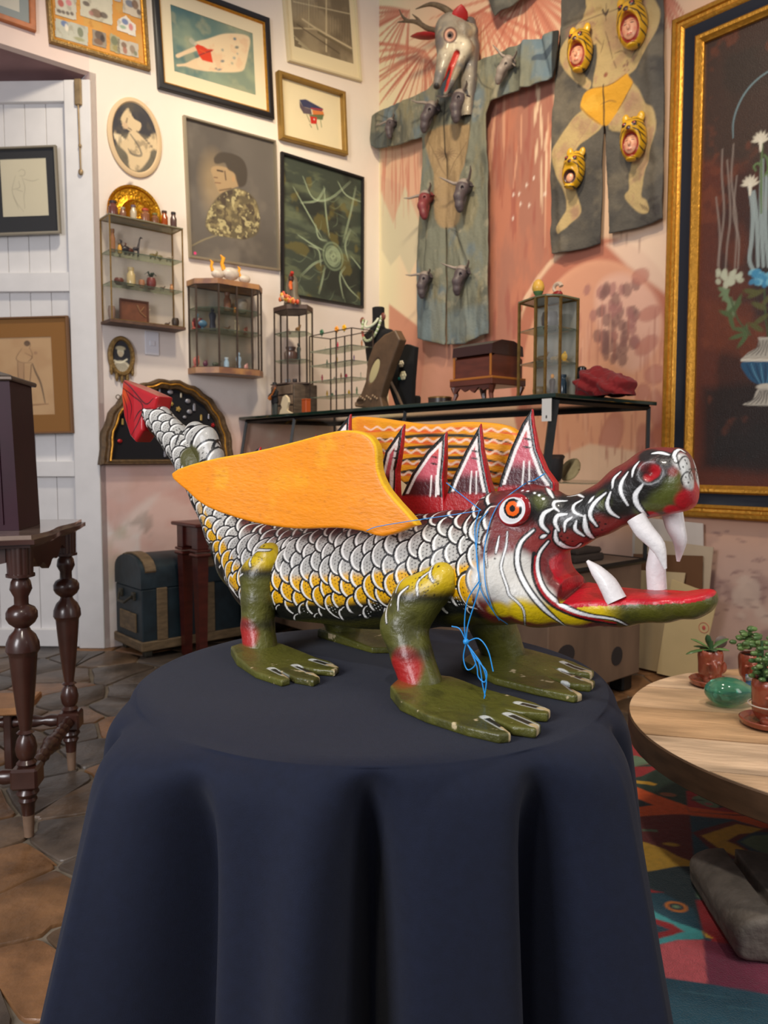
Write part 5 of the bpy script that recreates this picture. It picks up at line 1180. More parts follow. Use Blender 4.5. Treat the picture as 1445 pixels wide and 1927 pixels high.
def stag():
    g = FR_; off = .10
    poly = [(696, 262), (701, 218), (716, 209), (760, 189), (806, 168), (820, 150), (840, 120), (880, 112), (898, 116), (956, 92), (1040, 58), (1051, 56), (1050, 90), (1046, 128), (1040, 146), (990, 166), (950, 178), (922, 192), (914, 215), (918, 320), (919, 463), (919, 628), (906, 632), (878, 647), (835, 649), (800, 641), (785, 637), (786, 505), (790, 400), (797, 310), (796, 285), (793, 258), (759, 270), (735, 277), (706, 280), (698, 274)]
    def disp(x, z, m):
        P = np.c_[x, z]; d = .018*(vnoise(P*np.array([2.2, .7]), 6, 3, 3)-.5)*2
        for a, b, amp, w in (((735, 215), (735, 275), -.022, .02), ((990, 80), (985, 165), -.03, .03), ((1012, 72), (1030, 140), .028, .025), ((838, 300), (837, 640), .02, .03), ((812, 420), (800, 640), -.02, .04), ((870, 440), (885, 640), -.022, .045), ((856, 430), (878, 500), .015, .02), ((900, 180), (885, 300), -.02, .025), ((760, 195), (735, 235), -.02, .02)):
            q, _ = seg_dist(P, np.array([m(*a), m(*b)])); d += amp*np.exp(-(q/w)**2)
        return d
    def paint(p):
        p.blend(np.ones(len(p.P)), (116, 118, 104)); p.noise((96, 112, 122), 5, .48, .64, .8, 3, (1.6, .8)); p.noise((134, 126, 98), 6, .5, .68, .7, 9, (1.8, .7)); p.noise((70, 72, 66), 7, .55, .7, .6, 15, (1.5, .6)); p.noise((160, 152, 130), 12, .62, .75, .5, 25)
        p.poly([(805, 250), (885, 235), (880, 300), (866, 340), (868, 400), (860, 424), (832, 428), (820, 400), (818, 330), (806, 290)], (158, 132, 96), .9, .02, True)
        p.noise((176, 150, 112), 16, .5, .66, .6, 5, region=(poly_sd(p.P, p.mp([(805, 250), (885, 235), (866, 400), (832, 428), (818, 330)])) < 0)*1.)
        for k in range(16): a = k*.39; p.stroke([(840, 290), (840+22*math.cos(a), 290+14*math.sin(a))], .004, (100, 74, 60), .5, .8)
        p.stroke([(810, 270), (824, 300), (836, 330)], .008, (104, 84, 62), .4, .7); p.stroke([(880, 270), (860, 300), (846, 330)], .008, (104, 84, 62), .4, .7)
        p.poly([(1000, 75), (1042, 62), (1042, 140), (1000, 150), (1010, 110)], (96, 118, 134), .7, .03); p.stroke([(1005, 110), (1030, 100), (1042, 84)], .05, (54, 68, 84), .4, .8); p.poly([(1040, 58), (1053, 54), (1048, 130), (1040, 146)], (22, 24, 26), .95, .01)
        p.poly([(697, 250), (735, 250), (730, 280), (700, 280)], (76, 84, 84), .7, .02)
        for q in ([(712, 215), (728, 222), (736, 224)], [(710, 228), (726, 230)], [(708, 240), (728, 236)], [(900, 140), (910, 160), (930, 170)], [(930, 120), (944, 140)], [(850, 434), (866, 450), (878, 480), (886, 510)], [(846, 430), (868, 440)], [(806, 440), (800, 520)], [(882, 520), (886, 600)]): p.stroke(q, .010, (58, 60, 56), .6, .7)
        p.poly([(788, 560), (838, 570), (838, 646), (788, 636)], (108, 124, 130), .5, .04); p.poly([(842, 590), (916, 570), (916, 630), (842, 644)], (104, 122, 132), .45, .05)
        p.stroke([(838, 190), (838, 340)], .012, (30, 28, 24), .4, .95)
    t, c = sheet(g, 'stag_costume', 'blue-grey painted canvas costume with outstretched sleeves and a horned stag mask', 'costume', poly, [[(836.5, 428), (839, 428), (840, 655), (836, 655)]], off, .016, disp, paint, fab)
    # neck cloth behind the head
    H0 = g.px(850, 90, -.26)
    def gp(x, y, o): q = g.px(x, y, -o); return np.array([q[0], -o, q[1]])-np.array([c[0], -off, c[1]])
    def pr(x, y, o): w = g.w(*(gp(x, y, o)+np.array([c[0], -off, c[1]]))); return (w-CAM)@np.array([0, cp, -sp])/FPX
    f = SDF((-.3, -.42, .2), (.42, .02, 1.15), .006)
    def ch(L, sy=1., k=.02, cut=False):
        f.chain([gp(x, y, o) for x, y, r, o in L], [r*pr(x, y, o) for x, y, r, o in L], sy, k, cut)
    ch([(884, 45, 12, .10), (888, 90, 14, .12), (884, 150, 16, .12), (880, 215, 14, .12), (878, 236, 9, .12)])
    ch([(886, 60, 14, .14), (870, 62, 22, .19)]); ch([(848, 58, 30, .22), (846, 78, 27, .26), (838, 110, 16, .30), (829, 140, 11, .33), (822, 160, 8, .34)], 1., .02)
    ch([(884, 110, 14, .13), (872, 92, 18, .22)]); ch([(872, 90, 17, .22), (862, 122, 11, .24), (848, 155, 7, .27), (838, 176, 4, .28)], 1, .02)
    ch([(857, 100, 7, .29), (846, 130, 6, .31), (836, 160, 6, .33)], 1.6, .006, True)
    f.ell(gp(846, 66, .30), (.028, .03, .03), .01, cut=True)
    V, Q = biggest(*f.mesh()); V = relax(V, Q, 1); p = Paint(V, (132, 124, 112), .006); p.noise((98, 96, 98), 6, .45, .6, .8, 3); p.noise((166, 150, 122), 8, .55, .7, .7, 8); p.shade(.2, 40)
    d = V[:, 1]; p.blend(sstep(gp(0, 100, .16)[1], gp(0, 100, .13)[1], d), (92, 84, 82)); ln = lambda x, y: seg_dist(V, np.array([gp(x, y, .15), gp(x, y, .5)]))[0]
    p.blend(sstep(.10, .05, ln(864, 92))*.9, (200, 190, 168)); p.blend(sstep(.07, .04, ln(836, 110))*.7, (170, 162, 146)); p.blend(sstep(.05, .03, ln(826, 80))*.8, (96, 90, 92)); p.noise((120, 104, 90), 40, .6, .7, .6, 31)
    e = ln(847, 66); p.blend(sstep(.052, .044, e), (84, 60, 54)); p.blend(sstep(.040, .034, e), (176, 130, 110)); p.blend(sstep(.026, .020, e), (60, 24, 22)); p.blend(sstep(.012, .008, e), (12, 10, 10))
    m_, _ = seg_dist(V, np.array([gp(860, 98, .26), gp(846, 132, .29), (gp(836, 168, .31))])); p.blend(sstep(.026, .018, m_), (176, 40, 30)); n_ = np.linalg.norm(V-gp(821, 163, .36), axis=1); p.blend(sstep(.03, .02, n_), (40, 36, 34))
    h = link('stag_mask', mesh_np('stag_mask', V, Q, colors=p.C), mat('mask_paint', rough=.5, attr=True, bump=.3, bscale=60, coat=.15), t)
    hm = M('antler', (88, 74, 58), .5, noise=.3, nscale=30)
    for L, r in (([(834, 60, .22), (806, 54, .25), (785, 42, .28), (768, 40, .29), (748, 42, .30)], [.020, .018, .016, .013, .003]), ([(768, 40, .29), (758, 32, .30), (751, 18, .31)], [.013, .009, .003]), ([(793, 46, .27), (786, 36, .28), (776, 27, .29)], [.015, .01, .003]), ([(858, 44, .24), (848, 26, .25), (832, 14, .28), (810, 8, .31), (782, 17, .34)], [.026, .024, .020, .015, .003])):
        A = catmull([gp(*q) for q in L], 4); MB().tube(A, np.interp(np.linspace(0, 1, len(A)), np.linspace(0, 1, len(r)), r), 8).build('antler', hm, h, 60)
    em = M('red_ear', (150, 26, 30), .5, noise=.15)
    for a, b, w in (((826, 66, .22), (772, 69, .30), .052), ((862, 52, .20), (868, 8, .26), .060)):
        A = np.array(gp(*a)); B = np.array(gp(*b)); q = [A+(B-A)*t_ for t_ in (0, .2, .45, .7, .9, 1)]; MB().tube(q, [.012, w*.8, w, w*.85, w*.4, .003], 10, flat=.35).build('ear', em, h, 60)
    MB().lathe([(.010, -.012), (.014, 0), (.004, .012)], tuple(gp(846, 66, .33)), 8).build('eye', M('black_gloss', (20, 16, 16), .2), h)
    return t, c, gp
STAG = stag()
def small_heads():
    g = FR_; hm = mat('small_head', (82, 72, 76), .5, noise=.25, nscale=30, bump=.3); rm = mat('small_head_red', (120, 50, 54), .5, noise=.2); top = mat('head_top', (138, 126, 118), .55, noise=.2, nscale=20)
    f = SDF((-.06, -.14, -.17), (.06, .03, .08), .004); f.chain([(0, -.02, .0), (0, -.06, -.02), (0, -.09, -.07), (0, -.085, -.125), (0, -.08, -.145)], [.038, .042, .032, .026, .022], 1, .02); f.chain([(0, -.05, -.07), (0, -.06, -.13)], [.022, .014], 1, .01)
    for s in (-1, 1): f.ell((s*.026, -.088, -.028), (.010, .010, .012), .004, cut=True)
    V, Q = f.mesh(); me = mesh_np('head', V, Q)
    def make(label, px, mm, horn, tilt=0, sc=1., side=1):
        q = g.px(px[0], px[1], -.13); t = fthing('horned_mask', label, 'mask', g, q[0], -.115, q[1], 'small horned animal masks on the stag costume'); t.rotation_euler = (0, tilt, g.rot); t.scale = (sc,)*3
        m2 = me.copy(); link('head', m2, mm, t)
        MB().ball((0, -.055, .012), (.045, .035, .028)).build('brow', top, t)
        for s in (-1, 1):
            L = [(s*.03, -.05, .02), (s*.065, -.07, .025), (s*.105, -.10, .02+horn), (s*.13, -.13, .025+horn*1.4)]; MB().tube(L, [.013, .010, .007, .002], 7).build('horn', top, t, 60)
            MB().tube([(s*.03, -.03, .0), (s*.055, -.035, -.012), (s*.075, -.04, -.02)], [.006, .016, .003], 7, flat=.5).build('ear', mm, t, 60)
    make('small horned mask on the right sleeve of the stag costume', (962, 118), top, .03, .5, .9)
    make('small flat horned mask on the left sleeve of the stag costume', (740, 232), hm, -.01, -.1, .8)
    make('small horned mask on the left breast of the stag costume, below the antlered head', (820, 205), hm, .0, .3, 1.1)
    make('long dark hanging horned mask under the jaw of the stag head', (873, 185), hm, .0, 0, 1.15)
    make('small reddish horned mask at the left hip of the stag costume, horns sticking out', (808, 372), rm, .0, -.15, 1.1)
    make('dark horned mask at the right hip of the stag costume', (880, 352), hm, .03, 0, 1.15)
    make('small horned mask on the left leg of the stag costume', (806, 522), hm, .0, 0, 1.)
    make('small horned mask on the right leg of the stag costume', (876, 512), hm, .02, .1, 1.05)
small_heads()
def jaguar():
    g = FR_; off = .05
    poly = [(1060, -60), (1057, 0), (1055, 50), (1048, 110), (1042, 176), (1038, 260), (1036, 353), (1037, 478), (1060, 476), (1095, 470), (1129, 459), (1145, 441), (1200, 430), (1230, 420), (1249, 411), (1250, 300), (1250, 150), (1248, 0), (1248, -90)]
    def disp(x, z, m):
        P = np.c_[x, z]; d = .016*(vnoise(P*np.array([1.2, 1.6]), 5, 7, 3)-.5)*2
        for a, b, amp, w in (((1060, 50), (1130, 20), .014, .015), ((1225, 60), (1240, 400), -.018, .04), ((1150, 250), (1230, 310), .012, .03), ((1050, 300), (1060, 470), -.014, .03)):
            q, _ = seg_dist(P, np.array([m(*a), m(*b)])); d += amp*np.exp(-(q/w)**2)
        return d
    def paint(p):
        p.blend(np.ones(len(p.P)), (84, 80, 74)); p.noise((66, 64, 62), 4, .4, .6, .8, 3); p.noise((110, 102, 88), 6, .5, .68, .7, 9); p.noise((52, 46, 48), 9, .62, .74, .6, 15); p.shade(.12, 60)
        sk = (184, 160, 112); s2 = (164, 126, 104)
        arms = [[(1118, 0), (1098, 30), (1078, 60), (1060, 85), (1053, 105), (1062, 130), (1080, 150), (1100, 166), (1108, 168), (1112, 155), (1104, 146), (1092, 128), (1098, 104), (1110, 88), (1128, 72)],
                [(1215, -20), (1238, 10), (1242, 30), (1236, 60), (1222, 90), (1208, 112), (1196, 132), (1180, 142), (1172, 128), (1188, 112), (1200, 90), (1204, 60), (1196, 30)],
                [(1108, -10), (1178, -20), (1206, 0), (1210, 40), (1200, 80), (1190, 110), (1182, 140), (1172, 162), (1120, 166), (1116, 150), (1124, 110), (1120, 70), (1112, 40)],
                [(1110, 200), (1136, 190), (1134, 236), (1110, 258), (1090, 275), (1080, 300), (1080, 330), (1084, 360), (1094, 390), (1092, 405), (1076, 420), (1062, 434), (1052, 440), (1050, 428), (1062, 408), (1068, 390), (1062, 360), (1050, 330), (1040, 300), (1042, 280), (1060, 250), (1080, 222)],
                [(1145, 236), (1180, 160), (1200, 165), (1216, 195), (1232, 205), (1238, 235), (1234, 260), (1222, 290), (1214, 320), (1210, 350), (1208, 370), (1218, 378), (1224, 396), (1216, 403), (1200, 398), (1178, 376), (1176, 366), (1184, 356), (1184, 330), (1190, 300), (1190, 270), (1170, 250)]]
        for a in arms: p.poly(a, sk, .95, .01, True)
        for k, a in enumerate(arms): p.noise(s2, 12, .48, .66, .6, 20+k, region=(poly_sd(p.P, p.mp(a)) < -.005)*1.)
        for x, y, rx, ry in ((1150, 50, .05, .08), (1165, 78, .06, .05), (1100, 240, .05, .05), (1190, 200, .06, .1), (1075, 60, .04, .04), (1168, 110, .06, .03), (1084, 400, .03, .04)): p.ell((x, y), rx, ry, (150, 112, 96), .5, .4, .03)
        Y = [(1118, 166), (1150, 160), (1178, 140), (1186, 146), (1192, 158), (1180, 180), (1162, 210), (1146, 234), (1133, 236), (1118, 228), (1102, 214), (1093, 200), (1100, 176)]
        p.poly(Y, (208, 152, 40), 1, .008, True); p.noise((226, 178, 70), 10, .5, .7, .5, 3, region=(poly_sd(p.P, p.mp(Y)) < 0)*1.)
        d = (78, 56, 46)
        for q in ([(1118, 166), (1140, 163), (1160, 155), (1178, 140)], [(1192, 158), (1178, 184), (1162, 208)], [(1093, 200), (1106, 216), (1130, 234)], [(1143, 8), (1142, 40)], [(1060, 56), (1100, 40), (1142, 26), (1180, 10)], [(1140, 60), (1146, 80), (1152, 110)], [(1136, 76), (1130, 100)], [(1160, 70), (1175, 76)], [(1156, 100), (1170, 96), (1178, 102)], [(1130, 196), (1148, 190), (1160, 192)], [(1120, 70), (1132, 84)], [(1154, 114), (1160, 128)]): p.stroke(q, .006, d, .5, .8)
        for k in range(10): p.stroke([(1062+k*5, 296-k*8), (1068+k*5, 300-k*8), (1072+k*5, 294-k*8)], .004, (150, 110, 96), .3, .7)
        for k in range(6): p.stroke([(1086+k*6, 38+k*.5), (1090+k*6, 46), (1096+k*6, 42)], .004, (150, 110, 96), .3, .7)
        for k in range(9): p.ell((1170+rnd.uniform(0, 16), 120+rnd.uniform(-6, 14)), .006, .006, (130, 90, 80), 0, .7)
        p.ell((1140, 141), .014, .014, (140, 88, 66)); p.stroke([(1136, 20), (1142, 30), (1146, 20)], .010, (50, 36, 36)); p.stroke([(1136.5, 160), (1137, 240)], .010, (34, 24, 26), .3)
        for k in range(4): p.stroke([(1206+k*4, 384+k*2), (1212+k*4, 394+k*2)], .003, d)
    t, c = sheet(g, 'jaguar_costume', 'grey canvas painted with a flexing figure in yellow trunks, hung beside the stag costume', 'costume', poly, [[(1135.5, 236), (1138.5, 236), (1148, 470), (1130, 470)]], off, .014, disp, paint, fab)
    # corner of another one
    def p2(p): p.blend(np.ones(len(p.P)), (100, 98, 90)); p.noise((72, 70, 66), 8, .45, .65, .8, 3); p.noise((130, 120, 104), 14, .55, .7, .5, 7)
    sheet(g, 'canvas_costume', 'lower corner of a grey canvas showing at the top edge above the stag head', 'costume', [(900, -70), (919, 0), (926, 20), (933, 32), (944, 20), (982, 0), (1010, -30), (980, -80)], [], .10, .016, lambda x, z, m: .01*np.sin(30*x), p2, fab)
    # tiger-face masks with a human face in the mouth
    jm = mat('jaguar_mask_paint', rough=.35, attr=True, coat=.4, bump=.15, bscale=90)
    for i, (cx, cy, tilt, sc, lab) in enumerate(((1090, 96, .0, 1.0, 'yellow striped jaguar helmet mask, leftmost, on the raised left arm of the painted figure'), (1188, 46, -.1, 1.12, 'yellow striped jaguar helmet mask, topmost, on the raised right arm'), (1190, 262, .0, .98, 'yellow striped jaguar helmet mask on the right knee of the painted figure'), (1078, 321, .15, .9, 'yellow roaring jaguar mask with a small dark mouth on the left knee'))):
        roar = i == 3; f = SDF((-.11, -.13, -.16), (.11, .03, .17), .0035)
        f.ell((0, -.015, .0), (.078, .075, .128), .0); f.ell((0, -.06, .045), (.055, .045, .045), .02); f.ell((0, -.085, .032), (.03, .03, .018), .012)
        for s in (-1, 1): f.ell((s*.045, -.02, .118), (.022, .014, .032), .01); f.ell((s*.03, -.088, .06), (.016, .014, .014), .008)
        if not roar:
            f.ell((0, -.085, -.045), (.05, .05, .068), .008, cut=True); f.ell((0, -.050, -.045), (.042, .034, .060), .0); f.ell((0, -.086, -.047), (.008, .012, .014), .006); f.ell((0, -.076, -.078), (.014, .008, .006), .004); f.ell((0, -.05, -.125), (.03, .03, .014), .01)
        else: f.ell((0, -.085, -.055), (.045, .045, .042), .008, cut=True); f.ell((0, -.048, -.058), (.03, .022, .034), .0); f.ell((0, -.05, -.115), (.036, .03, .018), .01)
        V, Q = f.mesh(); V = relax(V, Q, 1); W = np.c_[np.abs(V[:, 0]), V[:, 1], V[:, 2]]; W3 = W; W = W[:, [0, 2]]; p = Paint(W, (212, 160, 18), .003); p.noise((232, 186, 40), 20, .5, .7, .6, i)
        for q in ([(0, .09), (.03, .10), (.06, .09)], [(.03, .078), (.06, .07), (.078, .05)], [(.05, .045), (.075, .02)], [(.055, .015), (.078, -.01)], [(.058, -.02), (.078, -.05)], [(.05, -.06), (.07, -.09)], [(.0, .105), (.0, .125)], [(.02, .034), (.05, .02), (.062, -.02)], [(.0, -.12), (.03, -.12), (.05, -.11)], [(.02, .045), (.045, .05)]): p.stroke(q, .007, (24, 20, 16), .6, cat=False, local=True)
        ed = np.linalg.norm(W3-np.array([.03, -.098, .062]), axis=1); p.blend(sstep(.017, .013, ed), (40, 20, 16)); p.blend(sstep(.008, .005, ed), (170, 40, 20)); p.blend(sstep(.018, .012, np.linalg.norm(W3-np.array([0, -.115, .036]), axis=1)), (60, 24, 18))
        fe = np.sqrt((V[:, 0]/.046)**2+((V[:, 2]+.045)/.064)**2) if not roar else np.sqrt((V[:, 0]/.043)**2+((V[:, 2]+.056)/.042)**2); fr_ = fe < 1.12; p.blend((fr_ & (V[:, 1] < -.03))*sstep(1.12, 1.0, fe), (150, 40, 26) if not roar else (60, 16, 16))
        fc = np.sqrt((V[:, 0]/.040)**2+((V[:, 2]+.045)/.056)**2) if not roar else np.sqrt((V[:, 0]/.028)**2+((V[:, 2]+.058)/.032)**2); p.blend(((V[:, 1] < -.06) | (fc < .9))*sstep(1.0, .9, fc), (222, 160, 128))
        if not roar:
            for q in ([(.010, -.026), (.026, -.026)],): p.stroke(q, .006, (40, 30, 28), .5, cat=False, local=True)
            p.stroke([(.008, -.014), (.028, -.012)], .004, (70, 40, 30), .5, cat=False, local=True); p.stroke([(0, -.078), (.012, -.077)], .006, (176, 30, 34), .5, cat=False, local=True); p.blend(sstep(.016, .004, np.linalg.norm(W3-np.array([.028, -.07, -.058]), axis=1))*.5, (220, 110, 90))
        q = g.px(cx, cy, -.10); t = fthing('jaguar_mask', lab, 'mask', g, q[0], -.085, q[1], 'jaguar masks on the painted canvas'); t.rotation_euler = (0, tilt, g.rot+.25); t.scale = (sc,)*3
        link('mask_shell', mesh_np('mask_shell', V, Q, colors=p.C), jm, t)
        MB().tube([(0, -.0, .10), (0, .02, .12), (0, .05, .12)], .003, 6).build('cord', M('cord', (60, 50, 40)), t)
jaguar()
# ================================================================ glass cases and what stands on and in them
darkm = M('dark_metal', (34, 34, 34), .4, .5, noise=.2, nscale=30); brassm = M('brass_strip', (150, 120, 66), .4, .8, noise=.2, nscale=40); tinm = M('lead_strip', (84, 72, 66), .5, .6, noise=.2, nscale=40)
mirror = M('old_mirror', (196, 196, 184), .22, .55, noise=.12, nscale=6)
def pane(t, P4, m=GLASS, name='glass_pane'): return link(name, mesh_np(name, P4, [(0, 1, 2, 3)], False), m, t)
def vitrine(t, poly, z0, z1, shelves, r, pm, top=0, bot=0, slabm=None, back=(), backm=None, extra=()):
    n = len(poly)
    for x, y in list(poly)+list(extra): MB().box((x, y, (z0+z1)/2), (2*r, 2*r, z1-z0)).build('post', pm, t)
    for z in ((z0,) if bot else (z0,))+((z1,)):
        for k in range(n): a, b = poly[k], poly[(k+1) % n]; MB().tube([(a[0], a[1], z), (b[0], b[1], z)], r, 4).build('rail', pm, t)
    for k in range(n):
        a, b = poly[k], poly[(k+1) % n]; q = [(a[0], a[1], z0), (b[0], b[1], z0), (b[0], b[1], z1), (a[0], a[1], z1)]
        if k in back and backm is not None: pane(t, q, backm, 'back_panel')
        else: pane(t, q)
    for z in shelves: MB().prism([(x*.985, y) for x, y in poly], z-.003, z+.003, 'xy').build('shelf', M('shelf_glass', (190, 205, 192), .1, trans=.9, ior=1.05), t)
    def grow(p, g):
        c = np.mean(p, 0); return [tuple(c+(np.array(q)-c)*(1+g)) for q in p]
    if top: MB().prism(grow(poly, .05), z1, z1+top, 'xy').build('top_board', slabm, t)
    if bot: MB().prism(grow(poly, .05), z0-bot, z0, 'xy').build('base_board', slabm, t)
def mpx(fr, x, y, off): return (fr.w(fr.px(x, y, off)[0], off, fr.px(x, y, off)[1])-CAM)@np.array([0, cp, -sp])/FPX
# small objects, all built to the size they have in the photo -------------------------------------------------
def jar(t, h, r, col, cap=None, glass=False):
    m = M('jar_%d_%d_%d' % col, col, .2, coat=.5); MB().lathe([(r*.9, 0), (r, h*.1), (r, h*.6), (r*.65, h*.75), (r*.65, h*.85)], n=14).build('jar_body', m, t)
    MB().lathe([(r*.72, h*.85), (r*.75, h*.87), (r*.75, h), (r*.6, h)], n=14).build('lid', M('cap_%d_%d_%d' % (cap or col), cap or col, .4), t)
def pot(t, h, r, col, plant=None):
    m = M('clay_%d_%d_%d' % col, col, .4, noise=.1, nscale=40); MB().lathe([(r*.6, 0), (r*.95, h*.35), (r, h*.7), (r*.8, h), (r*.65, h*.95), (r*.5, h*.6)], n=16).build('pot_body', m, t)
    if plant:
        g = M('leaf_%d_%d_%d' % plant, plant, .5)
        for k in range(12): a = k*2.4; l = r*(1.1+.3*math.sin(k*5)); MB().tube([(0, 0, h*.9), (math.cos(a)*l*.5, math.sin(a)*l*.5, h+l*.9), (math.cos(a)*l, math.sin(a)*l, h+l*.5)], [.003, .005, .001], 5).build('leaf', g, t)
def bird(t, h, col, neck=None):
    m = M('bird_%d_%d_%d' % col, col, .35, noise=.15, nscale=40); MB().ball((0, 0, h*.35), (h*.36, h*.22, h*.24)).lathe([(h*.14, 0), (h*.06, h*.1), (h*.08, h*.2)], n=10).build('bird_body', m, t)
    MB().tube([(-h*.28, 0, h*.45), (-h*.36, 0, h*.68), (-h*.30, 0, h*.88), (-h*.42, 0, h*.98)], [h*.09, h*.07, h*.08, h*.02], 8).build('neck', neck or m, t, 60)
def figure_(t, h, col, col2=None):
    m = M('fig_%d_%d_%d' % col, col, .5, noise=.15, nscale=40); MB().lathe([(h*.16, 0), (h*.15, h*.1), (h*.12, h*.4), (h*.17, h*.62), (h*.13, h*.74), (h*.05, h*.78)], n=12, sy=.7).build('robe', m, t)
    MB().ball((0, 0, h*.88), (h*.085, h*.085, h*.11)).build('head', M('fig_%d_%d_%d' % (col2 or col), col2 or col, .5), t)
def critter(t, h, col):
    m = M('critter_%d_%d_%d' % col, col, .45, noise=.2, nscale=50); mb = MB().ball((0, 0, h*.5), (h*.55, h*.25, h*.25)); mb.build('torso', m, t)
    MB().tube([(h*.4, 0, h*.55), (h*.62, 0, h*.9), (h*.78, 0, h*.95)], [h*.16, h*.12, h*.05], 8).build('head', m, t, 60)
    for s in (-1, 1):
        for q in (-1, 1): MB().tube([(s*h*.32, q*h*.12, h*.4), (s*h*.34, q*h*.12, 0)], [h*.08, h*.05], 6).build('leg', m, t)
def giraffe(t, h, col):
    m = M('critter_%d_%d_%d' % col, col, .45); MB().tube([(-h*.05, 0, h*.38), (.0, 0, h*.6), (h*.05, 0, h*.85), (h*.1, 0, h*.93), (h*.2, 0, h*.9)], [h*.07, h*.045, h*.035, h*.045, h*.015], 8).ball((-h*.15, 0, h*.34), (h*.17, h*.08, h*.09)).build('torso', m, t, 60)
    for s in (-.28, -.04):
        for q in (-1, 1): MB().tube([(s*h, q*h*.05, h*.32), (s*h*1.05, q*h*.06, 0)], [h*.03, h*.02], 6).build('leg', m, t)
def blob_(t, h, r, col, n=5):
    m = M('trinket_%d_%d_%d' % col, col, .35, noise=.2, nscale=60); R = random.Random(int(col[0]*7+col[1]+h*1000)); mb = MB()
    MB().lathe([(r*.9, 0), (r, h*.08), (r*.5, h*.14)], n=12).build('foot', m, t); MB().ball((0, 0, h*.5), (r*.85, r*.6, h*.42), 10, 7).build('ornament', m, t)
    MB().ball((r*.3, -r*.2, h*.85), (r*.35, r*.3, h*.18), 8, 5).build('knob', m, t)
def put(fr, x, yb, off, fn, name, label, cat, hpx, *a, group=None, z=None, rz=0, **k):
    q = fr.px(x, yb, off); s = mpx(fr, x, yb, off); t = fthing(name, label, cat, fr, q[0], off, (z if z is not None else q[1])+.0035, group); t.rotation_euler = (0, 0, fr.rot+rz)
    fn(t, hpx*s, *[v*s if isinstance(v, float) else v for v in a], **k); return t

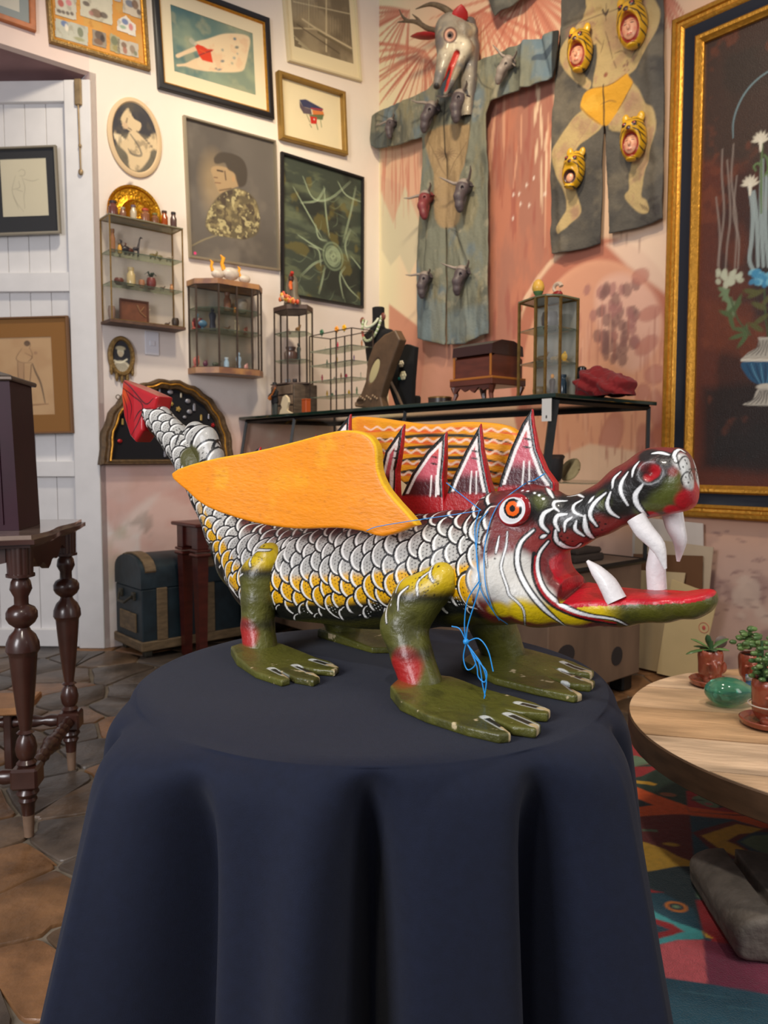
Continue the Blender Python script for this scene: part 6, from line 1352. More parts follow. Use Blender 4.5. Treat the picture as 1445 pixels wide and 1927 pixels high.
# ---------------- wall cabinet 1 (left)
def cab1():
    g = FL_; xl = g.px(191, 500, -.005)[0]; xr = g.px(325, 500, -.005)[0]; zt = g.px(191, 415, -.0)[1]; zb = (g.px(201, 608, -.0)[1]+g.px(325, 620, 0)[1])/2; D = .15; W = xr-xl; H = zt-zb
    t = fthing('glass_wall_cabinet', 'brass-edged glass wall cabinet on the left wall, with jars along its top', 'display cabinet', g, (xl+xr)/2, -.004, zb)
    sh = [H*(1-.40), H*(1-.69)]; sh = [g.px(250, 482, -D/2)[1]-zb, g.px(250, 540, -D/2)[1]-zb]
    vitrine(t, [(-W/2, -D), (W/2, -D), (W/2, 0), (-W/2, 0)], 0, H, sh, .004, brassm, bot=.018, slabm=M('old_wood', (96, 70, 56), .6, noise=.3, nscale=20))
    MB().box((0, -D/2, H+.004), (W+.01, D+.01, .008)).build('top_glass', M('top_plate', (170, 166, 140), .15, trans=.5, ior=1.2), t)
    # brass plate behind
    c = g.px(253, 410, -.03); r = g.px(303, 410, -.03)[0]-c[0]; p = fthing('brass_plate', 'embossed round brass plate standing behind the jars on the wall cabinet', 'plate', g, c[0], -.03, zb+H+.010)
    zz = g.px(253, 350, -.03)[1]-r-(zb+H+.010)
    zz = max(zz, -.0)
    R = Matrix.Rotation(math.pi/2, 3, 'X'); mb = MB(); n = 48; prof = [(0.001, 0), (r*.45, 0), (r*.5, .006), (r*.56, .001), (r*.88, .004), (r*.92, .012), (r, .014), (r*.99, .0), (r*.5, -.006)]
    V = []; F = []
    zc = g.px(253, 350, -.03)[1]-r-(zb+H+.010)
    for q, y in prof:
        for k in range(n): th = 2*math.pi*k/n; V.append((q*math.cos(th), -y, max(zc+q*math.sin(th), .0)))
    for i in range(len(prof)-1):
        for k in range(n): F.append((i*n+k, i*n+(k+1) % n, (i+1)*n+(k+1) % n, (i+1)*n+k))
    bm_ = M('brass_plate', (214, 156, 44), .25, 1., noise=.15, nscale=30, bump=.4, bscale=60); MB().add(V, F).build('plate_rim', bm_, p)
    for rr, cnt, s in ((r*.72, 26, .008), (r*.96, 60, .004)):
        for k in range(cnt):
            th = 2*math.pi*k/cnt; z = zc+rr*math.sin(th)
            if z > .0: MB().ball((rr*math.cos(th), -.006 if rr < r*.9 else -.014, z), (s, .004, s), 6, 4).build('boss', bm_, p)
    # jars on top
    for x, h, r_, col, cap, lab in ((214, 24, 8.5, (110, 62, 52), (60, 44, 44), 'wide brown jar at the left end of the wall cabinet top'), (232, 17, 6., (130, 90, 70), (160, 150, 120), 'short brown pot second from left on the wall cabinet top'), (252, 24, 6., (190, 176, 150), (110, 90, 100), 'pale glass bottle in the middle of the wall cabinet top'), (274, 22, 8.5, (140, 90, 60), (190, 80, 50), 'round terracotta jar with a reddish lid on the wall cabinet top'), (292, 18, 6.5, (126, 82, 56), (120, 116, 60), 'small brown pot right of the reddish-lidded jar'), (310, 25, 6.5, (150, 66, 16), (70, 40, 24), 'amber glass jar on the wall cabinet top'), (327, 26, 6.0, (86, 62, 58), (34, 28, 28), 'dark stoppered bottle at the right end of the wall cabinet top')):
        q = g.px(x, 420, -D*.75); s = mpx(g, x, 420, -D*.75); t2 = fthing('jar', lab, 'jar', g, min(q[0], xr-.02), -D*.72, zb+H+.0085, 'jars on top of the wall cabinet'); jar(t2, h*s*1.15, r_*s, col, cap)
    o = -D*.45; z1, z2, z0 = zb+sh[0]+.003, zb+sh[1]+.003, zb+.004
    P = lambda x, z, fn, name, lab, cat, h, *a, **k: put(g, x, 500, o, fn, name, lab, cat, h, *a, z=z, group='trinkets in the wall cabinet', **k)
    P(213, z1, jar, 'miniature_tower', 'tall copper-coloured miniature tower on the upper shelf of the wall cabinet', 'ornament', 42, 5., (150, 104, 70), (140, 96, 60)); P(226, z1, jar, 'miniature_lantern', 'small glowing brass lantern on the upper cabinet shelf', 'lantern', 18, 4., (226, 170, 70), (110, 90, 60))
    P(237, z1, bird, 'bird_figurine', 'dark bird figurine with raised neck, left of its pair', 'figurine', 26, (40, 34, 40)); P(244, z1, bird, 'bird_figurine', 'dark and rust bird figurine, right of its pair', 'figurine', 22, (84, 44, 34))
    P(262, z1, giraffe, 'giraffe_figurine', 'dark giraffe figurine on the upper cabinet shelf', 'figurine', 38, (48, 42, 50)); P(288, z1, critter, 'animal_figurine', 'small green-brown animal figurine on the upper cabinet shelf', 'figurine', 13, (110, 100, 60)); P(301, z1, bird, 'bird_figurine', 'small olive bird figurine near the right of the upper cabinet shelf', 'figurine', 16, (112, 108, 74)); P(318, z1, critter, 'animal_figurine', 'tiny grey animal figurine at the right end of the upper cabinet shelf', 'figurine', 11, (130, 120, 106))
    P(223, z2, pot, 'clay_pot', 'low brown clay bowl on the middle cabinet shelf', 'pot', 11, 9., (104, 58, 48)); P(246, z2, jar, 'miniature_house', 'pale miniature pagoda on the middle cabinet shelf', 'ornament', 34, 8., (196, 176, 130), (206, 186, 140)); P(266, z2, pot, 'clay_pot', 'small tan clay cup beside the potted plant', 'pot', 14, 6., (160, 110, 80)); P(284, z2, pot, 'miniature_plant', 'miniature spiky green plant in a dark red pot', 'plant', 20, 9., (112, 50, 50), plant=(50, 66, 60)); P(304, z2, critter, 'animal_figurine', 'small dark animal figurine on the middle cabinet shelf', 'figurine', 9, (80, 66, 60)); P(322, z2, jar, 'small_bottle', 'small orange-brown bottle at the right end of the middle shelf', 'bottle', 14, 3.5, (176, 120, 76))
    P(208, z0, pot, 'mug', 'grey-brown mug in the lower left of the wall cabinet', 'mug', 26, 7., (140, 116, 104))
    q = g.px(252, 590, o); s = mpx(g, 252, 590, o); t3 = fthing('wooden_plaque', 'reddish wooden plaque with carved branches leaning in the bottom of the cabinet', 'plaque', g, q[0], o, z0+.002); w = 56*s; h = 42*s
    MB().box((0, 0, h/2), (w, .012, h), .005).build('board', M('red_wood', (112, 66, 44), .5, noise=.25, nscale=20), t3); bars(w, h, [(0, 0), (0, -.014), (.01, -.014), (.012, -.006)], 0, h/2).build('border', M('red_wood2', (90, 52, 38), .5), t3)
    MB().tube([(w*.1, -.008, h*.8), (w*.2, -.010, h*.5), (w*.4, -.008, h*.3)], .004, 5).tube([(w*.35, -.008, h*.75), (w*.2, -.010, h*.5)], .003, 5).build('carving', M('red_wood3', (150, 110, 76), .5), t3)
    P(312, z0, critter, 'animal_figurine', 'small dark four-legged figurine on the cabinet floor', 'figurine', 9, (70, 48, 44)); P(328, z0, pot, 'small_cauldron', 'small dark horned cauldron at the right of the cabinet floor', 'ornament', 17, 7., (50, 40, 36))
cab1()
# ---------------- wall cabinet 2 (half octagon)
def cab2():
    g = FL_; pts = [(355, 0), (393, -.22), (476, -.22), (487, -.10)]
    xa = g.px(355, 600, -.0)[0]; xb = g.px(392, 600, -.22)[0]; xc = g.px(480, 600, -.22)[0]; xd = g.px(473, 600, -.0)[0]
    zt = g.px(420, 525, -.22)[1]; zb = g.px(430, 703, -.22)[1]; cx = (xa+xd)/2
    t = fthing('glass_wall_cabinet', 'half-octagonal glass wall cabinet with marbled brown borders and crowded shelves', 'display cabinet', g, cx, -.004, zb)
    H = zt-zb; slab = M('marbled_border', (130, 92, 76), .4, col2=(176, 130, 86), nscale=8)
    e = .05; poly = [(xa-cx, 0), (xa-cx, -.11), (xa-cx+.11, -.22), (xd-cx-.08, -.22), (xd-cx, -.13), (xd-cx, 0)]
    s = [H*.26, H*.47, H*.76]
    vitrine(t, poly, .04, H-.035, [H*.47, H*.70], .005, tinm, top=.035, bot=.04, slabm=slab, back=(5,), backm=mirror, extra=[(.0, -.22), (.12, -.22)])
    wds = 'trinkets in the half-octagonal cabinet'; R = random.Random(8)
    for x, dz, fn, nm, lab, cat, h, *a in ((368, .04, blob_, 'ornament', 'pink and red ornament, lower left of the half-octagonal cabinet', 'ornament', 22, 8., (190, 110, 100)), (385, .04, blob_, 'ornament', 'dark purple ornament on the floor of the half-octagonal cabinet', 'ornament', 14, 6., (90, 44, 70)), (405, .04, critter, 'animal_figurine', 'green-black creature on the floor of the half-octagonal cabinet', 'figurine', 15, (66, 74, 62)), (425, .04, jar, 'small_bottle', 'blue-white bottle on the floor of the half-octagonal cabinet', 'bottle', 22, 5., (150, 180, 210), (190, 210, 226)), (448, .04, figure_, 'figurine', 'pale blue robed figurine on the floor of the half-octagonal cabinet', 'figurine', 34, (160, 190, 220)), (462, .04, blob_, 'ornament', 'pink ornament at the right of the cabinet floor', 'ornament', 14, 5., (200, 150, 150)),
        (372, H*.47, pot, 'round_jar', 'dark red round jar behind the left glass', 'jar', 20, 11., (84, 26, 34)), (400, H*.47, figure_, 'figurine', 'tall dark blue hooded figurine', 'figurine', 44, (34, 38, 54)), (380, H*.47, bird, 'bird_figurine', 'blue and black bird figurine beside the hooded figurine', 'figurine', 30, (70, 110, 140)), (366, H*.47, blob_, 'ornament', 'salmon coloured ornament at the left pane', 'ornament', 20, 6., (206, 110, 96)), (425, H*.47, critter, 'animal_figurine', 'brown animal figurine on the middle shelf of the half-octagonal cabinet', 'figurine', 12, (120, 96, 76)), (445, H*.47, jar, 'small_bottle', 'cream bottle on the middle shelf of the half-octagonal cabinet', 'bottle', 24, 5., (196, 180, 150)), (462, H*.47, blob_, 'ornament', 'reddish ornament at the right of the middle shelf', 'ornament', 14, 5., (150, 90, 76)),
        (428, H*.70, jar, 'copper_jug', 'copper-brown jug on the top shelf', 'jug', 34, 7., (124, 86, 66)), (455, H*.70, pot, 'silver_bowl', 'round silvery bowl on the top shelf', 'bowl', 24, 13., (130, 124, 116)), (442, H*.70, blob_, 'ornament', 'small bright orange ornament on the top shelf', 'ornament', 9, 3., (236, 150, 60))):
        put(g, x, 600, -.10 if x > 372 else -.075, fn, nm, lab, cat, h, *a, z=zb+dz, group=wds)
    yel = M('yellow_neck', (240, 166, 30), .35)
    for x, h, lab in ((410, 38, 'left white ceramic bird with an orange neck on top of the half-octagonal cabinet'), (434, 50, 'tallest white ceramic bird with an orange neck, in the middle'), (460, 34, 'smallest white ceramic bird, right of the other two')):
        put(g, x, 520, -.13, bird, 'ceramic_bird', lab, 'figurine', h, (206, 196, 184), neck=yel, z=zb+H-.002, group='ceramic birds on the half-octagonal cabinet')
cab2()

# ---------------- long glass display case in front of the mural
CT = 1.54; CX0, CX1 = .04, 2.78; CY0, CY1 = -1.30, -.50
def bigcase():
    g = FR_; t = fthing('glass_counter', 'long dark-framed glass display counter in front of the mural', 'display case', g, (CX0+CX1)/2, 0, 0)
    hx = (CX1-CX0)/2; zb = .70; yb = CY0-.15
    MB().box((0, (CY0+CY1)/2-.01, CT-.010), (2*hx+.07, CY1-CY0+.07, .020), .003).build('glass_top', M('green_glass_edge', (20, 44, 36), .08, coat=.6), t)
    def bar(a, b, r=.013, nm='post'): MB().tube([a, b], r, 4).build(nm, darkm, t)
    fr = [(-hx, CY0, CT-.03), (hx, CY0, CT-.03), (hx, CY1, CT-.03), (-hx, CY1, CT-.03)]; fb = [(-hx, yb, zb), (hx, yb, zb), (hx, CY1, zb), (-hx, CY1, zb)]
    for a, b in zip(fr, fb): bar(a, b, .026 if a[1] == CY0 and a[0] > 0 else .013)
    bar((0.35, CY0, CT-.03), (.35, yb, zb)); bar((-.75, CY0, CT-.03), (-.75, yb, zb))
    for L in (fr, fb):
        for k in range(4): bar(L[k], L[(k+1) % 4], .014, 'rail')
    for k in range(4):
        if k == 2: continue
        pane(t, [fb[k], fb[(k+1) % 4], fr[(k+1) % 4], fr[k]])
    wd = M('counter_wood', (112, 90, 72), .6, noise=.25, nscale=6, bump=.2, stretch=(1, 1, .3))
    MB().box((0, (CY0-.02+CY1)/2, .39), (2*hx-.02, CY1-CY0, .60), .006).build('base_cabinet', wd, t)
    sp_ = M('hide_spot', (40, 34, 34), .8)
    for x, z, rx, rz in ((.2, .46, .07, .10), (.52, .30, .05, .07), (.12, .22, .05, .05), (.38, .58, .04, .03)):
        MB().lathe([(.001, .0), (rx, .0), (rx, .002)], n=18, sy=rz/rx).build('dark_spot', sp_, t, loc=(hx-.009, CY1-.1-x*1.1, z), rot=(0, math.pi/2, 0))
    for sx in (-1, 1):
        for y in (CY0+.06, CY1-.08): MB().box((sx*(hx-.08), y, .045), (.09, .09, .09), .01).build('foot', darkm, t)
    MB().box((0, (yb+CY1)/2, zb+.006), (2*hx-.04, CY1-yb-.05, .010)).build('case_floor', M('case_floor', (110, 96, 86), .7), t)
    MB().box((0, -.78, 1.12), (2*hx-.06, .44, .006)).build('shelf', M('shelf_glass2', (190, 205, 195), .08, trans=.9, ior=1.05), t)
    # printed card on the end of the front glass (its code is left out)
    q = g.px(1036, 772, CY0-.01); c = fthing('price_card', 'small white hanging card on the front glass of the counter', 'card', g, q[0]+.012, CY0-.055, q[1]-.05); c.scale = (.82, 1, .82); MB().box((0, 0, .06), (.065, .002, .125)).build('card_sheet', M('white_card', (214, 212, 206), .7), c); MB().box((0, -.0015, .022), (.008, .001, .016)).build('printed_mark', M('ink', (30, 30, 34), .8), c)
    # inside
    q = g.px(1022, 868, -1.0); b = fthing('black_bucket', 'black bucket-shaped bag with a ruffled rim inside the glass counter', 'bag', g, q[0], -1.0, 1.124); s = mpx(g, 1022, 868, -1.0)
    b.location = g.w(q[0], -.93, 1.124); MB().lathe([(.045, 0), (.055, .02), (.062, .12)], n=20).build('bag_body', M('black_leather', (34, 34, 38), .5), b); MB().lathe([(.066, .115), (.072, .13), (.06, .14), (.05, .12)], n=20, flute=.12, fl_n=10).build('rim', M('rim_brown', (70, 58, 52), .6), b)
    q = g.px(1062, 905, -.85); b = fthing('rope_ornament', 'beige coiled rope ornament at the right end inside the counter', 'ornament', g, q[0], -.80, 1.124); rp = M('rope', (190, 170, 124), .8, noise=.2)
    for k in range(5): MB().tube(catmull([(.05*math.cos(a+k)*(1-.1*k), .03*math.sin(a+k), .06+.05*math.sin(a*1.0+k*1.2)) for a in np.linspace(0, 6.2, 9)], 3), .010, 7).build('coil', rp, b)
    for k, (x, w, col, lab, nm) in enumerate(((1105, 70, (40, 34, 32), 'dark woven tray at the right end on the floor of the counter', 'tray'), (600, 50, (70, 66, 70), 'grey folded textile inside the counter behind the wing', 'textile'), (520, 60, (96, 100, 96), 'pale grey folded textile at the left end inside the counter', 'textile'))):
        q = g.px(x, 920, -.9); b = fthing(nm, lab, nm, g, min(q[0], CX1-.25), -.85, zb+.012); mb = MB()
        MB().box((0, 0, .02), (.30, .26, .04), .01).build('lower_layer', M('tx%d' % k, col, .85, noise=.2), b); MB().box((.01, .01, .055), (.26, .22, .03), .01).build('upper_layer', M('tx%d' % k), b)
bigcase()

def on_counter():
    g = FR_; Z = CT+.001; o = -1.17
    X = lambda x, off=o, y=745: g.px(x, y, off)[0]
    S = lambda x, off=o: mpx(g, x, 745, off)
    def T(name, lab, cat, x, off=o, z=Z, group=None): return fthing(name, lab, cat, g, X(x, off), off, z, group)
    # drawers and the narrow hexagonal case above
    s = S(550); t = T('chest_of_drawers', 'weathered little wooden chest of drawers at the left end of the counter', 'chest', 553, -1.05); w = .30; wd = M('weathered_wood', (92, 78, 66), .7, noise=.35, nscale=14, bump=.3, stretch=(1, 1, 4)); h = 60*s
    MB().box((0, 0, h/2), (w, .20, h), .004).build('carcass', wd, t)
    for k in range(3): MB().box((0, -.104, h*(k+.5)/3), (w-.03, .012, h/3-.012), .003).build('drawer', M('weathered_wood2', (112, 92, 76), .7, noise=.35, nscale=14), t)
    zc = Z+h+.002; hh = (g.px(550, 580, -1.05)[1]-.03)-zc; t = T('hexagonal_glass_case', 'narrow hexagonal glass case with shelves standing on the little chest of drawers', 'display cabinet', 553, -1.05, zc)
    R_ = .165; poly = [(R_*math.cos(math.radians(a)), R_*.75*math.sin(math.radians(a))) for a in (0, 60, 120, 180, 240, 300)]
    vitrine(t, poly, .008, hh, [hh*.33, hh*.70], .0045, tinm, top=.03, bot=.006, slabm=M('dark_board', (84, 64, 56), .6, noise=.25, nscale=14))
    for dx, z, fn, nm, lab, cat, a in ((-.02, hh*.33, jar, 'round_box', 'striped round box on the middle shelf of the hexagonal case', 'box', (.10, .05, (96, 72, 66))), (.08, hh*.33, figure_, 'dark_egg', 'dark oval stone on the middle shelf of the hexagonal case', 'stone', (.12, (44, 50, 48))), (.07, hh*.70, critter, 'animal_figurine', 'golden brown animal figurine on the upper shelf of the hexagonal case', 'figurine', (.05, (140, 104, 60))), (-.03, hh*.70, bird, 'bird_figurine', 'tiny red and white bird on the upper shelf of the hexagonal case', 'figurine', (.04, (200, 150, 140))), (-.06, .012, pot, 'silver_cup', 'small silver cup on the floor of the hexagonal case', 'cup', (.035, .022, (170, 176, 184))), (.03, .012, pot, 'dark_cup', 'small dark cup on the floor of the hexagonal case', 'cup', (.03, .018, (50, 44, 50)))):
        q = fthing(nm, lab, cat, g, X(553, -1.05)+dx, -1.06, zc+z+.004, 'trinkets in the hexagonal case'); fn(q, *a)
    # figurine with flowers
    zt = zc+hh+.0305; t = fthing('flower_lady_figurine', 'ceramic figurine with a grey cloak and a skirt of orange flowers on the hexagonal case', 'figurine', g, X(556, -1.05), -1.05, zt)
    MB().lathe([(.075, 0), (.07, .05), (.045, .10), (.05, .17), (.038, .21), (.012, .235)], (-.03, 0, 0), n=16, sy=.8).build('cloak', M('cloak', (110, 100, 84), .5, noise=.2, nscale=20), t)
    MB().ball((.0, -.03, .20), (.022, .02, .028)).build('face', M('face_dark', (70, 46, 40), .5), t); MB().tube([(0, -.03, .215), (.03, -.04, .232), (.05, -.045, .225)], [.016, .014, .004], 7).build('red_hat', M('red_bird', (186, 50, 40), .4), t); MB().tube([(.01, -.04, .17), (.035, -.06, .14), (.045, -.06, .11)], [.012, .014, .01], 7).build('sleeve', M('orange_sleeve', (206, 96, 40), .4), t)
    R = random.Random(2); fc = [(206, 80, 50), (220, 110, 60), (226, 190, 150), (180, 60, 60), (230, 170, 60)]
    for k in range(26):
        a = k/26; x = -.06+.20*a+R.uniform(-.01, .01); z = .07-.065*a+R.uniform(-.015, .03)*(1-a); c = fc[R.randrange(5)]; MB().ball((x, -.06-R.uniform(0, .03), max(z, .014)), (.018, .012, .018), 7, 5).build('flower', M('flower_%d_%d_%d' % c, c, .45), t)
    # guitarist, white silhouette, orange box
    t = T('guitarist_figurine', 'small black guitarist figurine with an orange guitar at the left end of the counter', 'figurine', 517, -1.27); hh2 = 62*S(517, -1.27); bk = M('black_cloth', (22, 22, 26), .6)
    for sx in (-1, 1): MB().tube([(sx*.012, 0, 0), (sx*.013, 0, hh2*.35)], [.012, .015], 8).build('leg', M('grey_cloth', (60, 64, 62), .7), t)
    MB().lathe([(.024, hh2*.33), (.034, hh2*.4), (.028, hh2*.6), (.034, hh2*.72), (.012, hh2*.8)], n=12, sy=.7).build('torso', bk, t); MB().ball((0, 0, hh2*.88), (.017, .017, .022)).build('head', M('skin_dark', (150, 110, 90), .6), t); MB().lathe([(.032, hh2*.91), (.03, hh2*.925), (.016, hh2*.93), (.014, hh2*.99)], n=12).build('hat', bk, t)
    MB().tube([(-.02, -.03, hh2*.5), (.02, -.034, hh2*.62), (.06, -.034, hh2*.8)], [.016, .006, .005], 6).build('guitar', M('orange_wood2', (196, 116, 56), .4), t)
    for sx in (-1, 1): MB().tube([(sx*.03, 0, hh2*.7), (sx*.045, -.02, hh2*.58), (sx*.015, -.035, hh2*.55)], .008, 6).build('arm', bk, t)
    t = T('silhouette_bust', 'cream cut-out silhouette of a head and shoulders beside the guitarist', 'ornament', 537, -1.28); s = S(537, -1.28)
    MB().prism([((x-538)*s, (777-y)*s) for x, y in ((519, 777), (523, 769), (529, 764), (525, 758), (529, 750), (532, 744), (540, 741), (549, 747), (551, 755), (546, 763), (545, 770), (556, 774), (566, 777))], -.008, .008).build('cut_out', M('cream_board', (222, 204, 170), .6), t)
    t = T('orange_box', 'small orange-red box standing beside the weathered drawers', 'box', 576, -1.27); MB().box((0, 0, .042), (.05, .04, .084), .003).build('carton', M('orange_card', (176, 78, 30), .5), t); MB().box((0, 0, .088), (.052, .042, .008), .002).build('lid', M('orange_card'), t)
    # cage-like glass case
    x0, x1 = X(603, -1.0), X(682, -1.0); zt = g.px(640, 628, -1.0)[1]; t = fthing('glass_showcase', 'thin wire-edged glass case full of tiny yellow and coloured trinkets', 'display cabinet', g, (x0+x1)/2, -1.0, Z); w = x1-x0; hh = zt-Z
    vitrine(t, [(-w/2, -.09), (w/2, -.09), (w/2, .09), (-w/2, .09)], .004, hh, [hh*.22, hh*.42, hh*.62, hh*.80], .0035, tinm, extra=[(w*.15, -.09), (-w*.15, .09)])
    cols = [(230, 180, 30), (200, 60, 90), (110, 140, 110), (200, 190, 170), (120, 90, 140), (176, 110, 60)]; wl = ['yellow', 'pink', 'green', 'cream', 'violet', 'tan']; lv = ['lowest shelf', 'second shelf from below', 'third shelf from below', 'top shelf']
    R = random.Random(6)
    for li, z in enumerate((hh*.22, hh*.42, hh*.62, hh*.80)):
        for k in range(5):
            c = (li+k*2) % 6; q = fthing('trinket', '%s trinket, %s from left, %s of the wire-edged case' % (wl[c], ['first', 'second', 'third', 'fourth', 'fifth'][k], lv[li]), 'trinket', g, (x0+x1)/2-w*.4+k*w*.2, -1.0+R.uniform(-.04, .04), Z+z+.0035, 'trinkets in the wire-edged case')
            (blob_ if k % 2 else figure_)(q, *((R.uniform(.025, .04), .012, cols[c]) if k % 2 else (R.uniform(.035, .055), cols[c])))
    for x, c, lab in ((606, (60, 110, 80), 'small green leaf ornament on the left of the wire-edged case top'), (634, (236, 150, 30), 'small orange flower ornament on the wire-edged case'), (648, (240, 180, 20), 'small yellow flower ornament on the wire-edged case, right of the orange one')):
        q = fthing('flower_ornament', lab, 'ornament', g, X(x, -1.0), -1.0, Z+hh+.004); MB().tube([(0, 0, 0), (0, 0, .02)], .003, 6).build('stem', M('stem_green', (80, 100, 60)), q)
        for j in range(5): MB().ball((.012*math.cos(j*1.26), 0, .03+.012*math.sin(j*1.26)), (.011, .008, .011), 7, 5).build('petal', M('petal_%d_%d_%d' % c, c, .4), q)
    # necklace bust
    s = S(708, -.92); t = T('necklace_bust', 'black velvet necklace bust with a high neck in the corner of the counter', 'display bust', 712, -.80); vel = M('black_velvet2', (12, 12, 16), .95); H_ = (g.px(708, 577, -.80)[1]-Z)
    f = SDF((-.22, -.15, 0), (.22, .12, H_+.02), .006); f.chain([(0, 0, H_-.01), (0, 0, H_-.12), (0, -.01, H_-.22)], [.042, .040, .055], 1, .02); f.chain([(-.11, 0, H_-.20), (.11, 0, H_-.20)], [.035, .035], 1.2, .04); f.chain([(0, -.01, H_-.25), (0, -.0, .06)], [.11, .06], .55, .04); f.ell((0, 0, .02), (.10, .08, .018), .01)
    f.prism([(-.1, H_-.008), (.1, H_-.008), (.1, H_+.1), (-.1, H_+.1)], (0, 2), -.1, .1, cut=True)
    V, Q = f.mesh(); link('bust', mesh_np('bust', V, Q), vel, t)
    for nk, (rx, dz, drop, lab, cl) in enumerate(((.060, .10, .05, 'pale beaded necklace on the black bust, inner strand', [(190, 200, 170), (214, 214, 196), (150, 160, 130)]), (.095, .09, .15, 'long green and silver bead necklace on the black bust, outer strand', [(150, 170, 120), (206, 210, 190), (190, 70, 80), (130, 76, 60)]))):
        q = fthing('necklace', lab, 'necklace', g, X(712, -.80), -.80, Z+H_-.26); n = 34
        for k in range(n):
            a = math.pi*k/(n-1); x = -rx*math.cos(a); z = .26-dz-drop*math.sin(a); y = -.055-.035*math.sin(a); c = cl[k % 2] if not (nk and 5 < k < 10) else cl[2] if k % 2 else cl[3]; MB().ball((x, y, z), (.009,)*3 if nk == 0 else (.010,)*3, 7, 5).build('bead', M('bead_%d_%d_%d' % c, c, .3), q)
        for sx in ((-1, 1) if nk else ()): MB().ball((sx*rx*1.15, -.05, .26-dz+.0), (.022, .012, .026), 8, 6).build('charm', M('charm', (120, 66, 54), .4, noise=.3, nscale=60), q)
    # black easel board with brooches
    s = S(760, -1.08); t = T('velvet_board', 'black velvet jewellery stand leaning behind the oval mirror', 'display stand', 765, -1.06); P_ = [((x-765)*s, (752-y)*s) for x, y in ((742, 752), (716, 700), (735, 640), (770, 632), (793, 640), (786, 700), (783, 752))]
    MB().prism(P_, -.015, .015).build('board', vel, t); MB().box((0, .05, .04), (.10, .06, .08), .01).build('support', vel, t)
    for x, y, c, r, lab in ((758, 668, (226, 214, 190), .020, 'cream flower brooch, upper one on the velvet stand'), (763, 690, (206, 196, 160), .026, 'pearly shell brooch, lower one on the velvet stand'), (752, 695, (20, 110, 110), .010, 'teal drop earring on the velvet stand')):
        q = fthing('brooch', lab, 'brooch', g, X(765, -1.06)+(x-765)*s, -1.082, Z+(752-y)*s)
        for j in range(6): MB().ball((r*.6*math.cos(j*1.05), 0, r*.6*math.sin(j*1.05)), (r*.5, .006, r*.5), 7, 5).build('petal', M('petal_%d_%d_%d' % c, c, .3), q)
        MB().ball((0, -.003, 0), (r*.4, .008, r*.4), 7, 5).build('centre', M('petal_%d_%d_%d' % c), q)
    # carved brown easel mirror
    s = S(715, -1.20); t = T('carved_easel_mirror', 'tilted brown carved wooden shoe-shaped stand with an oval mirror in its side', 'mirror', 712, -1.20); bw = M('brown_carved', (92, 70, 50), .5, noise=.2, nscale=14, bump=.2)
    q = lambda x, y: ((x-712)*s, (752-y)*s)
    f = SDF((-.25, -.06, 0), (.28, .07, .47), .004); f.prism([q(*v) for v in ((652, 746), (648, 738), (670, 722), (684, 700), (690, 662), (710, 632), (738, 618), (768, 613), (782, 632), (772, 650), (756, 676), (738, 710), (728, 732), (735, 752), (700, 752))], (0, 2), -.03, .03, .010); f.ell((q(710, 682)[0], -.03, q(710, 682)[1]), (.036, .012, .085), .004, cut=True, R=Matrix.Rotation(math.radians(32), 3, 'Y')); f.ell((q(664, 738)[0], -.03, q(664, 738)[1]), (.05, .02, .016), .004, cut=True)
    V, Q = f.mesh(); link('carved_body', mesh_np('carved_body', V, Q), bw, t)
    mo = MB().ball((0, 0, 0), (.034, .004, .082), 20, 10).build('oval_mirror', M('yellowed_mirror', (190, 176, 130), .3), t, loc=(q(710, 682)[0], -.024, q(710, 682)[1]), rot=(0, math.radians(32), 0))
    for k in range(9): MB().ball((q(672+k*6, 728+(k % 2)*4)[0], -.034, q(672, 728+(k % 3)*3)[1]), (.008, .006, .008), 6, 4).build('carved_flower', M('carved_flower', (150, 124, 96), .5), t)
    MB().tube([(q(738, 700)[0], .02, q(0, 700)[1]), (q(748, 726)[0], .05, q(0, 726)[1]), (q(760, 752)[0], .06, .004)], .009, 7).build('easel_leg', bw, t)
    # tin, coffer
    t = T('round_tin', 'low round dark tin with a gold lid rim in the middle of the counter', 'tin', 828, -1.2); r = 22*S(828); MB().lathe([(r, 0), (r, .030)], n=28).build('tin_body', M('dark_tin', (50, 38, 34), .35), t); MB().lathe([(r*1.02, .030), (r*1.03, .036), (r*.9, .040), (r*.1, .041)], n=28).build('lid', M('tin_lid', (140, 104, 56), .35, .6), t)
    xl, xr = X(868, -1.17), X(985, -1.0); t = fthing('wooden_coffer', 'reddish brown domed wooden coffer on curved legs', 'coffer', g, X(905, -1.15), -1.10, Z); s = S(930, -1.08); cw = M('mahogany', (98, 46, 30), .35, noise=.25, nscale=9, coat=.3, stretch=(1, 1, 4)); dk_ = M('mahogany_dark', (56, 26, 20), .3, coat=.4); W = .27; D = .24; H_ = g.px(960, 630, -1.18)[1]-Z
    MB().prism([(-D/2, .0), (D/2, 0), (D/2, .10), (D*.32, .125), (-D*.32, .125), (-D/2, .10)], -W/2, W/2, 'yz').build('chest_body', cw, t, loc=(0, 0, H_-.20)); 
    MB().prism([(-D/2-.006, 0), (D/2+.006, 0), (D/2, .05), (D*.2, .075), (-D*.2, .075), (-D/2, .05)], -W/2-.004, W/2+.004, 'yz').build('lid', dk_, t, loc=(0, 0, H_-.085))
    MB().box((0, 0, H_-.205), (W+.03, D+.03, .012), .002).build('inlay_band', M('inlay', (176, 106, 40), .4), t); MB().box((0, 0, H_-.225), (W+.03, D+.03, .032), .003).build('stand_top', cw, t)
    for sx in (-1, 1): MB().box((sx*(W/2-.006), -D/2-.002, H_-.14), (.012, .004, .11)).build('edge_inlay', M('inlay'), t)
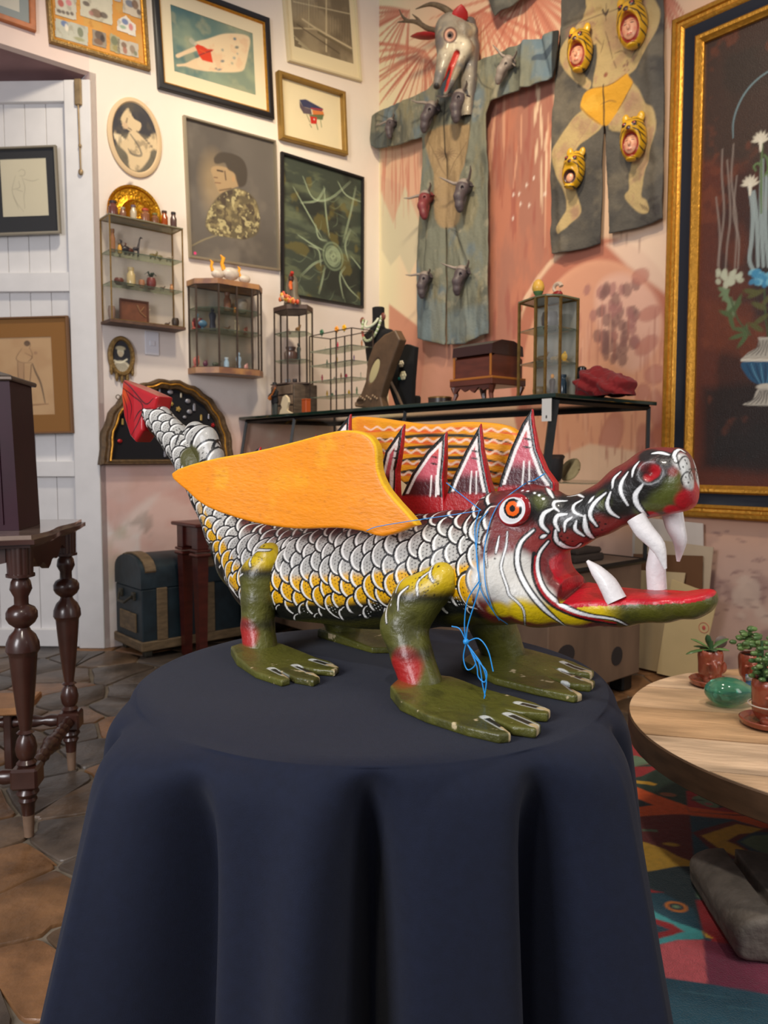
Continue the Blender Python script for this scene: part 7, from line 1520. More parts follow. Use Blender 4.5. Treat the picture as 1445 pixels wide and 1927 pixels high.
    pr = [(-W/2, 0)]+[(-W/2+W*k/16, -.018-.010*math.sin(k*math.pi/2.)-.012*math.cos(k*math.pi/8)**2) for k in range(17)]+[(W/2, 0)]
    MB().prism(pr, -D/2-.006, -D/2+.006).build('apron', cw, t, loc=(0, 0, H_-.240))
    for sx in (-1, 1):
        for sy in (-1, 1): MB().tube([(sx*(W/2-.0), sy*(D/2-.005), H_-.24), (sx*(W/2-.012), sy*(D/2-.01), (H_-.24)*.45), (sx*(W/2+.002), sy*(D/2), 0)], [.020, .013, .010], 6).build('leg', cw, t)
    # right glass cabinet with egg and skull ornament
    x0, x1 = X(988, -1.15), X(1085, -.95); zt = g.px(1050, 560, -1.1)[1]; cx = (x0+x1)/2-.02; w = .245; hh = zt-Z; t = fthing('glass_tower_cabinet', 'brass-edged angular glass cabinet with mirrored back at the near corner of the counter', 'display cabinet', g, cx, -1.07, Z)
    poly = [(-w/2-.01, .09), (-w/2, -.06), (.02, -.11), (w/2-.04, -.11), (w/2, -.05), (w/2, .09)]
    vitrine(t, poly, .012, hh, [hh*.36, hh*.70], .0055, brassm, top=.008, bot=.010, slabm=M('glass_slab', (110, 112, 84), .2), back=(5,), backm=mirror)
    for dx, z, fn, nm, lab, cat, a in ((-.05, hh*.36, critter, 'animal_figurine', 'brown armadillo-like figurine on the middle shelf of the tower cabinet', 'figurine', (.06, (120, 100, 70))), (.03, hh*.36, critter, 'animal_figurine', 'small pale animal figurine on the middle shelf of the tower cabinet', 'figurine', (.045, (170, 150, 110))), (.09, hh*.36, blob_, 'ornament', 'golden ornament at the right of the middle tower shelf', 'ornament', (.05, .02, (220, 180, 80))), (0, hh*.70, pot, 'silver_bell', 'grey metal bell on the upper tower shelf', 'bell', (.09, .045, (110, 108, 106))), (-.06, .012, pot, 'wire_basket', 'small brown wire basket on the tower cabinet floor', 'basket', (.05, .035, (130, 110, 80))), (.02, .012, figure_, 'figurine', 'dark brown hooded figurine on the tower cabinet floor', 'figurine', (.11, (70, 50, 40), (236, 160, 60))), (.085, .012, jar, 'blue_bottle', 'dark blue bottle on the tower cabinet floor', 'bottle', (.10, .022, (30, 60, 80)))):
        q = fthing(nm, lab, cat, g, cx+dx, -1.04, Z+z+.004, 'trinkets in the tower cabinet'); fn(q, *a)
    q = fthing('painted_egg', 'yellow egg in a green egg stand on top of the tower cabinet', 'egg', g, X(1010, -1.07), -1.07, Z+hh+.009); MB().lathe([(.016, 0), (.008, .01), (.008, .022), (.020, .032), (.026, .046), (.022, .044)], n=18).build('stand', M('green_stand', (90, 124, 76), .5), q); MB().lathe([(.002, .030), (.018, .036), (.030, .056), (.031, .070), (.024, .092), (.012, .104), (.002, .108)], n=20).build('egg', M('egg_yellow', (232, 180, 74), .35), q)
    q = fthing('shell_ornament', 'cream and red curled shell ornament on top of the tower cabinet', 'ornament', g, X(1046, -1.07), -1.07, Z+hh+.009); MB().tube([(.022*math.cos(a), 0, .046+.020*math.sin(a)) for a in np.linspace(.2, 5.6, 14)], np.linspace(.012, .006, 14), 8).build('curl', M('shell_cream', (214, 186, 160), .4), q); MB().ball((.0, 0, .016), (.028, .02, .016)).build('red_base', M('shell_red', (150, 36, 30), .4), q); MB().tube([(-.03, 0, .014), (-.05, 0, .008), (-.075, 0, .004)], [.010, .007, .003], 6).build('tail', M('shell_tail', (130, 70, 50), .5), q)
    t = T('white_bottle', 'white bottle with a black cap between the tower cabinet and the red cloth', 'bottle', 1094, -1.0); MB().lathe([(.020, 0), (.022, .01), (.022, .09)], n=16).build('bottle_body', M('white_plastic2', (190, 186, 196), .35), t); MB().lathe([(.023, .09), (.024, .10), (.022, .145), (.012, .152)], n=16).build('cap', M('black_gloss', (20, 16, 16), .2), t)
    # red velvet cloth
    x0 = X(1100, -.95); t = fthing('velvet_cloth', 'crumpled dark red velvet cloth at the right end of the counter', 'cloth', g, X(1138, -.98), -.98, Z); f = SDF((-.2, -.17, 0), (.2, .17, .19), .004)
    R = random.Random(9)
    for c, r in (((-.06, 0, .06), (.08, .10, .075)), ((.0, .02, .045), (.09, .10, .06)), ((.07, -.01, .03), (.075, .09, .05)), ((.11, -.02, .03), (.03, .06, .045))): f.ell(c, r, .02)
    V, Q = f.mesh(); N = vnorm(V, Q); V = V+N*(.012*(1-np.abs(2*vnoise(V*np.array([1, .6, 1.3]), 22, 4, 3)-1)*2)+.008*np.sin(V[:, 2:3].ravel()*120+V[:, 0]*60))[:, None]; V[:, 2] = np.maximum(V[:, 2], 0); link('velvet', mesh_np('velvet', V, Q), M('red_velvet', (120, 8, 14), .85, sheen=.1, noise=.2, nscale=16), t)
on_counter()
# ================================================================ furniture standing on the floor
def trunk():
    g = FL_; x0, x1, y0, y1 = -2.285, -1.37, -.43, -.015; t = fthing('domed_trunk', 'old dark teal domed trunk with wooden slats against the left wall', 'trunk', g, (x0+x1)/2, (y0+y1)/2, 0)
    W = x1-x0; D = y1-y0; bl = M('trunk_teal', (24, 40, 48), .5, noise=.4, nscale=10, bump=.2); wd = M('trunk_slat', (112, 92, 66), .6, noise=.3, nscale=14, stretch=(1, 1, 4)); mt = M('trunk_metal', (70, 66, 56), .5, .5, noise=.3, nscale=30)
    MB().box((0, 0, .24), (W, D, .38), .006).build('chest_body', bl, t)
    arc = [(-D/2, 0)]+[(-D/2*math.cos(a), .10+.10*math.sin(a)) for a in np.linspace(0, math.pi, 13)]+[(D/2, 0)]; MB().prism(arc, -W/2-.004, W/2+.004, 'yz').build('lid', bl, t, loc=(0, 0, .435))
    MB().box((0, 0, .075), (W+.03, D+.03, .06), .006).build('bottom_board', wd, t)
    for x in (-.33, .0, .33): MB().box((x, -D/2-.007, .27), (.07, .014, .33), .004).build('slat', wd, t)
    for x in (-.40, .0, .40): 
        pts = [(x, -D/2*1.01*math.cos(a), .535+.103*math.sin(a)) for a in np.linspace(0, math.pi, 11)]; mb = MB()
        for a, b in zip(pts[:-1], pts[1:]): mb.add([(x-.035, a[1], a[2]), (x+.035, a[1], a[2]), (x+.035, b[1], b[2]), (x-.035, b[1], b[2]), (x-.035, a[1]*1.03, a[2]+.010), (x+.035, a[1]*1.03, a[2]+.010), (x+.035, b[1]*1.03, b[2]+.010), (x-.035, b[1]*1.03, b[2]+.010)], [(0, 3, 2, 1), (4, 5, 6, 7), (0, 1, 5, 4), (1, 2, 6, 5), (2, 3, 7, 6), (3, 0, 4, 7)])
        mb.build('lid_slat', wd, t)
    for x in (-.17, .17): MB().box((x, -D/2-.010, .45), (.05, .02, .06), .004).build('latch', mt, t); MB().tube([(x-.02, -D/2-.02, .43), (x, -D/2-.035, .37), (x+.02, -D/2-.02, .43)], .007, 6).build('hasp', mt, t)
    MB().box((-W/2-.006, 0, .21), (.012, D*.6, .12), .003).build('end_panel', wd, t)
    for sy in (-1, 1): MB().box((-W/2-.008, sy*.10, .38), (.02, .04, .05), .004).build('handle_bracket', mt, t)
    MB().tube([(-W/2-.02, -.10, .38), (-W/2-.05, -.05, .34), (-W/2-.05, .05, .34), (-W/2-.02, .10, .38)], .009, 6).build('handle', mt, t)
    for sx in (-1, 1):
        for sy in (-1, 1): MB().box((sx*(W/2-.05), sy*(D/2-.05), .023), (.05, .05, .046), .005).build('foot', mt, t)
trunk()
def red_table():
    g = FL_; x0 = -2.02; y0 = -.80; t = fthing('side_table', 'dark red wooden side table with square tapering legs in front of the trunk', 'table', g, 0, 0, 0)
    lx = g.pxz(352, 1226, 0); xL, yL = lx[0]+.0, min(lx[1], -.50); xL = g.px(352, 1226, yL)[0]
    xR = g.px(508, 1180, yL)[0]; W, D = min(xR-xL+.06, -1.52-xL), .26; cx, cy = xL+W/2-.03, yL-D/2+.03
    zt = g.px(335, 990, yL-.3)[1]; t.location = g.w(cx, cy, 0); m = M('dark_red_wood', (78, 28, 20), .38, noise=.25, nscale=10, coat=.25, stretch=(1, 1, 4))
    MB().box((0, 0, zt-.011), (W+.07, D+.07, .022), .006).build('tabletop', m, t)
    for sy in (-1, 1): MB().box((0, sy*(D/2-.02), zt-.085), (W-.04, .02, .125), .003).build('apron', m, t); MB().box((0, sy*(D/2-.008), zt-.085), (W-.20, .006, .07), .002).build('apron_panel', m, t)
    for sx in (-1, 1): MB().box((sx*(W/2-.02), 0, zt-.085), (.02, D-.05, .125), .003).build('apron', m, t)
    for sx in (-1, 1):
        for sy in (-1, 1):
            a, b = sx*(W/2-.03), sy*(D/2-.03); MB().box((a, b, zt-.09), (.075, .075, .14), .004).box((a, b, zt-.168), (.095, .095, .016), .004).box((a, b, zt-.195), (.105, .105, .022), .008).build('leg_block', m, t)
            q = MB(); V = [(a+i*r, b+j*r, z) for z, r in ((zt-.205, .036), (.0, .024)) for i, j in ((-1, -1), (1, -1), (1, 1), (-1, 1))]; q.add(V, [(3, 2, 1, 0), (4, 5, 6, 7), (0, 1, 5, 4), (1, 2, 6, 5), (2, 3, 7, 6), (3, 0, 4, 7)]); q.build('leg', m, t)
red_table()
def console():
    L0 = at_z(55, 1573, 0); L1 = at_z(135, 1448, 0); d = (L1-L0)[:2]; D = np.linalg.norm(d); d /= D; fr = Frame((L0[0], L0[1], 0), (d[1], -d[0])); W = .80
    t = fthing('console_table', 'dark turned-leg console table with scalloped marble-topped edge, cut off at the left', 'table', fr, 0, 0, 0); m = M('walnut', (62, 34, 26), .32, noise=.25, nscale=12, coat=.4); m2 = M('walnut_tip', (130, 104, 84), .6, noise=.2)
    zt = 1.005
    zz = [fr.px(45, y, 0.0)[1] for y in (1008, 1075, 1100, 1130, 1160, 1185, 1230, 1390, 1440, 1455, 1500, 1512, 1548, 1573)]
    prof = [(.016, .0), (.018, .03), (.022, .085), (.023, .086), (.030, .105), (.026, .125), (.036, .140), (.030, .155), (.024, .158)]
    def leg(x, y):
        lg = MB().lathe([(.026, .24), (.032, .25), (.022, .262), (.030, .275), (.034, .30), (.028, .33), (.018, .345), (.028, .352), (.018, .36), (.026, .42), (.036, .52), (.043, .605), (.043, .61), (.052, .625), (.050, .65), (.040, .675), (.026, .69), (.022, .70), (.040, .715), (.048, .73), (.048, .75), (.040, .765), (.022, .775), (.022, .80), (.034, .825), (.030, .85), (.024, .86), (.044, .866), (.044, .875)], (x, y, 0), 20).build('leg', m, t)
        q = MB().lathe([(.015, 0), (.019, .075)], (x, y, 0), 14); q.build('leg_tip', m2, lg)
        MB().lathe([(.019, .075), (.022, .11), (.030, .125), (.026, .135), (.036, .150), (.030, .165), (.024, .170)], (x, y, 0), 18).build('lower_turning', m, lg)
        MB().box((x, y, .205), (.085, .085, .07), .008).build('leg_block', m, lg)
        MB().lathe([(.040, .875), (.042, .965)], (x, y, 0), 36, flute=.10, fl_n=12).build('fluted_block', m, lg)
    for x, y in ((0, 0), (0, D), (-W, 0), (-W, D)): leg(x, y)
    def stretch(a, b):
        A, B = np.array(a), np.array(b); n = 25; pts = [A+(B-A)*k/n for k in range(n+1)]; r = [.014+.012*abs(math.sin(k*1.1))+(.008 if k in (12, 13) else 0) for k in range(n+1)]; MB().tube(pts, r, 10).build('stretcher', m, t, 60)
    stretch((0, .045, .205), (0, D-.045, .205)); stretch((-W+.045, 0, .205), (-.045, 0, .205)); stretch((-W+.045, D, .205), (-.045, D, .205)); stretch((-W, .045, .205), (-W, D-.045, .205))
    # scalloped top
    def outline(e):
        P = []; x1 = .055+e; x0 = -W-.055-e; y0_ = -.06-e; y1_ = D+.06+e
        for k in range(25): u = k/24; P.append((x0+(x1-x0)*u, y0_-.018*math.sin(u*math.pi*3)**2+.02*math.cos(u*math.pi*6)*.4))
        for k in range(1, 17): u = k/16; P.append((x1+.014*math.sin(u*math.pi*2)**2, y0_+(y1_-y0_)*u))
        for k in range(1, 25): u = k/24; P.append((x1-(x1-x0)*u, y1_))
        for k in range(1, 16): u = k/16; P.append((x0, y1_-(y1_-y0_)*u))
        return P
    MB().prism(outline(-.01), .963, .975, 'xy').build('under_moulding', m, t); MB().prism(outline(.008), .975, .990, 'xy').build('top_board', m, t); MB().prism(outline(-.004), .990, 1.003, 'xy').build('marble_top', M('marble', (150, 130, 116), .12, noise=.3, nscale=8, coat=.6), t)
    for a, b, y in ((-W+.04, -.04, -.0), (-W+.04, -.04, D)):
        n = 24; P = [(a, .962)]+[(a+(b-a)*k/n, .90-.035*math.sin(math.pi*k/n)**2+.012*math.cos(k*math.pi/3)) for k in range(n+1)]+[(b, .962)]; MB().prism(P, y-.012, y+.012).build('apron', m, t)
    n = 20; P = [(.04, .962)]+[(.04+(D-.08)*k/n, .91-.045*math.sin(math.pi*k/n)**2-.012*math.cos(k*math.pi/2.5)) for k in range(n+1)]+[(D-.04, .962)]
    for x in (0, -W): MB().prism(P, x-.012, x+.012, 'yz').build('apron', m, t)
    # upright dark case on it
    q = fr.px(33, 965, .12)[0]; bt = fthing('longcase', 'dark plum lacquered upright case with a bronze capped corner, cut off at the left edge', 'cabinet', fr, q-.16, .25, 1.0035); pm = M('plum_lacquer', (46, 8, 26), .5, spec=.25, noise=.15, nscale=10); hh = fr.px(20, 716, .12)[1]-1.0035
    V = [(sx*w, sy*.12, z) for z, w in ((0, .16), (hh, .145)) for sx, sy in ((-1, -1), (1, -1), (1, 1), (-1, 1))]; MB().add(V, [(3, 2, 1, 0), (4, 5, 6, 7), (0, 1, 5, 4), (1, 2, 6, 5), (2, 3, 7, 6), (3, 0, 4, 7)]).build('case_body', pm, bt)
    for x in (-.06, .06, .10): MB().tube([(x*1.1, -.122, .02), (x, -.122, hh-.02)], .004, 5).build('moulding', pm, bt)
    MB().box((0, 0, hh+.008), (.32, .27, .016), .004).build('cornice', M('bronze_cap', (84, 70, 58), .4, .4), bt); MB().lathe([(.17, .016), (.12, .04), (.02, .055)], n=4).build('cap', M('bronze_cap'), bt, loc=(0, 0, hh), rot=(0, 0, .78))
    # low stool behind, under the console
    p = at_z(30, 1330, .28); st = thing('low_bench', 'pale wooden bench top showing under the console table', 'bench', (p[0]-.22, p[1]+.06, 0), fr.rot); lw = M('pale_wood', (170, 120, 76), .5, noise=.2, nscale=14); MB().box((0, 0, .265), (.50, .22, .03), .006).build('seat', lw, st)
    for sx in (-1, 1): MB().box((sx*.17, 0, .125), (.03, .16, .25), .004).build('leg', M('walnut'), st)
console()
DC = (1.4277, 2.2496); DR = .662; DZ = .44
def disc_table():
    t = thing('round_coffee_table', 'low round coffee table of thick pale planks at the right edge', 'table', (DC[0], DC[1], 0), math.radians(-14)); pal = [mat('plank_top', c, .5, noise=.38, nscale=6, bump=.5, bscale=30, stretch=(.5, 2.2, 1), coat=.05) for c in ((212, 178, 142), (220, 190, 158), (202, 164, 124))]
    ys = [-.70, -.44, -.20, .06, .30, .52, .70]
    for k in range(len(ys)-1):
        a, b = ys[k]+.003, ys[k+1]-.003; P = []
        a_, b_ = max(a, -DR+.002), min(b, DR-.002)
        for j in range(13): y = a_+(b_-a_)*j/12; P.append((math.sqrt(max(DR**2-y*y, 0)), y))
        for j in range(13): y = b_-(b_-a_)*j/12; P.append((-math.sqrt(max(DR**2-y*y, 0)), y))
        MB().prism(P, DZ-.075, DZ-.001*(k % 2), 'xy').build('plank', pal[k % 3], t)
    th = np.linspace(0, 2*math.pi, 73); V = [((DR+r)*math.cos(a), (DR+r)*math.sin(a), z) for a in th[:-1] for r, z in ((.001, DZ-.078), (.004, DZ-.075), (.004, DZ-.006), (.001, DZ-.002))]; n = 72
    F = [(k*4+j, ((k+1) % n)*4+j, ((k+1) % n)*4+j+1, k*4+j+1) for k in range(n) for j in range(3)]; MB().add(V, F).build('rim_band', M('rim_wood', (96, 70, 48), .6, noise=.35, nscale=8, stretch=(1, 1, 4)), t)
    MB().lathe([(.50, DZ-.15), (.52, DZ-.14), (.52, DZ-.08), (.50, DZ-.078)], n=48).build('under_disc', M('under_wood', (60, 44, 32), .7), t)
    MB().lathe([(.16, .012), (.15, .05), (.12, .15), (.15, DZ-.15)], n=32).build('pedestal', M('under_wood'), t)
disc_table()
def rug():
    A = at_z(1240, 1850); B = at_z(1445, 1880); d = B-A; fr = Frame((A[0], A[1], 0), (d[0], d[1])); x0, x1, y0, y1 = -.75, 1.6, -.17, 1.75
    V, F = grid_sheet(x0, x1, y0, y1, .006); V = V[:, [0, 2, 1]]; F = F; m = lambda x, y: tuple(fr.pxz(x, y, 0)); p = Paint(V[:, :2], (16, 62, 80), .006, m)
    C = dict(t=(14, 66, 84), n=(12, 40, 48), dg=(20, 52, 40), or_=(206, 84, 22), rd=(150, 22, 30), mr=(96, 20, 20), ye=(196, 152, 40), sg=(92, 118, 92), pk=(196, 84, 90), tq=(64, 156, 160), wi=(110, 24, 56), br=(96, 34, 24))
    def o(x, y): return (1180+x/3.5245, 1380+y/3.5245)
    Z = lambda pts: [o(*q) for q in pts]
    P = lambda pts, c, cat=False: p.poly(Z(pts), C[c], cat=cat)
    P([(-900, -200), (1400, -200), (1400, 420), (390, 400), (400, 500), (-900, 420)], 'dg'); P([(-900, -100), (300, 60), (210, 210), (40, 240), (-900, 200)], 'rd'); P([(-200, 170), (60, 165), (190, 210), (40, 240), (-300, 240)], 'sg'); P([(-600, 300), (20, 240), (235, 235), (100, 300), (20, 320)], 'rd')
    P([(390, 400), (1400, 420), (1400, 540), (900, 540), (700, 545), (400, 505)], 'rd'); P([(430, 450), (500, 428), (605, 440), (605, 510), (520, 500)], 'sg', True); P([(605, 440), (1000, 450), (790, 490), (605, 515)], 'n')
    P([(-300, 340), (40, 365), (200, 430), (400, 500), (410, 560), (300, 560), (80, 590), (-300, 600)], 'or_'); P([(-100, 440), (60, 450), (175, 495), (65, 510), (-100, 510)], 'n'); P([(20, 325), (150, 340), (200, 355), (180, 365), (30, 345)], 'ye')
    P([(400, 505), (700, 545), (1400, 520), (1400, 680), (900, 650), (700, 590), (410, 565)], 'or_'); P([(420, 540), (700, 565), (1400, 590), (1400, 582), (700, 557)], 'br')
    P([(-300, 600), (300, 556), (415, 560), (445, 880), (330, 840), (100, 750), (-300, 680)], 'mr'); P([(95, 655), (200, 660), (200, 675), (95, 668)], 'sg')
    P([(-300, 690), (115, 742), (250, 790), (330, 835), (450, 880), (450, 905), (330, 905), (150, 940), (-300, 930)], 'ye')
    P([(415, 565), (700, 595), (640, 640), (480, 650), (430, 680), (500, 760), (600, 830), (740, 880), (450, 885)], 't'); P([(430, 680), (520, 650), (700, 600), (900, 650), (1400, 660), (1400, 700), (840, 670), (720, 740), (900, 860), (740, 870), (560, 800), (480, 720)], 'mr')
    P([(490, 700), (640, 650), (730, 622), (900, 655), (830, 680), (740, 690), (660, 735), (720, 760), (890, 860), (800, 868), (700, 830), (600, 780)], 'ye'); P([(750, 740), (830, 700), (1000, 690), (1400, 700), (1400, 840), (934, 830), (840, 790)], 'sg'); P([(450, 890), (750, 880), (920, 868), (1400, 900), (1400, 985), (940, 965), (700, 930)], 'or_'); P([(460, 900), (700, 935), (940, 965), (1400, 1000), (1400, 1060), (940, 1030), (700, 950)], 'mr')
    P([(-300, 935), (150, 940), (340, 905), (450, 905), (490, 1310), (200, 1180), (100, 1060), (-300, 1060)], 'n'); P([(0, 1045), (110, 1050), (240, 1080), (110, 1082), (0, 1080)], 'rd'); P([(455, 915), (700, 945), (940, 1030), (1400, 1060), (1400, 1150), (520, 1140), (460, 1110)], 'sg'); P([(455, 1130), (1400, 1150), (1400, 1700), (640, 1500), (500, 1330)], 'rd')
    P([(-300, 1085), (240, 1085), (440, 1190), (490, 1320), (300, 1290), (-300, 1180)], 't')
    P([(-300, 1150), (150, 1190), (300, 1270), (490, 1335), (510, 1390), (330, 1400), (170, 1440), (-300, 1470)], 'tq'); P([(-300, 1220), (140, 1240), (300, 1290), (375, 1340), (300, 1365), (160, 1400), (-300, 1410)], 'rd'); P([(-300, 1260), (150, 1275), (285, 1330), (155, 1358), (-300, 1360)], 't')
    P([(500, 1340), (575, 1390), (520, 1380)], 'ye'); P([(-300, 1470), (170, 1440), (330, 1398), (510, 1395), (535, 1690), (200, 1640), (-300, 1560)], 'pk'); P([(505, 1395), (640, 1420), (1400, 1500), (1400, 1830), (930, 1760), (535, 1690)], 'wi'); P([(-300, 1560), (200, 1640), (930, 1760), (1400, 1830), (1400, 2200), (-300, 2100)], 't')
    for cx, cy, rx, ry, c1, c2, c3 in ((270, 425, .028, .016, (150, 84, 40), (110, 70, 60), (150, 84, 40)), (290, 758, .024, .011, (190, 150, 40), (190, 150, 40), (190, 150, 40)), (325, 1175, .030, .026, (206, 120, 40), (20, 40, 60), (120, 150, 110)), (540, 488, .012, .008, (190, 60, 80), (190, 60, 80), (60, 90, 100))):
        a = o(cx, cy); p.ell(a, rx, ry, c1, 0); p.ell(a, rx*.66, ry*.62, c2, 0); p.ell(a, rx*.34, ry*.3, c3, 0)
    p.stroke(Z([(430, 462), (500, 464)]), .008, C['n'])
    for k in range(16): u = rnd.uniform(-.6, 1.4); v_ = rnd.uniform(-.14, .05); p.stroke([(u, v_), (u+rnd.uniform(.03, .12), v_+.003)], .004, (80, 130, 140), .5, .35, local=True)
    p.C = np.minimum(p.C*1.25, .9); p.shade(.16, 90, 3, 2)
    # beyond what the photograph shows the pattern continues as plain bands
    rz = V.copy(); rz[:, 2] = .010+.0015*vnoise(V[:, :2], 60, 3, 2)
    t = fthing('rug', 'woven wool rug with bold fish and chevron pattern in teal, orange, red and yellow', 'rug', fr, 0, 0, 0); link('pile', mesh_np('pile', rz, F, colors=p.C), mat('wool', rough=.95, attr=True, bump=.6, bscale=260, sheen=.2), t)
    MB().box(((x0+x1)/2, (y0+y1)/2, .0045), (x1-x0, y1-y0, .007)).build('backing', M('rug_back', (60, 50, 40), .95), t)
    mb = MB(); 
    for k in range(230): x = x0+(x1-x0)*(k+.5)/230; mb.tube([(x, y0, .007), (x+rnd.uniform(-.004, .004), y0-.02, .005), (x+rnd.uniform(-.008, .008), y0-.04, .003)], .0022, 4)
    fo = mb.build('fringe', M('fringe', (206, 200, 186), .9), t); fo['kind'] = 'stuff'
rug()
def stone():
    p = at_z(1375, 1812, .013); q = at_z(1322, 1700, .013); d = (q-p)[:2]; L = .34; fr = Frame((p[0]+.135, p[1]+.02, .0135), (.985, -.06)); t = fthing('stone_block', 'grey rounded stone block with a groove cut along its top, on the rug', 'stone', fr, 0, 0, 0)
    f = SDF((-.17, -.06, 0), (.22, .44, .20), .004); f.prism(catmull([(-.09, .0), (-.12, .04), (-.115, .085), (-.06, .115), (.05, .115), (.14, .09), (.15, .03), (.13, 0)], 4, True), (0, 2), -.03, .38, .018, tap=lambda g: ((-.03+.38)/2, .205)); f.prism([(-.028, .085), (.0, .085), (.0, .2), (-.028, .2)], (0, 2), .03, .5, .004, cut=True)
    f.ell((.05, .42, .05), (.3, .10, .2), .03, cut=True)
    V, Q = f.mesh(); N = vnorm(V, Q); V = relax(V, Q, 2)+N*(.003*(vnoise(V, 30, 3)-.5))[:, None]; V[:, 2] = np.maximum(V[:, 2], 0); link('stone_body', mesh_np('stone_body', V, Q), M('grey_stone', (118, 110, 102), .7, noise=.25, nscale=24, bump=.4, bscale=60), t)
stone()
def plants():
    clay = M('glazed_clay', (150, 74, 52), .22, noise=.15, nscale=20, coat=.6, bump=.3, bscale=30); soil = M('soil', (44, 34, 26), .95); lf = [M('succulent_%d' % i, c, .35, coat=.2, noise=.15, nscale=20) for i, c in enumerate(((70, 104, 56), (96, 128, 72), (56, 88, 52)))]
    def potbody(t, h, r, face=True, saucer=True):
        f = SDF((-.1, -.1, -.0), (.1, .1, h+.05), .003); f.chain([(0, 0, r*.8+.012), (0, 0, h-r*.6)], [r*.92, r], 1, .01); f.prism([(-.1, -.02), (.1, -.02), (.1, .010), (-.1, .010)], (0, 2), -.1, .1, cut=True); f.prism([(-.1, h), (.1, h), (.1, h+.1), (-.1, h+.1)], (0, 2), -.1, .1, cut=True); f.cone((0, 0, h*.75), (0, 0, h+.05), r*.8, r*.82, k=.003, cut=True)
        if face:
            f.ell((-.012, -r*.98, h*.52), (.010, .014, .022), .006)
            for s in (-1, 1): f.ell((-.012+s*.018, -r*.95, h*.66), (.008, .006, .005), .004)
            f.ell((-.012, -r*.96, h*.32), (.016, .008, .006), .004); f.ell((r*.9, -.01, h*.5), (.010, .014, .018), .006)
            for s in (-1, 1): f.ell((s*r*.5, -r*.7, .018), (.014, .022, .010), .006)
        V, Q = f.mesh(); N = vnorm(V, Q); V = V+N*(.0022*(vnoise(V, 50, 3)-.5))[:, None]; V = relax(V, Q, 1); link('pot', mesh_np('pot', V, Q), clay, t); MB().lathe([(r*.78, h-.012), (.001, h-.010)], n=20).build('soil', soil, t)
        if saucer: MB().lathe([(r*1.1, 0), (r*1.5, .006), (r*1.62, .018), (r*1.55, .020), (r*1.3, .011), (.001, .009)], n=32).build('saucer', clay, t)
    def leafpl(t, a, el, L, w, z, m, name='leaf'):
        A = [np.array([0, 0, z])+L*u*np.array([math.cos(a)*math.cos(el), math.sin(a)*math.cos(el), math.sin(el)])+np.array([0, 0, -.25*L*u*u]) for u in (0, .25, .5, .75, .93, 1)]; MB().tube(A, [w*.3, w*.6, w, w*.95, w*.5, w*.1], 8, flat=.35).build(name, m, t, 70)
    P = at_z(1330, 1290, DZ); t = thing('potted_succulent', 'small clay face pot on a saucer with a broad-leaved succulent, left of the green glass', 'plant', (P[0]+.01, P[1], DZ+.0008), .2); t.scale = (1.28,)*3; potbody(t, .105, .034)
    for k, (a, el, L, w) in enumerate(((3.1, .12, .075, .009), (2.7, .7, .07, .010), (1.6, 1.2, .055, .014), (.3, .55, .085, .011), (-.6, .3, .05, .010), (4.4, .4, .045, .010), (2.2, .3, .05, .009))): leafpl(t, a, el, L, w, .10, lf[k % 3])
    MB().tube([(0, 0, .095), (0, 0, .125)], .006, 8).build('stem', lf[2], t); MB().ball((.045, .02, .115), (.02, .005, .018)).build('dry_leaf', M('dry_leaf', (110, 96, 90), .5), t)
    P = at_z(1432, 1370, DZ); t = thing('potted_succulent', 'tall clay face pot on a saucer holding a bushy jade plant at the right edge', 'plant', (P[0]+.018, P[1]+.02, DZ+.0008), .1); t.scale = (1.2,)*3; t.location.x += .012; potbody(t, .125, .042)
    R = random.Random(12)
    for k in range(7):
        a = k*.9; r = .018; x, y = r*math.cos(a), r*math.sin(a); top = .17+.06*R.random(); MB().tube([(x, y, .11), (x*1.6, y*1.6, top)], [.005, .003], 6).build('stem', lf[2], t)
        for j in range(9): z = .125+(top-.12)*j/8; aa = j*2.4+k; MB().ball((x*1.5+.014*math.cos(aa), y*1.5+.014*math.sin(aa), z), (.010, .007, .006), 7, 5).build('leaf', lf[(j+k) % 2], t)
    MB().tube([(.047*math.cos(a), .047*math.sin(a), .055) for a in np.linspace(0, 6.28, 30)], .002, 5).build('white_cord', M('white_cord', (210, 200, 190)), t)
    P = at_z(1408, 1295, DZ); t = thing('potted_succulent', 'bushy small-leaved succulent in a clay pot behind the jade plant', 'plant', (P[0]+.015, P[1]+.04, DZ+.0008), 0); t.scale = (1.25,)*3; t.location.x += .012; potbody(t, .095, .036, saucer=False)
    for k in range(46): a = R.uniform(0, 6.28); el = R.uniform(.1, 1.4); q = R.uniform(.02, .055); MB().ball((q*math.cos(a)*math.cos(el), q*math.sin(a)*math.cos(el), .10+q*math.sin(el)*1.2), (.011, .009, .007), 7, 5).build('leaf', lf[k % 2], t)
    P = at_z(1368, 1328, DZ); t = thing('glass_float', 'oval green blown glass weight lying on the round coffee table', 'glass ornament', (P[0], P[1], DZ+.001), -.1); t.scale = (1.3,)*3; gm = mat('green_glass', (60, 160, 135), .04, trans=.75, ior=1.45, coat=.5, col2=(120, 200, 175), nscale=18); gm.node_tree.nodes['Principled BSDF'].inputs['Roughness'].default_value = .05
    f = SDF((-.09, -.06, -.0), (.09, .06, .09), .003); f.ell((0, 0, .036), (.056, .042, .0355)); f.ell((.055, 0, .032), (.018, .014, .014), .02); V, Q = f.mesh(); V = relax(V, Q, 3); link('glass_body', mesh_np('glass_body', V, Q), gm, t)
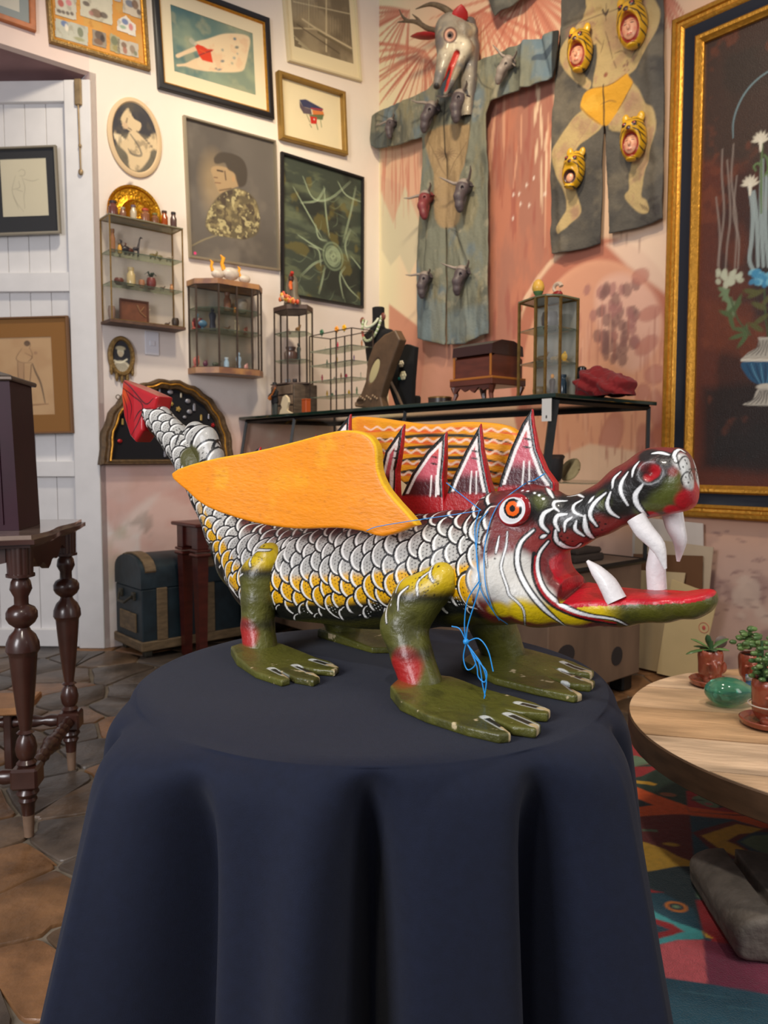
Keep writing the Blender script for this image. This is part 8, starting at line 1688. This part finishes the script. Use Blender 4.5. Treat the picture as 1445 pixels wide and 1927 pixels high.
    P = at_z(1398, 1312, DZ); t = thing('blue_ornament', 'small blue and silver glazed ornament between the pots', 'ornament', (P[0]+.012, P[1]-.01, DZ+.0008), 0); MB().tube([(0, 0, 0), (-.004, 0, .03), (.006, 0, .055), (-.008, 0, .08)], [.016, .020, .014, .004], 10).build('glazed_body', M('blue_glaze', (70, 110, 150), .15, .3, noise=.3, nscale=40), t); MB().ball((.0, -.005, .07), (.014, .008, .012)).build('crest', M('silver_glaze', (160, 160, 160), .25, .5), t)
plants()
def papers():
    g = FR_; R = random.Random(3)
    for q, col, y0, lab in (([(1190, 972), (1322, 985), (1330, 1260), (1190, 1262)], (206, 196, 188), -.05, 'large pale sheet leaning on the mural wall, hindmost of the stack'), ([(1195, 1010), (1342, 1030), (1322, 1245), (1192, 1262)], (196, 176, 150), -.09, 'grey-white board in the middle of the leaning stack'), ([(1192, 1042), (1322, 1046), (1322, 1240), (1192, 1240)], (110, 74, 46), -.12, 'brown board leaning in the stack beside the counter'), ([(1190, 1072), (1290, 1078), (1262, 1255), (1190, 1262)], (206, 184, 144), -.15, 'cream board leaning foremost against the wall'), ([(1265, 1090), (1352, 1122), (1318, 1262), (1240, 1266)], (214, 190, 140), -.18, 'tilted cream sheet with a faint red stamp, leaning beside the counter')):
        P = np.array([g.px(*v, y0) for v in q]); c = P.mean(0); zb = min(P[2][1], P[3][1]); c[1] = 0; zt = max(P[0][1], P[1][1]); poly = []
        for (x, z) in P: poly.append((x-c[0], max(z, .015) if z > .12 else .015))
        t = fthing('leaning_board', lab, 'board', g, c[0], y0-.02, 0, 'boards leaning on the mural wall'); t.rotation_euler = (-.03, 0, g.rot); MB().prism(poly[::-1], -.004, .004).build('sheet', M('sheet_%d_%d_%d' % col, col, .85, noise=.05, nscale=6), t, loc=(0, 0, .0))
        if 'stamp' in lab:
            s_ = g.px(1322, 1182, y0-.03)-np.array([c[0], 0]); MB().tube([(s_[0]+.028*math.cos(a), -.0055, s_[1]+.028*math.sin(a)) for a in np.linspace(0, 6.28, 24)], .0014, 4).build('stamp_ring', M('red_ink', (200, 90, 80), .8), t); MB().ball((s_[0], -.006, s_[1]), (.010, .001, .012), 8, 5).build('stamp_mark', M('red_ink'), t)
papers()
